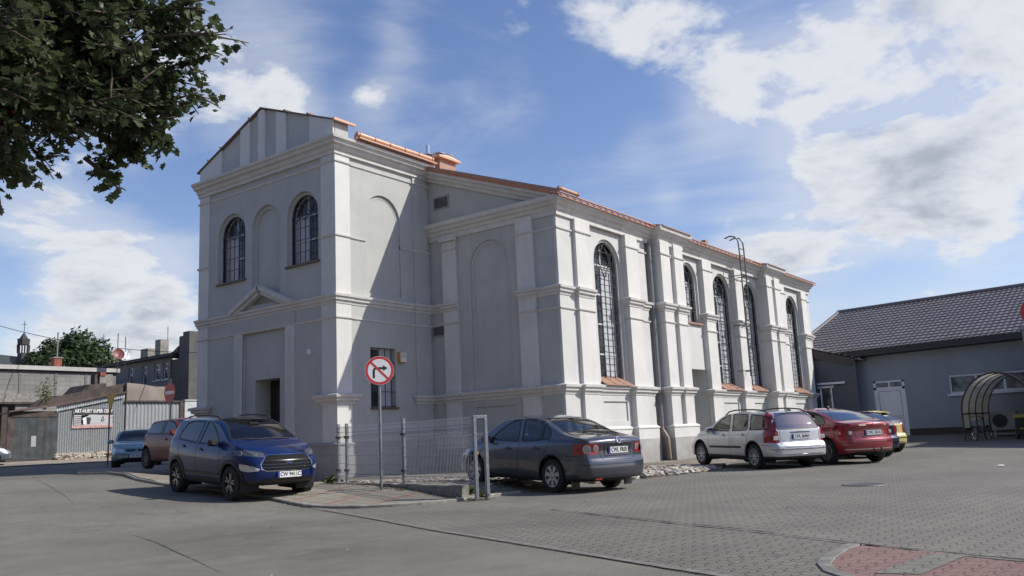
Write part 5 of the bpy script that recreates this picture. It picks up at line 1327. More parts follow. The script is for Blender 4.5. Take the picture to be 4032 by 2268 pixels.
car5, S5, ob5, on5 = make_car('hatchback_car', 'pale yellow hatchback at the far end of the parked row, near the white door', S, (0, 0, 0), 0)
h, nn = on5[1](0, .80); mb = MB(); mb.box(h.x-.006, -.30, .72, h.x+.02, .30, .90); mb.build('plate_recess', m_black, car5, local=True)
mb = MB(); h, nn = on5[1](0, 1.10); mb.tube([on5[1](0, 1.0)[0]+Vector((-.02, 0, 0)), on5[1](-.30, 1.12)[0]+Vector((-.03, 0, 0))], .01, 6); mb.build('rear_wiper', m_black, car5, local=True)
h, nn = on5[1](0, 1.37)
mb = MB(); mb.prism([(h.x-.10, -.46, 1.385), (h.x+.15, -.46, 1.43), (h.x+.15, -.46, 1.40), (h.x-.09, -.46, 1.365)], (0, .92, 0)); mb.build('spoiler', S['paint'], car5, local=True, bevel=.01)
S = hatch(paint('teal_paint', (.20, .29, .30), .4, .35), L=4.11, W=1.71, H=1.42, wb=2.6)
car6, S6, ob6, on6 = make_car('hatchback_car', 'teal-grey hatchback facing the road in front of the corrugated shed', S, (0, 0, 0), 0)
h, nn = on6[2](0, .44); plate(car6, 'CW A 6171', h+Vector((.012, 0, 0)), (0, 1, 0), (.0, 0, 1)) 
mb = MB(); h, nn = on6[2](0, .628); mb.tube([h+Vector((.01, .05, 0)), h+Vector((.012, 0, .0)), h+Vector((.01, -.05, 0))], .008, 6); mb.tube([h+Vector((.012, .03*cos(t*pi/6), .022*sin(t*pi/6))) for t in range(13)], .004, 5, cap=False); mb.build('emblem', m_chrome, car6, local=True)
S = hatch(mat('maroon_paint', (.12, .016, .016), .45, coat=.25, noise=.2, nscale=3), L=3.70, W=1.62, H=1.40, wb=2.39, rimm=mat('dark_hub', (.05, .045, .045), .5), seats=(-.1, -.85))
car7, S7, ob7, on7 = make_car('hatchback_car', 'small dark maroon hatchback parked behind the blue crossover, wall seen through its windows', S, (0, 0, 0), 0)
S = hatch(paint('steel_paint', (.20, .23, .26), .5, .35), L=4.2, W=1.71, H=1.42, wb=2.6)
car8, S8, ob8, on8 = make_car('hatchback_car', 'grey-blue car nosing in at the left edge beside the dark boarded shed end', S, (0, 0, 0), 0)
# ---------- blue crossover
S = dict(L=4.10, W=1.79, H=1.66, wf=1.24, wb=2.52, wr=.34, und=.27, paint=mat('cobalt_paint', (.004, .018, .09), .32, metal=.25, spec=.35, coat=.35, noise=.05, nscale=2), roofm=mat('black_roof', (.010, .010, .012), .2, coat=1), roofz=1.555, zi=.78, clad=True, ar=.40,
  top=[(-2.05, 1.57), (-1.8, 1.60), (-1.3, 1.645), (-.6, 1.66), (0, 1.65), (.30, 1.60), (.58, 1.49), (.90, 1.31), (1.14, 1.175), (1.4, 1.13), (1.7, 1.08), (1.93, 1.0), (2.05, .90)],
  belt=[(-2.05, 1.20), (-1.2, 1.13), (0, 1.07), (.8, 1.04), (1.4, 1.03), (1.8, .98), (2.05, .86)], tum=.30, kf=.24, Rf=.55, sidep=[(0, .94), (.12, .965), (.3, .975), (.5, .995), (.7, 1.0), (.82, .985), (.9, .965), (1, .94)],
  front=[(.25, .12), (.38, .02), (.50, .0), (.62, .0), (.78, .03), (.9, .10), (1.0, .18)], rear=[(.2, .08), (.4, .0), (.65, .0), (.8, .05), (1.1, .08), (1.3, .14), (1.55, .30)],
  bowf=.24, bowr=.10, cab=(-1.6, 1.0), mirror=(.62, 1.10), handles=[(-.08, .97), (-.95, 1.02)], trimz=[(-3, .41), (3, .41)], mirrorm=m_black, seatz=1.22, fogless=0,
  parts=[('door', None, 's', [(.78, .42), (.78, 1.02), (.66, 1.14), (-.1, 1.14), (-.28, 1.10), (-.26, .42)]), ('door', None, 's', [(-.27, .42), (-.29, 1.10), (-.40, 1.15), (-1.15, 1.2), (-1.25, 1.12), (-1.12, .86), (-.92, .62), (-.86, .42)]),
    ('side_window', m_glass_d, 's', [(.64, 1.115), (.48, 1.25), (.24, 1.42), (.02, 1.52), (-.14, 1.545), (-.25, 1.09)]),
    ('side_window', m_glass_d, 's', [(-.30, 1.55), (-.80, 1.555), (-1.10, 1.50), (-1.28, 1.30), (-1.32, 1.20), (-1.2, 1.16), (-.38, 1.10)]),
    ('rear_window', m_glass_m, 'r', [(-.57, 1.15), (-.50, 1.52), (.50, 1.52), (.57, 1.15)]),
    ('windscreen', m_glass_d, 'f', [(-.70, 1.185), (-.73, 1.22), (-.55, 1.585), (.55, 1.585), (.73, 1.22), (.70, 1.185)]),
    ('tail_light', m_red, 'r', [(.58, .90), (.60, 1.12), (.95, 1.12), (.95, .90)], dict(pair=1)),
    ('headlight', mat('lamp_smoke', (.07, .075, .085), .12, coat=.8), 'f', [(.48, .855), (.44, .93), (.56, .975), (.94, 1.0), (.94, .90)], dict(pair=1, side=[(1.55, .93), (1.52, 1.0), (2.3, .98), (2.3, .86), (1.80, .87)])),
    ('grille', mat('grille_black', (.006, .006, .007), .75, spec=.2), 'f', [(-.46, .60), (-.54, .64), (-.56, .72), (-.46, .86), (-.40, .89), (.40, .89), (.46, .86), (.56, .72), (.54, .64), (.46, .60)]),
    ('fog_light', m_clear, 'f', [(.62, .60), (.58, .63), (.76, .71), (.84, .73), (.84, .61), (.76, .58)], dict(pair=1)),
    ('lower_grille', m_black, 'f', [(-.52, .32), (-.60, .40), (-.48, .44), (.48, .44), (.60, .40), (.52, .32)])],
  seams=[[(.78, .42), (.78, 1.02)], [(-.27, .42), (-.29, 1.09)], [(-1.24, 1.12), (-1.12, .86), (-.92, .62), (-.86, .44)], [(1.95, .62), (1.65, .80), (1.60, .92)]],
  strips=[([(.75, .50), (-.84, .50)], .05)], fseams=[[(-.78, 1.04), (-.60, .975), (-.44, .945), (-.40, .905), (.40, .905), (.44, .945), (.60, .975), (.78, 1.04)]],
  fstrips=[([(-.465, .59), (-.55, .63), (-.57, .72), (-.465, .87), (-.40, .90), (.40, .90), (.465, .87), (.57, .72), (.55, .63), (.465, .59), (-.465, .59)], .014, 4), ([(-.52, .79), (.52, .79)], .018, 3), ([(-.55, .715), (.55, .715)], .018, 3), ([(-.54, .655), (.54, .655)], .016, 3)],
  spokes=5, sw=(.035, .030), dbl=.16, rimm=m_hubd, rimm2=m_alloy_d, spm=2, seatm=m_int)
car9, S9, ob9, on9 = make_car('crossover_car', 'blue compact crossover with a black roof and large hexagonal grille', S, (0, 0, 0), 0)
os_, or_, of_, ll = on9
h, nn = of_(0, .515); plate(car9, 'CW 9411C', h+Vector((.014, 0, 0)), (0, 1, 0), (-.03, 0, 1))
h, nn = of_(0, .745); mb = MB(); 
mb.v = []; n = 28
for k, (s_, d) in enumerate(((1, .0), (1, .016), (.88, .022))):
    for i in range(n): t = 2*pi*i/n; mb.v.append((h.x+d, .075*s_*cos(t), .745+.030*s_*sin(t)))
for k in range(2):
    for i in range(n): mb.f.append((k*n+i, k*n+(i+1) % n, (k+1)*n+(i+1) % n, (k+1)*n+i)); mb.m.append(0)
mb.f.append(tuple(range(2*n, 3*n))); mb.m.append(1); text_mesh(mb, 'Ford', .045, (h.x+.023, 0, .745), (0, 1, 0), (0, 0, 1), .001, m=0, bold=.001)
mb.build('emblem', [m_chrome, mat('emblem_blue', (.01, .03, .18), .3)], car9, local=True)
for sg in (1, -1):
    t = tl_of(ob9, sg, 'headlight'); disc_on(t, 'lamp', m_clear, sg*.80, .925, .035, of_, .006, ring=m_black); disc_on(t, 'lamp', m_clear, sg*.62, .915, .028, of_, .006, ring=m_black)
    mb = MB(); q = [(.18-k*.13, sg*.575, smooth_tab(S['top'], .18-k*.13)-.02+.035*sin(pi*k/12)**.3*(1 if 0 < k < 12 else 0)) for k in range(13)]; mb.tube(q, .016, 8); mb.build('roof_rail', m_black, car9, smooth=True, local=True)
mb = MB()
for y0, y1 in ((.55, -.05), (-.1, -.60)):
    a = of_(y0, 1.185)[0]; b = of_(y1, 1.21)[0]; mb.tube([a+Vector((.02, 0, 0)), (a+b)/2+Vector((.05, 0, .005)), b+Vector((.02, 0, 0))], .009, 6)
mb.build('wiper', m_black, car9, local=True)
mb = MB(); a = of_(0, 1.25)[0]; mb.box(.50, -.10, 1.46, .56, .10, 1.53); mb.build('mirror_inside', m_int, car9, local=True)
# paper left on the dashboard
mb = MB(); mb.add([(.88, -.35, 1.215), (.88, -.22, 1.215), (.95, -.22, 1.195), (.95, -.35, 1.195)], [(0, 1, 2, 3)]); mb.build('parking_slip', m_plate, car9, local=True, fix=False)
# ---------- park them: each is placed by the ground point under one wheel
def park(car, S, wheel, at, deg, z=None, pitch_=0, rollx=0):
    """wheel: ('f' or 'r', +1 left / -1 right)"""
    wx_ = S['wf'] if wheel[0] == 'f' else S['wf']-S['wb']; wy = wheel[1]*(S['W']/2*.985-.11); a = rad(deg)
    car.rotation_euler = (rad(rollx), rad(-pitch_), a)
    off = Matrix.Rotation(a, 3, 'Z') @ (Matrix.Rotation(rad(-pitch_), 3, 'Y') @ Vector((wx_, wy, 0)))
    car.location = (at[0]-off.x, at[1]-off.y, (at[2] if len(at) > 2 else zg(*at[:2]))-off.z)
park(car1, S1, ('r', 1), (14.35, 9.78, .0), 75.5, pitch_=2.6)
park(car2, S2, ('r', 1), (22.2, 8.66, .0), 55.5, pitch_=1.5)
park(car3, S3, ('r', 1), (23.95, 7.30, .0), 56, pitch_=.5)
park(car4, S4, ('r', -1), (28.6, 7.0, .0), 56)
park(car5, S5, ('r', -1), (32.3, 7.52, .0), 56)
park(car6, S6, ('f', -1), (16.4, 30.3), -121, pitch_=-.5)
park(car7, S7, ('r', -1), (14.25, 24.4, .70), -97)
park(car8, S8, ('f', -1), (16.45, 40.6), -22, pitch_=-1)
park(car9, S9, ('f', -1), (10.57, 14.98, .14), -98.5, pitch_=-3.0)

for c_, k_z in ((car1, 1.05), (car2, 1.04), (car3, 1.04), (car7, 1.04)): c_.scale = (1, 1, k_z)
for c_ in (car2, car3, car4, car5): c_['group'] = 'cars parked in a row beside the hall'
for c_ in (car6, car7, car8, car9, car1): c_['group'] = 'other parked cars'
def leafmat(name, c1, c2, tr=.25):
    m = bpy.data.materials.new(name); m.use_nodes = True; nt = m.node_tree; nt.nodes.clear()
    t = N(nt, 'ShaderNodeNewGeometry'); 
    r = N(nt, 'ShaderNodeTexNoise'); r.inputs['Scale'].default_value = 1.6; r.inputs['Detail'].default_value = 6; nt.links.new(t.outputs['Position'], r.inputs['Vector'])
    c = mixc(nt, mrange(nt, r.outputs[0], .38, .62), c1, c2)
    ri = mixc(nt, mth(nt, 'MULTIPLY', mrange(nt, t.outputs['Random Per Island'], .0, 1), .55), c, tuple(v*1.55 for v in c2))
    p = N(nt, 'ShaderNodeBsdfPrincipled'); p.inputs['Roughness'].default_value = .5; p.inputs['Specular IOR Level'].default_value = .35; nt.links.new(ri, p.inputs['Base Color'])
    tl = N(nt, 'ShaderNodeBsdfTranslucent'); nt.links.new(ri, tl.inputs[0]); mx = N(nt, 'ShaderNodeMixShader'); mx.inputs[0].default_value = tr
    nt.links.new(p.outputs[0], mx.inputs[1]); nt.links.new(tl.outputs[0], mx.inputs[2]); o = N(nt, 'ShaderNodeOutputMaterial'); nt.links.new(mx.outputs[0], o.inputs[0]); return m
def far(pxl, D_): d = px(*pxl); h = math.hypot(d.x, d.y); return Vector((0, 0, CAM_H))+d*(D_/h)
# ---------------------------------------------------------------- wire fence, gate frame, road signs
m_galv = mat('galvanised', (.26, .28, .30), .45, metal=.55, noise=.18, nscale=18)
m_wire = mat('fence_wire', (.40, .42, .44), .45, metal=.35)
m_lowc = mat('old_concrete', (.26, .245, .22), .95, noise=.25, nscale=7, bump=.6, bscale=40)
G0, G1 = Vector((12.47, 10.26, 0)), Vector((13.1, 12.7, 0)); dF = (G1-G0).normalized()
G2 = G1+dF*2.5; G3 = G2+dF*.42; lf = Vector((-dF.y, dF.x, 0))
zb0, zt0 = .30, 1.555
fence = thing('wire_fence', 'galvanised welded mesh fence on a low concrete strip by the pavement', 'fence', (G1.x, G1.y, .2))
def panel(a, b, z0, z1):
    mb = MB(); L = (b-a).length; d = (b-a)/L; n = int(L/.05); r = .0052
    kink = [(z0, 0), (z0+.06, 0), (z0+.11, .03), (z0+.16, 0), (z1-.24, 0), (z1-.19, .03), (z1-.14, 0), (z1, 0)]
    for k in range(1, n): 
        p = a+d*(L*k/n); mb.tube([(p.x+lf.x*o, p.y+lf.y*o, z) for z, o in kink], r, 3)
    for z in (z0+.06, z0+.16, z0+.36, z0+.56, z0+.76, z0+.96, z1-.24, z1-.14, z1-.04):
        if z < z1: mb.tube([(a.x, a.y, z), (b.x, b.y, z)], r*1.2, 4)
    mb.build('mesh_panel', m_wire, fence)
panel(G0+dF*.07, G1, zb0-.03, zt0-.01); panel(G1, G2, zb0+.02, zt0); panel(G2, G3, zb0+.05, zt0+.01)
for p, z in ((G1, .24), (G2, .25), (G3, .25)):
    mb = MB(); mb.obox(p-dF*.03-lf*.03+Vector((0, 0, z)), dF*.06, lf*.06, (0, 0, zt0+.05-z)); 
    mb.obox(p-dF*.035-lf*.035+Vector((0, 0, zt0+.05)), dF*.07, lf*.07, (0, 0, .012)); mb.build('fence_post', m_galv, fence)
    for h in (.5, 1.25): mb = MB(); mb.obox(p-dF*.05-lf*.04+Vector((0, 0, z+h-.22)), dF*.10, lf*.09, (0, 0, .05)); mb.build('clamp', m_black, fence)
wallstrip('fence_footing', [tuple((G0+dF*.35).xy), tuple(G1.xy), tuple(G2.xy), tuple((G3+dF*.2).xy)], .16, .09, m_lowc, zf=lambda x, y: .19, sunk=.25, jit=.012, kind=None)
bpy.data.objects['fence_footing'].parent = fence; bpy.data.objects['fence_footing'].matrix_parent_inverse = Matrix.Translation(-Vector(fence.location))
gt = thing('gate_post_frame', 'galvanised inverted-U gate post frame at the free end of the wire fence', 'gate post', (G0.x, G0.y, .06))
dG = Vector((.94, -.34, 0)).normalized(); p0 = G0; p1 = Vector((12.66, 10.15, 0))
dG = (p1-p0).normalized(); pg_ = Vector((-dG.y, dG.x, 0)); 
mb = MB()
for p in (p0, p1): mb.obox(p-dG*.03-pg_*.045+Vector((0, 0, .0)), dG*.06, pg_*.09, (0, 0, 1.50))
mb.obox(p0-dG*.03-pg_*.045+Vector((0, 0, 1.50)), (p1-p0)+dG*.06, pg_*.09, (0, 0, .06)); mb.build('post_frame', m_galv, gt, bevel=.006)
mb = MB(); mb.obox(p0+dG*.03-pg_*.03+Vector((0, 0, .84)), dG*.03, pg_*.06, (0, 0, .05)); mb.build('latch', mat('brass', (.5, .35, .1), .3, metal=.8), gt)
# no-right-turn sign
m_sred = mat('sign_red', (.55, .045, .045), .4); m_swh = mat('sign_white', (.78, .79, .80), .4); m_sbk = mat('sign_black', (.02, .02, .022), .5)
def round_sign(name, label, cat, base, zc, R_, face, pole_top, kind, pr=.03):
    t = thing(name, label, cat, base); mb = MB(); mb.tube([(base[0], base[1], base[2]-.1), (base[0], base[1], pole_top)], pr, 14); mb.build('pole', m_galv, t, smooth='auto')
    n = Vector(face).normalized(); u = Vector((-n.y, n.x, 0)).normalized(); v = Vector((0, 0, 1)); c = Vector((base[0], base[1], zc))+n*(pr+.012)
    def P(a, b, d=0): return c+u*a+v*b+n*d
    mb = MB(); k = 40
    def ring(r0, r1, d, m): mb.add([P(r*cos(2*pi*i/k), r*sin(2*pi*i/k), d) for r in (r0, r1) for i in range(k)], [(i, (i+1) % k, k+(i+1) % k, k+i) for i in range(k)], m)
    mb.add([P(R_*cos(2*pi*i/k), R_*sin(2*pi*i/k), -.006) for i in range(k)], [tuple(range(k))], 3); mb.add([P(R_*cos(2*pi*i/k), R_*sin(2*pi*i/k), d) for d in (-.006, .0) for i in range(k)], [(i, (i+1) % k, k+(i+1) % k, k+i) for i in range(k)], 3)
    if kind == 'noturn':
        ring(R_*.985, R_*.80, .001, 0); mb.add([P(R_*.80*cos(2*pi*i/k), R_*.80*sin(2*pi*i/k), .001) for i in range(k)], [tuple(range(k))], 1)
        ring(R_, R_*.985, .0005, 1)
        # right-turn arrow: stem, bend, shaft, head
        s = R_; w = .155*s
        pts_ = [(-.50*s+w*.0, -.52*s)]; x0, x1, y1 = -.47*s, -.47*s+w, .17*s
        A = [(x0, -.52*s), (x1, -.52*s), (x1, -.02*s)]+[(x1+.10*s-.10*s*cos(t), -.02*s+.10*s*sin(t)) for t in (pi/6, pi/3, pi/2)]+[(.27*s, .08*s), (.27*s, .08*s+w)]+[(x1+.10*s-(.10*s+w)*cos(t), -.02*s+(.10*s+w)*sin(t)) for t in (pi/2, pi/3, pi/6, 0)]
        bm_ = bmesh.new(); vs_ = [bm_.verts.new((a, b, 0)) for a, b in A]; es_ = [bm_.edges.new((vs_[i], vs_[(i+1) % len(vs_)])) for i in range(len(vs_))]; bmesh.ops.triangle_fill(bm_, use_beauty=True, edges=es_); bm_.verts.index_update()
        mb.add([P(vv.co.x, vv.co.y, .0022) for vv in bm_.verts], [[vv.index for vv in f.verts] for f in bm_.faces], 2); bm_.free()
        mb.add([P(.25*s, -.035*s, .0022), P(.58*s, .157*s, .0022), P(.25*s, .35*s, .0022)], [(0, 1, 2)], 2)
        q = .075*s; d = .63*s; mb.add([P(-d-q*.7, d-q*.7, .0034), P(-d+q*.7, d+q*.7, .0034), P(d+q*.7, -d+q*.7, .0034), P(d-q*.7, -d-q*.7, .0034)], [(0, 1, 2, 3)], 0)
    elif kind == 'noentry':
        mb.add([P(R_*.97*cos(2*pi*i/k), R_*.97*sin(2*pi*i/k), .001) for i in range(k)], [tuple(range(k))], 0); mb.add([P(-R_*.78, -R_*.16, .002), P(R_*.78, -R_*.16, .002), P(R_*.78, R_*.16, .002), P(-R_*.78, R_*.16, .002)], [(0, 1, 2, 3)], 1)
    else:
        ring(R_*.985, R_*.78, .001, 0); mb.add([P(R_*.78*cos(2*pi*i/k), R_*.78*sin(2*pi*i/k), .001) for i in range(k)], [tuple(range(k))], 1)
        mb.add([P(-.45*R_, -.3*R_, .002), P(.45*R_, -.3*R_, .002), P(.45*R_, .05*R_, .002), P(-.45*R_, .05*R_, .002)], [(0, 1, 2, 3)], 2)
    mb.build('sign_face', [m_sred, m_swh, m_sbk, m_galv], t, fix=False)
    mb = MB(); 
    for dz in (-.12, .12): mb.obox(Vector((base[0], base[1], zc+dz))-u*.06-n*(pr+.012), u*.12, n*(2*pr+.02), (0, 0, .025))
    mb.build('bracket', m_galv, t); return t
sb = Vector((12.60, 12.87, .19)); tocam = Vector((-12.6, -12.87, 0)).normalized()
fc = Matrix.Rotation(rad(7), 3, 'Z') @ tocam
round_sign('road_sign', 'round no-right-turn sign with black arrow in front of the wire fence', 'road sign', tuple(sb), 2.62, .30, fc, 2.92, 'noturn')
round_sign('road_sign', 'red no-entry sign with a white bar on a dark pole behind the small maroon hatchback', 'road sign', (15.55, 25.4, .62), 3.06, .33, (-1, .03, 0), 3.5, 'noentry')
round_sign('road_sign', 'red-rimmed round sign cut off by the right edge of the photo', 'road sign', (40.2, 3.30, 0), 5.15, .68, (-1, .1, 0), 5.5, 'other', pr=.05)
# yellow give-way sign seen almost edge-on
t = thing('road_sign', 'yellow triangular give-way sign seen almost edge-on before the corrugated shed', 'road sign', (17.80, 33.4, .66)); mb = MB(); mb.tube([(17.80, 33.4, .6), (17.80, 33.4, 3.5)], .03, 10); mb.build('pole', mat('rusty_pole', (.16, .12, .13), .7, noise=.3, nscale=6), t, smooth='auto')
mb = MB(); u = Vector((.80, -.60, 0)).normalized(); u = (Matrix.Rotation(rad(-22), 3, 'Z') @ Vector((17.8, 33.4, 0)).normalized()); nn_ = Vector((-u.y, u.x, 0)); c = Vector((17.80, 33.4, 3.6))-nn_*.04
u = u*.45
mb.prism([c-u, c+u, c-Vector((0, 0, .80))], nn_*.006, 0); mb.prism([c-u*.84-Vector((0, 0, .06)), c+u*.84-Vector((0, 0, .06)), c-Vector((0, 0, .70))], nn_*-.003, 1); mb.build('sign_face', [mat('sign_yellow', (.75, .42, .04), .5), mat('sign_amber', (.80, .46, .05), .5)], t)
# ---------------------------------------------------------------- rubble stones, weeds
rs = random.Random(5)
m_stone = [mat('stone_a', (.42, .37, .30), .9, noise=.3, nscale=9, bump=.4, bscale=40), mat('stone_b', (.30, .27, .24), .9, noise=.3, nscale=9, bump=.4, bscale=40), mat('stone_c', (.48, .45, .40), .9, noise=.25, nscale=9, bump=.4, bscale=40)]
def on_poly(poly, t):
    L = [math.dist(a, b) for a, b in zip(poly, poly[1:])]; d = t*sum(L)
    for (a, b), l in zip(zip(poly, poly[1:]), L):
        if d <= l: return (a[0]+(b[0]-a[0])*d/l, a[1]+(b[1]-a[1])*d/l)
        d -= l
    return poly[-1]
mb = MB(); edge = [(17.0, 10.5), (17.99, 10.38), (19.03, 10.0), (19.75, 9.75), (21.2, 9.66), (22.3, 9.8)]
for k in range(520):
    x, y = on_poly(edge, rs.random()); o = abs(rs.gauss(0, .75)); x2, y2 = x+rs.gauss(0, .1)+o*.25, y+o+.02; 
    if y2 > 14: continue
    s_ = rs.uniform(.035, .12)*(1.15 if o < .8 else .8); mb.blob((x2, y2, zsoil(x2, y2)+s_*.25), (s_*rs.uniform(.8, 1.3), s_*rs.uniform(.8, 1.3), s_*rs.uniform(.5, .75)), m=rs.choice((0, 0, 1, 2)), jit=.3, seg=6, rng=rs)
for k in range(420):   # heap by the drainpipe and scatter over the yard
    if k < 150: x2, y2 = rs.gauss(19.6, 1.6), rs.gauss(11.8, .9)
    elif k < 330: x2, y2 = rs.uniform(13.3, 17.5), rs.uniform(11.2, 16)
    else: x2, y2 = rs.gauss(14.55, .35), rs.gauss(15.4, .5)
    if y2 > 14.0 and x2 > 21.5 or x2 < 12.9+(y2-10)*.22: continue
    s_ = rs.uniform(.02, .075); mb.blob((x2, y2, zsoil(x2, y2)+s_*.2), (s_*rs.uniform(.8, 1.4), s_*rs.uniform(.8, 1.3), s_*rs.uniform(.4, .7)), m=rs.choice((0, 1, 1, 2)), jit=.3, seg=5, rng=rs)
st = mb.build('rubble', m_stone, None); st['kind'] = 'stuff'; st['label'] = 'loose field stones and rubble edging the earth strip beside the hall'; st['category'] = 'stones'
m_leafA = mat('weed_green', (.075, .12, .03), .7, col2=(.12, .15, .05), nscale=3); m_dry = mat('dry_weed', (.24, .19, .10), .8, noise=.3, nscale=8)
def weed(mb, x, y, z, s, n, rng, m=0, up=.8):
    for k in range(n):
        a = rng.uniform(0, 2*pi); l = s*rng.uniform(.5, 1.2); e = rng.uniform(.25, up); w = l*rng.uniform(.08, .16); d = Vector((cos(a), sin(a), 0)); q = Vector((-d.y, d.x, 0)); b = Vector((x+rng.gauss(0, s*.2), y+rng.gauss(0, s*.2), z))
        m1 = b+d*l*.5+Vector((0, 0, l*e*.8)); m2 = b+d*l+Vector((0, 0, l*e*rng.uniform(.5, 1.1)))
        mb.add([b-q*w*.3, b+q*w*.3, m1+q*w, m2, m1-q*w], [(0, 1, 2, 3, 4)], m)
for (x, y, s, n, lab) in ((13.25, 11.15, .20, 70, 'leafy green weed clump growing through the foot of the wire fence'), (12.68, 10.26, .16, 26, 'small green weed between the legs of the gate post frame'), (14.0, 15.95, .24, 60, 'dry and green weeds at the tower corner beside the fence end'), (29.0, 13.2, .28, 90, 'dark green weed clump at the hall plinth behind the silver estate')):
    mb = MB(); weed(mb, x, y, (zsoil(x, y) if y > 10.6 else .06)-.01, s, n, rs, 0); weed(mb, x, y, (zsoil(x, y) if y > 10.6 else .06)-.01, s*.8, n//3, rs, 1); o = mb.build('weed', [m_leafA, m_dry], None, fix=False); tag(o, lab, 'plant')
mb = MB()
for k in range(260):
    t = rs.random(); p = G0+dF*(t*5.4-.1); x2 = p.x+rs.gauss(-.05, .16); y2 = p.y+rs.gauss(0, .12); weed(mb, x2, y2, (zs(x2, y2) if pip(side_poly, x2, y2) else zsoil(x2, y2))-.005, rs.uniform(.03, .09), 4, rs, rs.choice((0, 1, 1)), up=.5)
for k in range(150):
    x2, y2 = rs.uniform(13.5, 17.5), rs.uniform(11, 16.5); 
    if x2 > 12.9+(y2-10)*.22: weed(mb, x2, y2, zsoil(x2, y2)-.005, rs.uniform(.03, .10), 4, rs, rs.choice((0, 1, 1)), up=.5)
o = mb.build('ground_cover', [m_leafA, m_dry], None, fix=False); o['kind'] = 'stuff'; o['label'] = 'sparse low weeds and litter along the fence footing'; o['category'] = 'weeds'
# ---------------------------------------------------------------- grey building on the right
XG = 47.0
m_gw = mat('blue_grey_render', (.24, .27, .305), .85, noise=.05, nscale=.8, bump=.2, bscale=120, stain=.1)
m_rt = mat('brown_roof_tiles', (.155, .14, .14), .42, noise=.10, nscale=1.5, spec=.6)
gb = thing('grey_building', 'long single-storey blue-grey rendered building with a dark brown wavy tiled roof', 'building', (XG, 8, 0))
mb = MB(); z0_ = .30
dA = rect(10.20, 11.70, z0_-.0, 3.10); dA[0] = (10.20, .0); dA[1] = (11.70, .0)
FB = Fac((XG, 0, 0), (0, 1, 0), (-1, 0, 0)); wB = rect(3.2, 8.14, 2.22, 3.15)
facade(mb, FB, [(-2.5, .0), (16.4, .0), (16.4, 4.75), (-2.5, 4.75)], [dA, wB]); band(mb, FB, wB, 0, wB, -.12); band(mb, FB, dA, 0, dA, -.06)
mb.add([(XG, 16.4, 0), (XG+10, 16.4, 0), (XG+10, 16.4, 4.7), (XG, 16.4, 4.7)], [(0, 1, 2, 3)]); mb.build('wall', m_gw, gb)
mb = MB(); mb.box(XG-.05, -2.5, -.1, XG+.0, 10.2, .62); mb.box(XG-.05, 11.7, -.1, XG, 16.4, .62); mb.build('plinth', mat('brown_plinth', (.045, .035, .033), .8), gb)
# roof: wavy metal tiles as real relief, from the eave up to the ridge
def roof_pt(s, t):   # s along (left 0 .. right 1), t up the slope
    eL, eR = Vector((XG-.75, 16.2, 4.60)), Vector((XG-.75, -3.5, 5.05)); rL, rR = Vector((52.2, 14.45, 7.55)), Vector((52.2, -3.5, 8.02))
    return (eL.lerp(eR, s)).lerp(rL.lerp(rR, s), t)
mb = MB(); NW, SEG, NR = 74, 6, 17; nu = NW*SEG; nrm = Vector((-.47, 0, .88))
rows = []
for r in range(NR):
    for (tt, lift) in ((r/NR, .042), ((r+.97)/NR, .0), ((r+1)/NR, .0)):
        if tt > 1: continue
        row = []
        for i in range(nu+1):
            ph = 2*pi*(i/SEG); w = .017*cos(ph); dt = (-.012*cos(ph)/5) if lift else 0
            p = roof_pt(i/nu, min(1, tt+dt)); row.append(p+nrm*(w+lift))
        rows.append(row)
vs_ = [p for row in rows for p in row]; W_ = nu+1
mb.add(vs_, [(j*W_+i, j*W_+i+1, (j+1)*W_+i+1, (j+1)*W_+i) for j in range(len(rows)-1) for i in range(nu)])
mb.build('roof', m_rt, gb, smooth='auto')
mb = MB(); a, b = roof_pt(0, 1), roof_pt(1, 1); mb.tube([a+Vector((0, .1, .03)), b+Vector((0, 0, .03))], .12, 8)
a, b = roof_pt(0, 0), roof_pt(0, 1); mb.tube([a+Vector((0, 0, .04)), b+Vector((0, 0, .04))], .10, 8); mb.add([roof_pt(0, 0), roof_pt(0, 1), Vector((57.5, 16.2, 4.6))], [(0, 1, 2)]); mb.build('ridge_cap', m_rt, gb)
mb = MB(); a, b = roof_pt(0, 0), roof_pt(1, 0)
mb.prism([a+Vector((.02, 0, -.02)), b+Vector((.02, 0, -.02)), b+Vector((.02, 0, -.26)), a+Vector((.02, 0, -.26))], (.04, 0, 0)); mb.prism([a+Vector((.03, 0, -.03)), b+Vector((.03, 0, -.03)), b+Vector((.03, 0, .085)), a+Vector((.03, 0, .085))], (.02, 0, 0)); mb.prism([a+Vector((.05, 0, -.24)), b+Vector((.05, 0, -.24)), b+Vector((.80, 0, -.30)), a+Vector((.80, 0, -.30))], (0, 0, .03)); mb.build('eave_board', mat('dark_soffit', (.035, .038, .042), .7), gb)
mb = MB(); mb.tube([a+Vector((.06, 0, -.12)), b+Vector((.06, 0, -.12))], .05, 10); mb.build('gutter', MAT['dark_soffit'], gb, smooth='auto')
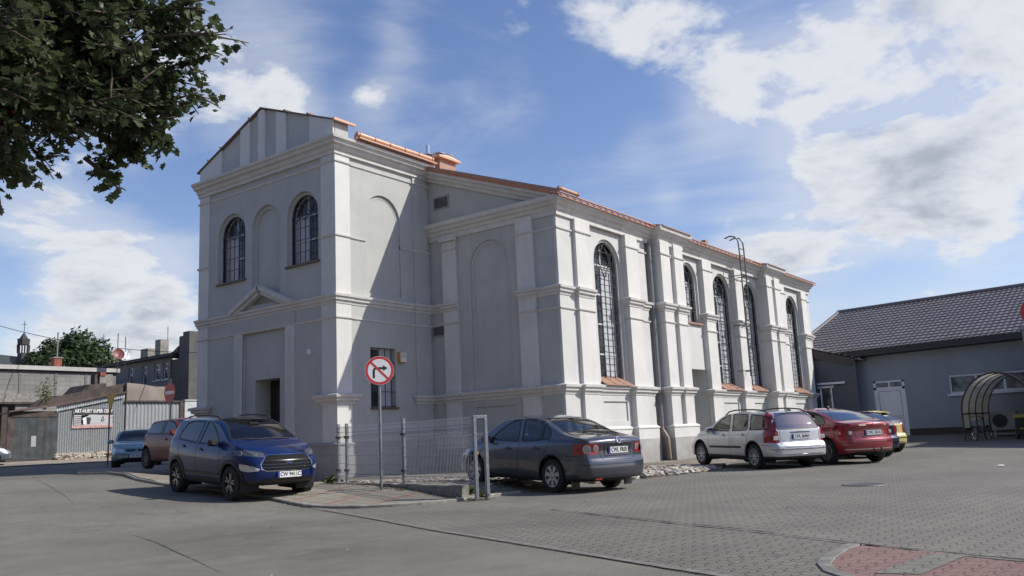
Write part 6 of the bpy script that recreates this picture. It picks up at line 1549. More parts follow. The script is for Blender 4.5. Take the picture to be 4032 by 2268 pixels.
# white door with a transom
m_pvd = mat('white_door', (.62, .65, .70), .4, noise=.04, nscale=3)
mb = MB(); x = XG+.02
mb.box(x-.02, 10.20, .28, x+.05, 10.32, 3.10); mb.box(x-.02, 11.58, .28, x+.05, 11.70, 3.10); mb.box(x-.02, 10.20, 2.66, x+.05, 11.70, 2.78); mb.box(x-.02, 10.20, 3.02, x+.05, 11.70, 3.10); mb.box(x-.021, 10.9, 2.7, x+.05, 10.98, 3.06)
dr = mb.build('door_frame', m_pvd, gb)
mb = MB(); mb.box(x, 10.32, .28, x+.05, 11.58, 2.68); 
for a, b, c, d in ((10.42, 11.48, 1.28, 2.56), (10.42, 11.48, .42, 1.18)): mb.box(x-.012, a, c, x, b, c+.02, 1); mb.box(x-.012, a, d, x, b, d+.02, 1); mb.box(x-.012, a, c, x, a+.02, d, 1); mb.box(x-.012, b, c, x, b+.02, d+.02, 1)
mb.box(x-.06, 11.44, 1.45, x-.01, 11.52, 1.65, 1); mb.build('door', [m_pvd, mat('door_line', (.14, .15, .17), .5)], gb)
mb = MB(); mb.box(x+.02, 10.3, 2.78, x+.03, 11.6, 3.03); mb.build('transom_pane', mat('milky_pane', (.12, .15, .17), .3, noise=.5, nscale=4), gb)
mb = MB(); x = XG+.06
mb.box(x, 3.2, 2.22, x+.05, 8.14, 2.32); mb.box(x, 3.2, 3.06, x+.05, 8.14, 3.15)
for y in (3.2, 4.45, 5.68, 6.88, 8.05): mb.box(x-.005, y, 2.23, x+.055, y+.10, 3.14)
wf_ = mb.build('window_frame', m_pvd, gb)
m_cur = mat('curtained_glass', (.17, .21, .235), .15, col2=(.045, .055, .065), nscale=1.6, ramp=(.42, .58))
mb = MB(); mb.box(x+.02, 3.2, 2.25, x+.03, 8.14, 3.12); mb.build('window_pane', m_cur, wf_)
mb = MB(); mb.box(XG-.12, 3.1, 2.13, XG+.08, 8.24, 2.22); mb.build('window_sill', m_pvd, wf_)
# lean-to canopy over the side entrance next to the hall
mb = MB(); xc = 46.25
mb.prism([(xc, 14.9, 5.20), (xc, 12.25, 4.38), (xc, 12.25, 4.30), (xc, 12.55, 3.98), (xc, 14.9, 4.72)], (.12, 0, 0), 0); mb.prism([(xc, 14.9, 5.2), (xc, 11.9, 4.27), (xc, 11.9, 4.22), (xc, 14.9, 5.14)], (1.2, 0, 0), 1)
for k in range(9): y = 14.7-k*.33; z = 5.14-(14.7-y)*.31; mb.tube([(xc-.02, y, z+.02), (xc+1.1, y, z+.02)], .05, 6, 1)
mb.build('canopy_roof', [mat('canopy_board', (.06, .05, .05), .7), m_rt], gb)
mb = MB(); mb.box(46.25, 13.60, .2, 46.30, 14.72, 3.02, 1)
for y in (13.6, 14.14, 14.62): mb.box(46.20, y, .2, 46.26, y+.08, 2.98, 0)
mb.box(46.20, 13.5, 2.92, 46.28, 14.75, 3.02, 0); mb.box(46.18, 12.9, 3.10, 46.30, 14.75, 3.2, 0); mb.build('side_door', [m_pvd, mat('dark_glass', (.035, .045, .05), .1)], gb)
mb = MB(); mb.box(46.30, 12.3, .1, 46.36, 14.9, 4.6); mb.build('porch_wall', mat('porch_render', (.085, .095, .11), .85), gb)
mb = MB(); mb.tube([(46.35, 14.35, 4.1), (46.1, 14.35, 3.5), (46.0, 14.32, 3.35), (46.0, 14.28, .2)], .06, 10); mb.build('drainpipe', m_iron, gb, smooth='auto')
# neighbouring block just outside the frame; its roof edge shades the far yard
nb = thing('brick_block', 'plain grey flat-roofed block to the right of the yard, outside the photo', 'building', (45, -6, 0))
mb = MB(); mb.prism([(40.5, 4.05, 0), (36.3, -.15, 0), (31, -5.4, 0), (45, -20, 0), (58, -8, 0), (58, -2, 0), (46.9, 2.9, 0), (44, 4.0, 0)], (0, 0, 4.5)); mb.build('wall', m_gw, nb)
mb = MB(); mb.prism([(40.45, 4.15, 4.5), (30.8, -5.45, 4.5), (45, -20.2, 4.5), (58.2, -8, 4.5), (58.2, -1.8, 4.5), (46.7, 3.1, 4.5), (44, 4.2, 4.5)], (0, 0, .12)); mb.build('roof', m_gw, nb)
# ---------------------------------------------------------------- cycle shelter, bicycle, air unit, bin
sh = thing('cycle_shelter', 'arched cycle shelter with brown ribs and cloudy plastic sheeting in front of the grey building', 'shelter', (43.3, 6.9, 0))
m_rib = mat('brown_rib', (.06, .03, .028), .6); m_sheet = leafmat('cloudy_sheet', (.50, .47, .40), (.42, .40, .34), .55)
ribs = []
mb = MB()
for k in range(5):
    o = Vector((43.0, 7.08, 0)).lerp(Vector((46.0, 6.45, 0)), k/4); A_ = []
    for i in range(25):
        t = pi*i/24; y = o.y-1.45+1.45*cos(t); z = 1.22+1.72*sin(t); A_.append(Vector((o.x-.25*(1-cos(t))*.5, y, z)))
    A_ = [Vector((o.x, o.y, .55 if k in (0, 1) else .62)), Vector((o.x, o.y, .9))]+A_; ribs.append(A_); mb.tube(A_, .035, 6)
mb.tube([ribs[0][2], ribs[4][2]], .03, 6); mb.tube([ribs[0][0], ribs[1][0]], .05, 6)
for k in (0, 4): mb.tube([(ribs[k][0].x, ribs[k][0].y, -.05), tuple(ribs[k][0])], .03, 6); e = ribs[k][-1]; mb.tube([tuple(e), (e.x, e.y, -.05)], .03, 6)
mb.build('frame', m_rib, sh)
mb = MB()
for k in range(4):
    n = len(ribs[k])
    for i in range(0 if k == 0 else 1, 19): a, b, c, d = ribs[k][i], ribs[k][i+1], ribs[k+1][i+1], ribs[k+1][i]; mb.add([a, b, c, d], [(0, 1, 2, 3)])
mb.build('sheeting', m_sheet, sh, fix=False)
bk = thing('bicycle', 'grey bicycle parked nose-out under the cycle shelter', 'bicycle', (41.6, 6.45, 0)); m_bf = mat('bike_frame', (.30, .34, .34), .35, metal=.4)
bx = Vector((43.3, 6.72, .34)); bd = Vector((.93, -.37, 0)).normalized()
def bp(a, z, s=0): return bx+bd*a+Vector((0, 0, z-.34))+Vector((-bd.y, bd.x, 0))*s
for a, st_ in ((0, .9), (1.05, 0)):
    mb = MB(); dd = Matrix.Rotation(st_, 3, 'Z') @ bd; c = bp(a, .34)
    q = [c+dd*.32*cos(2*pi*k/28)+Vector((0, 0, .32*sin(2*pi*k/28))) for k in range(29)]; mb.tube(q, .022, 6, 0, cap=False); q = [c+dd*.29*cos(2*pi*k/28)+Vector((0, 0, .29*sin(2*pi*k/28))) for k in range(29)]; mb.tube(q, .010, 5, 1, cap=False)
    for k in range(12): mb.tube([c, c+dd*.29*cos(2*pi*k/12)+Vector((0, 0, .29*sin(2*pi*k/12)))], .003, 3, 1)
    mb.build('wheel', [m_rub, m_chrome], bk)
mb = MB()
for p, q, r in ((bp(0, .34, .05), bp(.12, .80, .0), .016), (bp(0, .34, -.05), bp(.12, .80, .0), .016), (bp(.12, .78), bp(.20, 1.02), .018), (bp(.17, .90), bp(.62, .34), .02), (bp(.17, .94), bp(.68, .86), .018), (bp(.62, .34), bp(.72, .95), .018), (bp(.62, .34), bp(1.05, .34), .012), (bp(.69, .80), bp(1.05, .34), .012)): mb.tube([p, q], r, 7)
mb.build('frame', m_bf, bk, smooth='auto')
mb = MB(); mb.tube([bp(.18, 1.06, -.30), bp(.14, 1.10, -.1), bp(.14, 1.10, .1), bp(.18, 1.06, .30)], .016, 6); mb.build('handlebar', m_black, bk)
mb = MB(); mb.blob(bp(.74, .98), (.14, .09, .04), jit=0, seg=8); mb.build('saddle', m_black, bk)
ac = thing('air_unit', 'white outdoor air-conditioning unit with a round fan grille behind the bicycle', 'air unit', (45.2, 5.7, .2))
mb = MB(); mb.box(44.9, 5.2, .42, 45.3, 6.25, 1.25); mb.build('casing', mat('dull_white', (.26, .27, .27), .5), ac, bevel=.02)
mb = MB(); mb.lathe([(.001, -.02), (.30, -.02), (.31, 0), (.001, -.005)], (44.9, 5.88, .84), 'x', 24, 0)
for k in range(5): q = [(44.87, 5.88+(.06+.055*k)*cos(2*pi*i/24), .84+(.06+.055*k)*sin(2*pi*i/24)) for i in range(25)]; mb.tube(q, .006, 4, 1, cap=False)
mb.build('fan_grille', [m_black, m_iron], ac)
mb = MB(); mb.box(44.95, 5.25, .0, 45.25, 5.33, .42); mb.box(44.95, 6.1, .0, 45.25, 6.18, .42); mb.box(44.9, 5.15, .22, 45.0, 6.25, .27); mb.build('stand', m_galv, ac)
bn = thing('yellow_bin', 'dark wheeled bin with a yellow lid, cut by the right edge beside the air unit', 'bin', (43.6, 4.9, 0))
mb = MB(); mb.prism([(43.4, 4.30, .22), (44.0, 4.30, .22), (44.05, 4.25, .95), (43.3, 4.25, .95)], (0, .85, 0)); mb.build('body', mat('bin_dark', (.03, .035, .03), .6), bn, bevel=.02)
mb = MB(); mb.prism([(43.25, 4.2, .95), (44.1, 4.2, .95), (44.1, 4.2, 1.0), (43.7, 4.2, 1.1), (43.25, 4.2, 1.02)], (0, .95, 0)); mb.box(43.36, 4.45, .45, 43.395, 4.95, .68); mb.build('lid', mat('yellow_lid', (.42, .34, .05), .45), bn, bevel=.01)
for x, y in ((43.5, 5.1), (43.5, 4.35), (43.95, 5.1), (43.95, 4.35)):
    mb = MB(); mb.lathe([(.001, -.03), (.10, -.03), (.10, .03), (.001, .03)], (x, y, .1), 'y', 14); mb.build('wheel', m_rub, bn)
mb = MB(); mb.prism([(21.6, 2.9, .012), (21.66, 3.02, .012), (21.78, 2.98, .03), (21.74, 2.88, .02)], (0, 0, .008)); tag(mb.build('paper_scrap', m_plate, None), 'small white paper scrap lying on the grey pavers at right', 'litter')
# ---------------------------------------------------------------- left background: shed row
m_corr = mat('corrugated_steel', (.29, .31, .32), .5, metal=.35, col2=(.25, .20, .16), nscale=1.3, noise=.15, ramp=(.55, .75), stain=.25)
m_corr2 = mat('corrugated_pale', (.34, .36, .37), .5, metal=.3, noise=.08, nscale=1.2, stain=.15)
m_rust = mat('rust_brown', (.075, .056, .048), .8, noise=.35, nscale=2.5)
shd = thing('corrugated_shed', 'low shed of rusty corrugated steel with a dark boarded left end', 'shed', (20, 43, 1))
def corr(mb, u0, u1, zlo, zhi, y, pitch, amp, m=0, sub=4):
    n = int((u1-u0)/pitch)*sub
    for i in range(n+1):
        u = u0+(u1-u0)*i/n; o = amp*sin(2*pi*i/sub)
        mb.v += [(u, y-o, zlo(u)), (u, y-o, zhi(u))]
    b = len(mb.v)-2*(n+1)
    for i in range(n): mb.f.append((b+2*i, b+2*i+2, b+2*i+3, b+2*i+1)); mb.m.append(m)
YW = 43.0; rz_ = lambda u: 3.62+(u-20.2)*.205
mb = MB(); corr(mb, 20.35, 23.72, lambda u: 1.38, lambda u: rz_(u)-.02, YW, .115, .028); mb.build('steel_cladding', m_corr, shd, smooth=True, fix=False)
mb = MB(); corr(mb, 20.2, 23.66, lambda u: rz_(u)-.23, lambda u: rz_(u)+.03, YW-.10, .115, .03); mb.build('eave_cladding', mat('corrugated_bright', (.50, .52, .53), .45, metal=.3, noise=.2, nscale=5), shd, smooth=True, fix=False)
mb = MB(); mb.prism([(18.0, YW-.25, 3.36), (20.2, YW-.25, 3.66), (23.72, YW-.25, 4.36), (23.72, YW-.25, 4.42), (20.2, YW-.25, 3.80), (18.0, YW-.25, 3.42)], (0, .3, 0)); mb.build('roof_edge', mat('rust_edge', (.11, .07, .06), .7, noise=.3, nscale=3), shd)
mb = MB(); mb.prism([(18.9, YW+.1, 3.5), (23.76, YW+.1, 4.40), (23.76, YW+.1, 4.86), (19.5, YW+.1, 3.98)], (0, .25, 0)); mb.prism([(18.0, YW, 3.3), (23.7, YW, 4.3), (23.7, YW+6, 4.2), (18.0, YW+6, 3.2)], (0, 0, .05)); mb.build('roof', m_rust, shd)
mb = MB(); 
for k in range(6): x = 18.35+k*.335; mb.box(x, YW-.02, 1.15, x+.325, YW+.02, 3.35, 0)
mb.box(18.2, YW-.05, 3.15, 20.3, YW+.02, 3.42, 1); mb.box(18.05, YW-.02, 1.0, 18.35, YW+.05, 3.3, 1); mb.box(19.13, YW-.03, 1.75, 19.35, YW-.02, 2.25, 2); mb.box(19.75, YW-.03, 1.2, 19.82, YW-.02, 3.3, 1); mb.build('boarded_end', [mat('dark_boards', (.055, .065, .07), .8, noise=.3, nscale=2), m_rust, mat('torn_paper', (.35, .36, .36), .8)], shd)
mb = MB(); mb.box(18.3, YW-.01, .85, 20.35, YW+.1, 1.2, 1)
for k in range(60): x = rs.uniform(20.3, 23.8); mb.blob((x, YW-.02+rs.uniform(-.08, .1), 1.06+rs.uniform(0, .26)), (rs.uniform(.12, .25), .12, rs.uniform(.07, .13)), 0, .25, 6, rs)
mb.box(20.3, YW, .9, 27, YW+.1, 1.4, 0); mb.build('stone_footing', [m_stone[0], m_rust], shd)
# taller pale section at right
mb = MB(); corr(mb, 23.78, 26.85, lambda u: 1.3, lambda u: 3.90, YW-.02, .20, .022, sub=6); mb.build('steel_cladding', m_corr2, shd, smooth=True, fix=False)
mb = MB(); mb.prism([(23.78, YW-.06, 3.95), (26.45, YW-.06, 3.95), (26.35, YW-.06, 4.35), (26.3, YW-.06, 4.72), (25.4, YW-.06, 4.70), (24.6, YW-.06, 4.82), (23.78, YW-.06, 4.88)], (0, .3, 0)); mb.build('rendered_parapet', mat('tan_render', (.27, .235, .20), .9, noise=.18, nscale=1.2, stain=.3), shd)
mb = MB(); mb.box(23.7, YW-.14, 3.88, 26.9, YW+.0, 3.96); mb.build('flashing', m_rust, shd)
mb = MB(); mb.box(26.85, YW-.06, 1.2, 27.08, YW+.1, 3.95); mb.build('timber_post', m_rust, shd)
ww_ = thing('white_wall', 'short white-painted wall right of the corrugated shed, next to the tower', 'wall', (27.8, 42.9, 1)); mb = MB(); mb.box(27.12, 42.9, 1.0, 29.5, 43.1, 3.96); mb.box(27.10, 42.88, 3.4, 29.5, 42.9, 3.43); mb.build('wall_face', mat('white_paint_wall', (.50, .52, .53), .8, noise=.12, nscale=2, stain=.3), ww_)
mb = MB(); mb.box(27.1, 42.85, 3.96, 29.5, 43.15, 4.02); mb.build('coping', m_trim, ww_)
# banner
bnr = thing('banner', 'torn advertising banner with white capitals hung on the corrugated shed', 'banner', (22, 42.9, 3))
mb = MB(); y = YW-.06; BX0, BX1, BZ0, BZ1 = 21.05, 23.10, 2.56, 3.54
P_ = [(BX0-.06, BZ0), (BX1, BZ0+.03), (BX1-.03, BZ0+.25), (BX1-.10, BZ0+.30), (BX1-.02, BZ0+.40), (BX1-.12, BZ0+.52), (BX1, BZ0+.62), (BX1, BZ1-.02), (BX0+.02, BZ1)]
mb.prism([(a, y, b) for a, b in P_], (0, .01, 0), 0)
mb.add([(BX0, y-.004, BZ0+.15), (BX0+.55, y-.004, BZ0+.18), (BX0+.45, y-.004, BZ0+.50), (BX0+.75, y-.004, BZ0+.62), (BX0+.8, y-.004, BZ1-.26), (BX0, y-.004, BZ1-.26)], [(0, 1, 2, 3, 4, 5)], 1)
mb.add([(BX0-.04, y-.004, BZ0), (BX1, y-.004, BZ0+.03), (BX1, y-.004, BZ0+.14), (BX0-.04, y-.004, BZ0+.13)], [(0, 1, 2, 3)], 2)
q = [(22.05+.95*cos(t), BZ0+.26+.42*sin(t)) for t in [pi*k/14 for k in range(15)]]; mb.add([(a, y-.004, b) for a, b in q], [tuple(range(15))], 3)
mb.add([(a, y-.002, b) for a, b in rect(BX0+.02, BX1-.01, BZ1-.32, BZ1-.01)], [(0, 1, 2, 3)], 1)
for k in range(5): mb.add([(a, y-.006, b) for a, b in rect(BX0+.04, BX0+.40, BZ0+.20+k*.1, BZ0+.24+k*.1)], [(0, 1, 2, 3)], 4)
mb.add([(BX0+.52, y-.006, BZ0+.2), (BX0+.66, y-.006, BZ0+.2), (BX0+.62, y-.006, BZ0+.55), (BX0+.48, y-.006, BZ0+.52)], [(0, 1, 2, 3)], 4); mb.add([(BX0+.70, y-.006, BZ0+.2), (BX0+.84, y-.006, BZ0+.2), (BX0+.90, y-.006, BZ0+.52), (BX0+.66, y-.006, BZ0+.55)], [(0, 1, 2, 3)], 1)
mb.build('banner_sheet', [mat('banner_pink', (.50, .42, .42), .6), mat('banner_dark', (.03, .035, .035), .6), mat('banner_red', (.50, .30, .27), .6, noise=.3, nscale=12), mat('banner_grey', (.46, .47, .50), .6), m_swh], bnr, fix=False)
mb = MB(); text_mesh(mb, 'ART-HURT SUPER CENY', .225, (22.08, y-.012, BZ1-.13), (1, 0, 0), (0, 0, 1), .002, sx=.80, bold=.008); text_mesh(mb, 'UBRANIA ROBOCZE  OBUWIE', .075, (22.35, y-.012, BZ1-.255), (1, 0, 0), (0, 0, 1), .002, bold=.001) if False else None
text_mesh(mb, 'A', .17, (22.55, y-.012, BZ0+.53), (1, 0, 0), (0, 0, 1), .002, m=1, bold=.003); text_mesh(mb, 'RT', .16, (22.55, y-.012, BZ0+.38), (1, 0, 0), (0, 0, 1), .002, m=1, bold=.003)
mb.build('lettering', [m_swh, m_sbk], bnr, fix=False)
# block-built flat-roofed building behind
m_blk = paver_mat('grey_blockwork', (.26, .255, .24), (.22, .215, .205), (.17, .165, .155), 0, sx=.58, sy=.27, wob=0, tone=.16, jw=.02)
nt = m_blk.node_tree
for nd in list(nt.nodes):
    if nd.type == 'MAPPING': nd.inputs[2].default_value = (rad(-90), 0, 0)
blk = thing('blockwork_building', 'flat-roofed grey blockwork building with a pale roof edge behind the shed', 'building', (22, 52, 1))
mb = MB(); mb.box(14, 52, 4.75, 28.05, 60, 6.25); mb.box(22.2, 52, 1.0, 28.05, 60, 4.8); mb.build('wall', m_blk, blk)
mb = MB(); mb.box(13.9, 51.8, 6.28, 28.2, 60.2, 6.52); mb.build('roof_edge', mat('pale_concrete', (.46, .45, .42), .9, noise=.12, nscale=1.5, stain=.3), blk)
mb = MB(); mb.box(14, 51.95, 6.18, 28.1, 60, 6.28); mb.build('under_eave_board', m_rust, blk)  # rust-brown strip just below the pale roof edge
mb = MB(); mb.box(14, 51.9, 4.42, 23.2, 52.1, 4.90); mb.box(14, 51.85, 4.30, 23.4, 52.1, 4.42, 1); mb.build('lintel', [m_lowc, m_rust], blk)
mb = MB(); mb.box(21.5, 52.0, 1.0, 21.8, 52.4, 4.4, 1); mb.box(21.75, 52.3, 1.0, 22.2, 52.7, 3.9, 0); mb.box(14, 54, 1, 22.2, 54.2, 4.4, 1); mb.build('doorway', [m_lowc, m_rust], blk)
mb = MB()
for x in (22.3, 24.3, 26.1): mb = MB(); mb.box(x, 51.97, 4.9, x+.14, 52.0, 6.18); mb.build('pier', mat('dark_pier', (.17, .165, .15), .9), blk)
mb = MB(); mb.box(24.72, 53, 6.5, 25.16, 53.5, 7.15); mb.box(24.66, 52.95, 7.15, 25.22, 53.55, 7.22, 1); mb.tube([(24.95, 53.2, 7.2), (24.95, 53.2, 8.75)], .045, 8, 1); mb.build('chimney', [mat('red_brick', (.25, .085, .055), .9, noise=.3, nscale=9), m_lowc], blk)
mb = MB(); mb.box(24.85, 47.8, 3.5, 25.6, 48.4, 5.76, 0); mb.box(24.62, 47.9, 3.5, 24.85, 48.4, 5.76, 1); mb.box(24.85, 47.75, 5.66, 25.15, 48.2, 5.86, 2); mb.build('stack', [m_lowc, m_rust, MAT['red_brick']], blk)
mb = MB(); mb.prism([(23.2, 46.6, 4.6), (24.6, 46.6, 4.9), (24.6, 46.6, 5.15), (23.6, 46.6, 5.05)], (0, 2, 0)); mb.build('lean_to', m_rust, blk)
# plant growing on the shed roof
rw = random.Random(11); mb = MB()
for k in range(9):
    a = rw.uniform(0, 6.28); top_ = Vector((19.9+rw.gauss(0, .22), 43.3+rw.gauss(0, .2), 3.9+rw.uniform(.5, 1.25))); b = Vector((19.8+rw.gauss(0, .1), 43.2, 3.5)); mb.tube([b, b.lerp(top_, .5)+Vector((.05, 0, 0)), top_], .012, 4, 1)
    for j in range(26):
        c = b.lerp(top_, rw.uniform(.25, 1.0))+Vector((rw.gauss(0, .13), rw.gauss(0, .13), rw.gauss(0, .05))); d = Vector((rw.gauss(0, 1), rw.gauss(0, 1), rw.gauss(-.1, .4))).normalized()*rw.uniform(.08, .2); q = d.orthogonal().normalized()*d.length*.3; mb.add([c, c+d*.5+q, c+d, c+d*.5-q], [(0, 1, 2, 3)], 0)
o = mb.build('roof_plant', [mat('sapling_green', (.075, .095, .035), .7, noise=.3, nscale=5), m_dry], None, fix=False); tag(o, 'spindly green sapling sprouting from the shed roof edge', 'plant')
# two-storey grey row house behind, along the street
m_gh = mat('slate_render', (.19, .20, .21), .85, noise=.08, nscale=1, stain=.2); m_dkg = mat('dark_gable', (.105, .103, .10), .9, noise=.15, nscale=1.5, stain=.3)
XH = 30.0; k_ = XH/22.0
def yh(y): return y*k_
def zh(z): return CAM_H+(z-CAM_H)*k_
hs = thing('row_house', 'grey two-storey row house with white windows and chimneys, seen beyond the shed', 'house', (XH, 43, 1))
FHh = Fac((XH, 0, 0), (0, 1, 0), (-1, 0, 0)); mb = MB()
wy = [(36.12, 36.62), (36.85, 37.36), (38.0, 38.40), (39.2, 39.62)]
hol = [rect(yh(a), yh(b), zh(4.50 if i < 2 else 4.35), zh(5.26)) for i, (a, b) in enumerate(wy)]
facade(mb, FHh, [(yh(35.85), 1), (yh(40.6), 1), (yh(40.6), zh(5.55)), (yh(35.85), zh(5.55))], hol)
for h in hol: band(mb, FHh, h, 0, h, -.12)
mb.box(XH, yh(40.6), 1, XH+8, yh(43), zh(5.5)); mb.build('wall', m_gh, hs)
for h in hol:
    mb = MB(); a, b, c, d = h[0][0], h[1][0], h[0][1], h[2][1]
    for A in ((a, a+.09, c, d), (b-.09, b, c, d), (a, b, c, c+.09), (a, b, d-.09, d), (a, b, c+(d-c)*.62, c+(d-c)*.62+.09)): mb.add(*obx(FHh, *A, -.12, .05))
    f = mb.build('window_frame', m_pvc, hs); mb = MB(); mb.add(*obx(FHh, a, b, c, d, -.13, .02)); mb.build('window_pane', m_pane, f); mb = MB(); mb.add(*obx(FHh, a-.05, b+.05, c-.06, c, -.1, .2)); mb.build('window_sill', m_pvd, f)
mb = MB(); e0, e1 = yh(35.3), yh(42.3)
mb.prism([(XH-.45, e0, zh(5.62)), (XH-.45, e1, zh(5.58)), (XH-.45, e1, zh(5.48)), (XH-.45, e0, zh(5.50))], (.5, 0, 0)); mb.prism([(XH-.45, e0, zh(5.60)), (XH-.45, e1, zh(5.56)), (XH+5, e1, zh(6.15)), (XH+5, e0, zh(6.35))], (0, 0, .05)); mb.build('roof', mat('dark_felt_roof', (.06, .062, .066), .8, noise=.15, nscale=2), hs)
mb = MB(); mb.box(XH-.3, yh(34.2), 1, XH+6, yh(34.98), zh(6.33)); mb.box(XH-.1, yh(34.98), 1, XH+5, yh(35.85), zh(5.35)); mb.prism([(XH-.35, yh(35.0), zh(5.9)), (XH-.35, yh(35.7), zh(5.55)), (XH-.35, yh(35.7), zh(5.4)), (XH-.35, yh(35.0), zh(5.7))], (1.5, 0, 0)); mb.box(XH-.3, yh(34.2), zh(6.33), XH+1, yh(34.7), zh(6.50)); mb.build('gable_wall', m_dkg, hs)
for y0, y1, z0b, z1b, c in ((36.9, 37.35, 5.75, 6.42, 0), (38.0, 38.6, 5.7, 6.10, 0), (35.05, 35.35, 6.0, 6.32, 1)):
    mb = MB(); o_ = 1.2; kk = (XH+o_)/22; mb.box(XH+o_, y0*kk, CAM_H+(z0b-CAM_H)*kk-.6, XH+o_+.6, y1*kk, CAM_H+(z1b-CAM_H)*kk); mb.build('chimney', m_lowc if c == 0 else m_dkg, hs)
mb = MB(); mb.box(XH-.2, yh(35.83), zh(4.2), XH-.05, yh(36.0), zh(5.3)); mb.build('drainpipe', m_lowc, hs)
# satellite dishes and aerials on masts
def dish(x, y, z, c, h, lab):
    t = thing('satellite_dish', lab, 'satellite dish', (x, y, z)); mb = MB(); n = Vector((-.2, -1, .35)).normalized(); a = n.orthogonal().normalized(); b = n.cross(a)
    for k, (r, d) in enumerate(((.001, -.07), (.18, -.05), (.31, 0), (.36, .03))):
        for i in range(20): tt = 2*pi*i/20; mb.v.append(tuple(Vector((x, y, z))+(a*cos(tt)+b*sin(tt))*r+n*d))
    for k in range(3):
        for i in range(20): mb.f.append((k*20+i, k*20+(i+1) % 20, (k+1)*20+(i+1) % 20, (k+1)*20+i)); mb.m.append(0)
    mb.build('reflector', c, t, smooth=True); mb = MB(); mb.tube([(x, y+.12, z-1.2), (x, y+.12, z+h)], .025, 6); mb.tube([Vector((x, y, z-.3)), Vector((x, y, z))+n*.55], .012, 5); mb.build('mast', m_iron, t)
dish(*far((467, 1394), 58), mat('dish_red', (.20, .065, .055), .5), 1.3, 'dark red satellite dish on a mast, left of the white one'); dish(*far((497, 1393), 59), mat('dish_white', (.70, .71, .72), .5), 1.1, 'white satellite dish on a mast beside the red one')
def aerial(x, y, z, h, lab, bars=4):
    mb = MB(); mb.tube([(x, y, z), (x, y, z+h)], .02, 5)
    for k in range(bars): zz_ = z+h-.12-k*.16; mb.tube([(x-.16, y-.12, zz_), (x+.16, y+.12, zz_)], .008, 4)
    tag(mb.build('roof_aerial', m_iron, None), lab, 'aerial')
aerial(32.0, 52.8, 7.6, 2.0, 'thin roof aerial between the two pale chimneys of the row house', 3); aerial(30.75, 46.7, 8.7, 2.6, 'tall thin aerial right beside the tower edge', 5); aerial(27.7, 53, 6.5, 2.3, 'faint aerial mast standing against the round tree', 3)
# little gable house far behind
fh = thing('far_house', 'small beige gabled house between the round tree and the row house', 'house', (38, 69, 1)); mb = MB(); 
c = far((428, 1424), 150); rt = Vector((c.y, -c.x, 0)).normalized(); fw = Vector((c.x, c.y, 0)).normalized()
mb.prism([c-rt*1.2-Vector((0, 0, 12)), c+rt*1.6-Vector((0, 0, 12)), c+rt*1.6+Vector((0, 0, .2)), c-rt*.4+Vector((0, 0, 1.3)), c-rt*1.2+Vector((0, 0, .9))], fw*6); mb.build('wall', mat('beige_wall', (.36, .34, .29), .9), fh)
mb = MB(); mb.prism([c-rt*.4+Vector((0, 0, 1.3)), c+rt*2.7-Vector((0, 0, .3)), c+rt*2.7-Vector((0, 0, .1)), c-rt*.4+Vector((0, 0, 1.5))], fw*6); mb.build('roof', m_dkg, fh); mb = MB(); mb.prism([c-rt*.5-Vector((0, 0, .5))-fw*.02, c-rt*.1-Vector((0, 0, .5))-fw*.02, c-rt*.1+Vector((0, 0, .3))-fw*.02, c-rt*.5+Vector((0, 0, .3))-fw*.02], fw*.03); mb.build('window', m_pvc, fh)
# church with a slender open lantern
chd = 150; ch_ = thing('church', 'distant church with a grey-green roof and a slender dark lantern spire at far left', 'church', tuple(far((60, 1700), chd)*1)); ch_.location.z = 1
def cq(x, y): return far((x, y), chd)
zL_ = lambda x, y: (x/1.6736, 1134+y/1.6736)
c = cq(*zL_(150, 470)); rt = Vector((c.y, -c.x, 0)).normalized(); fw = Vector((c.x, c.y, 0)).normalized(); upv = Vector((0, 0, 1))
m_spire = mat('spire_dark', (.045, .045, .052), .8, noise=.2, nscale=.5)
mpp = chd/3356*.6*1.25
mb = MB(); W_ = .80
base = c-upv*2.5
def ring6(z, r): return [base+upv*z+rt*r*cos(pi/3*k+.3)+fw*r*sin(pi/3*k+.3) for k in range(6)]
zt = [cq(*zL_(150, yy)).z-base.z for yy in (470, 430, 375, 350, 290)]
R0, R1, R2 = ring6(0, W_), ring6(zt[1], W_*1.0), ring6(zt[2], W_*1.05)
mb.add(R0+R1, [(k, (k+1) % 6, 6+(k+1) % 6, 6+k) for k in range(6)]+[tuple(range(6, 12))])
for k in range(6): mb.tube([R1[k], R2[k]], .12, 5)
for k in range(6): mb.tube([R1[k].lerp(R1[(k+1) % 6], .5), R2[k].lerp(R2[(k+1) % 6], .5)], .06, 5)
R3 = ring6(zt[2]+.9, W_*1.15); mb.add(R2+R3, [(k, (k+1) % 6, 6+(k+1) % 6, 6+k) for k in range(6)])
ap = base+upv*zt[4]; R3b = ring6(zt[3]+.3, W_*.85); mb.add(R3+R3b, [(k, (k+1) % 6, 6+(k+1) % 6, 6+k) for k in range(6)]); mb.add(R3b+[ap], [(k, (k+1) % 6, 6) for k in range(6)]); mb.tube([ap-upv*.3, ap+upv*1.7], .05, 5); mb.tube([ap+upv*1.2-rt*.3, ap+upv*1.2+rt*.3], .045, 5)
mb.build('lantern_spire', m_spire, ch_)
mb = MB(); a0, a1, a2, a3 = cq(*zL_(-60, 432)), cq(*zL_(120, 452)), cq(*zL_(215, 520)), cq(*zL_(-60, 522)); mb.prism([a0, a1, a2, a3], fw*12); mb.build('roof', mat('verdigris_roof', (.085, .11, .11), .8, noise=.1, nscale=.3), ch_)
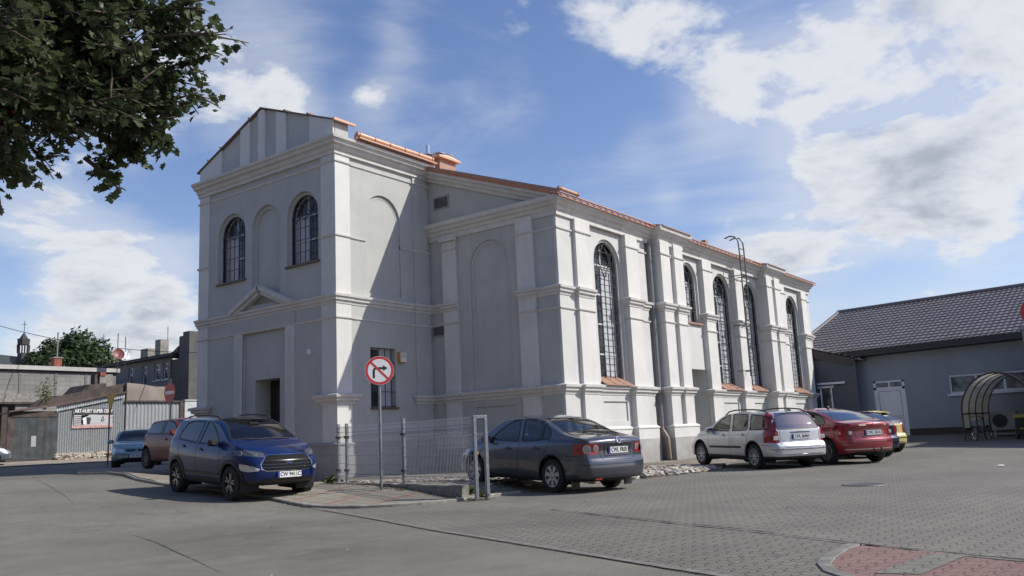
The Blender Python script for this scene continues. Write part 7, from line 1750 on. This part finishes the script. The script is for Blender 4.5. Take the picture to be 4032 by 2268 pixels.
mb = MB(); mb.prism([a3, a2, a2-upv*9, a3-upv*9], fw*12); a4, a5 = cq(*zL_(150, 522)), cq(*zL_(200, 500)); mb.prism([a4-fw, cq(*zL_(205, 522))-fw, a5-fw], fw*1.0); mb.build('wall', mat('church_wall', (.45, .42, .38), .9), ch_)
# overhead cable
mb = MB(); w0, w1 = far(zL_(-150, 205), 60), far(zL_(1320, 425), 48); q = []
for k in range(31): t = k/30; p = w0.lerp(w1, t); p.z -= .5*4*t*(1-t)*1.0; q.append(p)
mb.tube(q, .022, 4); tag(mb.build('overhead_cable', m_iron, None), 'thin dark overhead cable sagging across the sky at left', 'cable')
# ---------------------------------------------------------------- trees
def crown_tree(name, label, base, H_, R_, rng, mt_leaf, nleaf, ls, clumps, trunk_r=.3, squash=.9, cz=.58, tr_mat=None):
    t = thing(name, label, 'tree', tuple(base)); mb = MB(); b = Vector(base); top_ = b+upv*H_*.62
    mb.tube([b-upv*.3, b.lerp(top_, .4), top_], [trunk_r, trunk_r*.75, trunk_r*.4], 8); C_ = []
    for k in range(clumps):
        while True:
            v = Vector((rng.uniform(-1, 1), rng.uniform(-1, 1), rng.uniform(-1, 1)))
            if .35 < v.length < 1: break
        v = v*(.92/max(v.length, .6))*rng.uniform(.6, 1.0)
        c = b+upv*H_*cz+Vector((v.x*R_, v.y*R_, v.z*H_*(1-cz)*squash)); C_.append((c, R_*rng.uniform(.20, .36))); 
        if k % 3 == 0: s_ = b.lerp(top_, rng.uniform(.45, 1)); mb.tube([s_, s_.lerp(c, .5)+upv*.2, c], [trunk_r*.3, trunk_r*.2, trunk_r*.06], 5)
    mb.build('trunk', tr_mat or m_bark, t, smooth=True); mb = MB()
    for k in range(nleaf):
        c, r = C_[rng.randrange(len(C_))]; v = Vector((rng.gauss(0, 1), rng.gauss(0, 1), rng.gauss(0, 1))).normalized()*r*rng.random()**.4; p = c+v
        n_ = (v.normalized()*.8+Vector((rng.gauss(0, .5), rng.gauss(0, .5), rng.gauss(.3, .5)))).normalized(); a = n_.orthogonal().normalized(); a = Matrix.Rotation(rng.uniform(0, 6.28), 3, n_) @ a; q = n_.cross(a); s_ = ls*rng.uniform(.6, 1.3)
        mb.add([p+a*s_, p+q*s_*.55, p-a*s_, p-q*s_*.55], [(0, 1, 2, 3)])
    mb.build('crown', mt_leaf, t, fix=False); return t
m_bark = mat('bark', (.09, .07, .055), .95, noise=.35, nscale=6, bump=.6, bscale=18)
rt_ = random.Random(3)
tb = far((266, 1700), 100); tb.z = 1.2
crown_tree('broad_tree', 'big round dark green tree behind the blockwork building', tb, far((290, 1300), 100).z-1.9, 5.0, rt_, leafmat('tree_leaves', (.026, .044, .016), (.045, .072, .024)), 60000, .24, 170, .4, squash=1.0, cz=.56)
# hawthorn overhanging the road, upper left; trunk just outside the frame
ht = thing('hawthorn_tree', 'nearby tree with dark lobed leaves hanging into the upper left of the photo', 'tree', (0.2, 6.6, .15))
m_haw = leafmat('hawthorn_leaves', (.034, .056, .026), (.076, .098, .044), .38); rh = random.Random(21)
limbs = MB(); leaves = MB()
def leaf(mb, p, d, s, rng):
    d = d.normalized(); up = Vector((rng.gauss(0, .5), rng.gauss(0, .5), 1)).normalized(); q = d.cross(up); q = q.normalized() if q.length > .01 else d.orthogonal().normalized(); n_ = q.cross(d); fold = rng.uniform(.05, .4)
    out = [(0, 0), (.22, .20), (.30, .52), (.50, .34), (.66, .58), (.76, .30), (1.0, .12), (1.05, 0)]
    L_ = [p+d*a*s+q*b*s+n_*(b*fold*s-.25*a*a*s*fold) for a, b in out]; R2_ = [p+d*a*s-q*b*s+n_*(b*fold*s-.25*a*a*s*fold) for a, b in out[1:-1]]
    n = len(out); mb.add(L_+R2_, [tuple(range(n)), (0, n-1)+tuple(range(n+len(R2_)-1, n-1, -1))])
def twig(p, d, L_, rng, lv=0, dens=1.0):
    n = max(3, int(L_/.10)); pts_ = [p]; dd = d.normalized()
    for k in range(n):
        dd = (dd+Vector((rng.gauss(0, .09), rng.gauss(0, .09), rng.gauss(-.01, .08)))).normalized(); pts_.append(pts_[-1]+dd*L_/n)
    limbs.tube(pts_, [.0035+.006*(1-k/n)*(1 if lv else 2.2) for k in range(n+1)], 5)
    for k in range(n):
        for j in range(3 if rng.random() < dens else 2):
            t = rng.random(); c = pts_[k].lerp(pts_[k+1], t); s_ = Vector((rng.gauss(0, 1), rng.gauss(0, 1), rng.gauss(-.25, .8))); s_ = (s_-dd*s_.dot(dd)*.5+dd*.3).normalized(); st_ = c+s_*rng.uniform(.01, .05)
            leaf(leaves, st_, s_, rng.uniform(.042, .078), rng)
            if rng.random() < .5: leaf(leaves, st_+Vector((rng.gauss(0, .02), rng.gauss(0, .02), rng.gauss(0, .02))), (s_+Vector((rng.gauss(0, .8), rng.gauss(0, .8), rng.gauss(0, .6)))).normalized(), rng.uniform(.04, .07), rng)
        if lv < 1 and k > 0 and rng.random() < .95:
            s_ = (dd*.6+Vector((rng.gauss(0, .6), rng.gauss(0, .6), rng.gauss(-.05, .45)))).normalized(); twig(pts_[k], s_, L_*rng.uniform(.25, .5), rng, lv+1, dens)
def at(x, y, D_): return Vector((0, 0, CAM_H))+px(x, y)*D_
hub = Vector((0.2, 6.6, 2.4))
limbs.tube([(0.2, 6.6, 0), (.25, 6.55, 1.2), (.3, 6.5, 2.4), (.5, 6.4, 3.6)], [.16, .13, .11, .08], 10)
ends = [(-200, 80, 7.2), (-150, 370, 6.8), (-60, 370, 6.6), (120, 60, 7.4), (60, 300, 6.4), (180, 416.8, 6.9), (120, 430, 6.4), (330, 40, 6.6), (300, 230, 7.3), (330, 373.4, 6.5), (300, 423.0, 7.0), (430, 130, 7.0), (450, 330.0, 6.6), (410, 398.2, 6.8), (-60, 370, 6.5), (130, 330.0, 7.8), (250, 150, 8.0), (380, 260, 7.7), (60, 370, 7.7), (-20, 130, 6.2), (220, 430, 6.7), (500, 200, 7.0), (480, 342.4, 7.2)]
for x, y, D_ in ends:
    e = at(x, y, D_); m_ = hub.lerp(e, .45)+Vector((0, 0, .35)); limbs.tube([hub+Vector((.1, 0, .4)), m_, e], [.045, .028, .012], 6)
    tow = (e-hub).normalized()
    for k in range(9): s_ = (_r2*rh.gauss(.2, .7)+_u2*rh.gauss(.1, .5)+_f*rh.gauss(0, .7)).normalized(); twig(e+(m_-e)*rh.uniform(0, .35), (s_+tow*.35).normalized(), rh.uniform(.35, .75), rh, 0, 1.0)
# branch tips that reach out past the mass
for (x0, y0), (x1, y1), D_ in (((560, 150), (905, 100), 6.6), ((600, 210), (840, 165), 6.8), ((560, 300), (790, 245), 6.9), ((540, 440), (760, 350), 6.8), ((520, 480), (705, 455), 6.6), ((420, 560), (630, 590), 6.9), ((330, 620), (480, 735), 6.7), ((-60, 560), (190, 690), 6.5), ((-80, 540), (120, 680), 6.4), ((-100, 560), (30, 700), 6.6), ((650, 40), (820, -20), 6.6), ((600, 60), (770, 60), 7.0), ((480, 520), (590, 660), 6.8), ((580, 350), (640, 540), 6.9), ((520, 100), (740, 150), 7.1), ((560, 250), (700, 300), 6.7), ((500, 380), (690, 395), 7.0)):
    a, b = at(x0, y0, D_), at(x1, y1, D_); L_ = (b-a).length; 
    twig(a, b-a, L_*.97, rh, 0, .9); twig(a.lerp(b, .05), (b-a)+Vector((rh.gauss(0, .15), rh.gauss(0, .15), rh.gauss(-.1, .15))), L_*.7, rh, 0, 1)
limbs.build('trunk', m_bark, ht, smooth=True); leaves.build('crown', m_haw, ht, fix=False)
mb = MB()
for k in range(10): e = rh.choice(ends); p = at(e[0]+rh.uniform(-100, 100), e[1]+rh.uniform(-80, 80), e[2]-.15); mb.blob(p, .012, jit=.05)
mb.build('berry', mat('berry_red', (.25, .03, .02), .4), ht)

# plain houses added out of view behind the camera to block low-sky fill
for x0_, y0_, x1_, y1_, h_, lab in ((-16, 12, -7.5, 34, 12.5, 'plain house shape added out of view on the left to block low sky'), (-16, 37, -6, 62, 12, 'unseen terrace shape added further up on the left to cut sky fill'), (-18, -20, -8.5, 8.5, 10.5, 'long house shape added unseen behind the viewer to block low sky')):
    t = thing('house', lab, 'house', (x0_, y0_, 0)); mb = MB(); mb.box(x0_, y0_, 0, x1_, y1_, h_); mb.build('wall', mat('blocker_render', (.20, .18, .15), .9, noise=.1, nscale=1), t)
    mb = MB(); xm = (x0_+x1_)/2; mb.prism([(x0_-.4, y0_-.3, h_), (x1_+.4, y0_-.3, h_), (xm, y0_-.3, h_+3)], (0, y1_-y0_+.6, 0)); mb.build('roof', mat('blocker_roof', (.16, .08, .06), .8), t)

# fallen leaves and grit along the kerbs
rl = random.Random(9); mb = MB()
for k in range(900):
    if k < 500: x, y = on_poly(KERB[2:14], rl.random()); x += rl.gauss(-.05, .22); y += rl.gauss(-.1, .25)
    elif k < 760: x, y = rl.uniform(3, 16), rl.uniform(2, 15)
    else: x, y = rl.uniform(12, 34), rl.uniform(2, 10)
    z = (zs(x, y) if pip(side_poly, x, y) else zg(x, y))+.018; a = rl.uniform(0, 6.28); l = rl.uniform(.008, .03); d = Vector((cos(a), sin(a), rl.uniform(-.1, .3)))*l; q = Vector((-sin(a), cos(a), rl.uniform(-.2, .3)))*l*.6; c = Vector((x, y, z)); mb.add([c-d, c+q, c+d, c-q], [(0, 1, 2, 3)], rl.choice((0, 0, 1)))
o = mb.build('leaf_litter', [m_dry, m_lowc], None, fix=False); o['kind'] = 'stuff'; o['label'] = 'scattered fallen leaves and grit along the kerb and paving'; o['category'] = 'litter'

for o in list(COL.objects):
    if o.parent is None and 'label' in o:
        b_ = o.name.split('.')[0]; g_ = {'satellite_dish': 'satellite dishes on masts', 'roof_aerial': 'thin aerials on the roofs at left', 'road_sign': 'road signs', 'weed': 'weed clumps', 'house': 'unseen houses added to block low sky'}.get(b_)
        if g_: o['group'] = g_
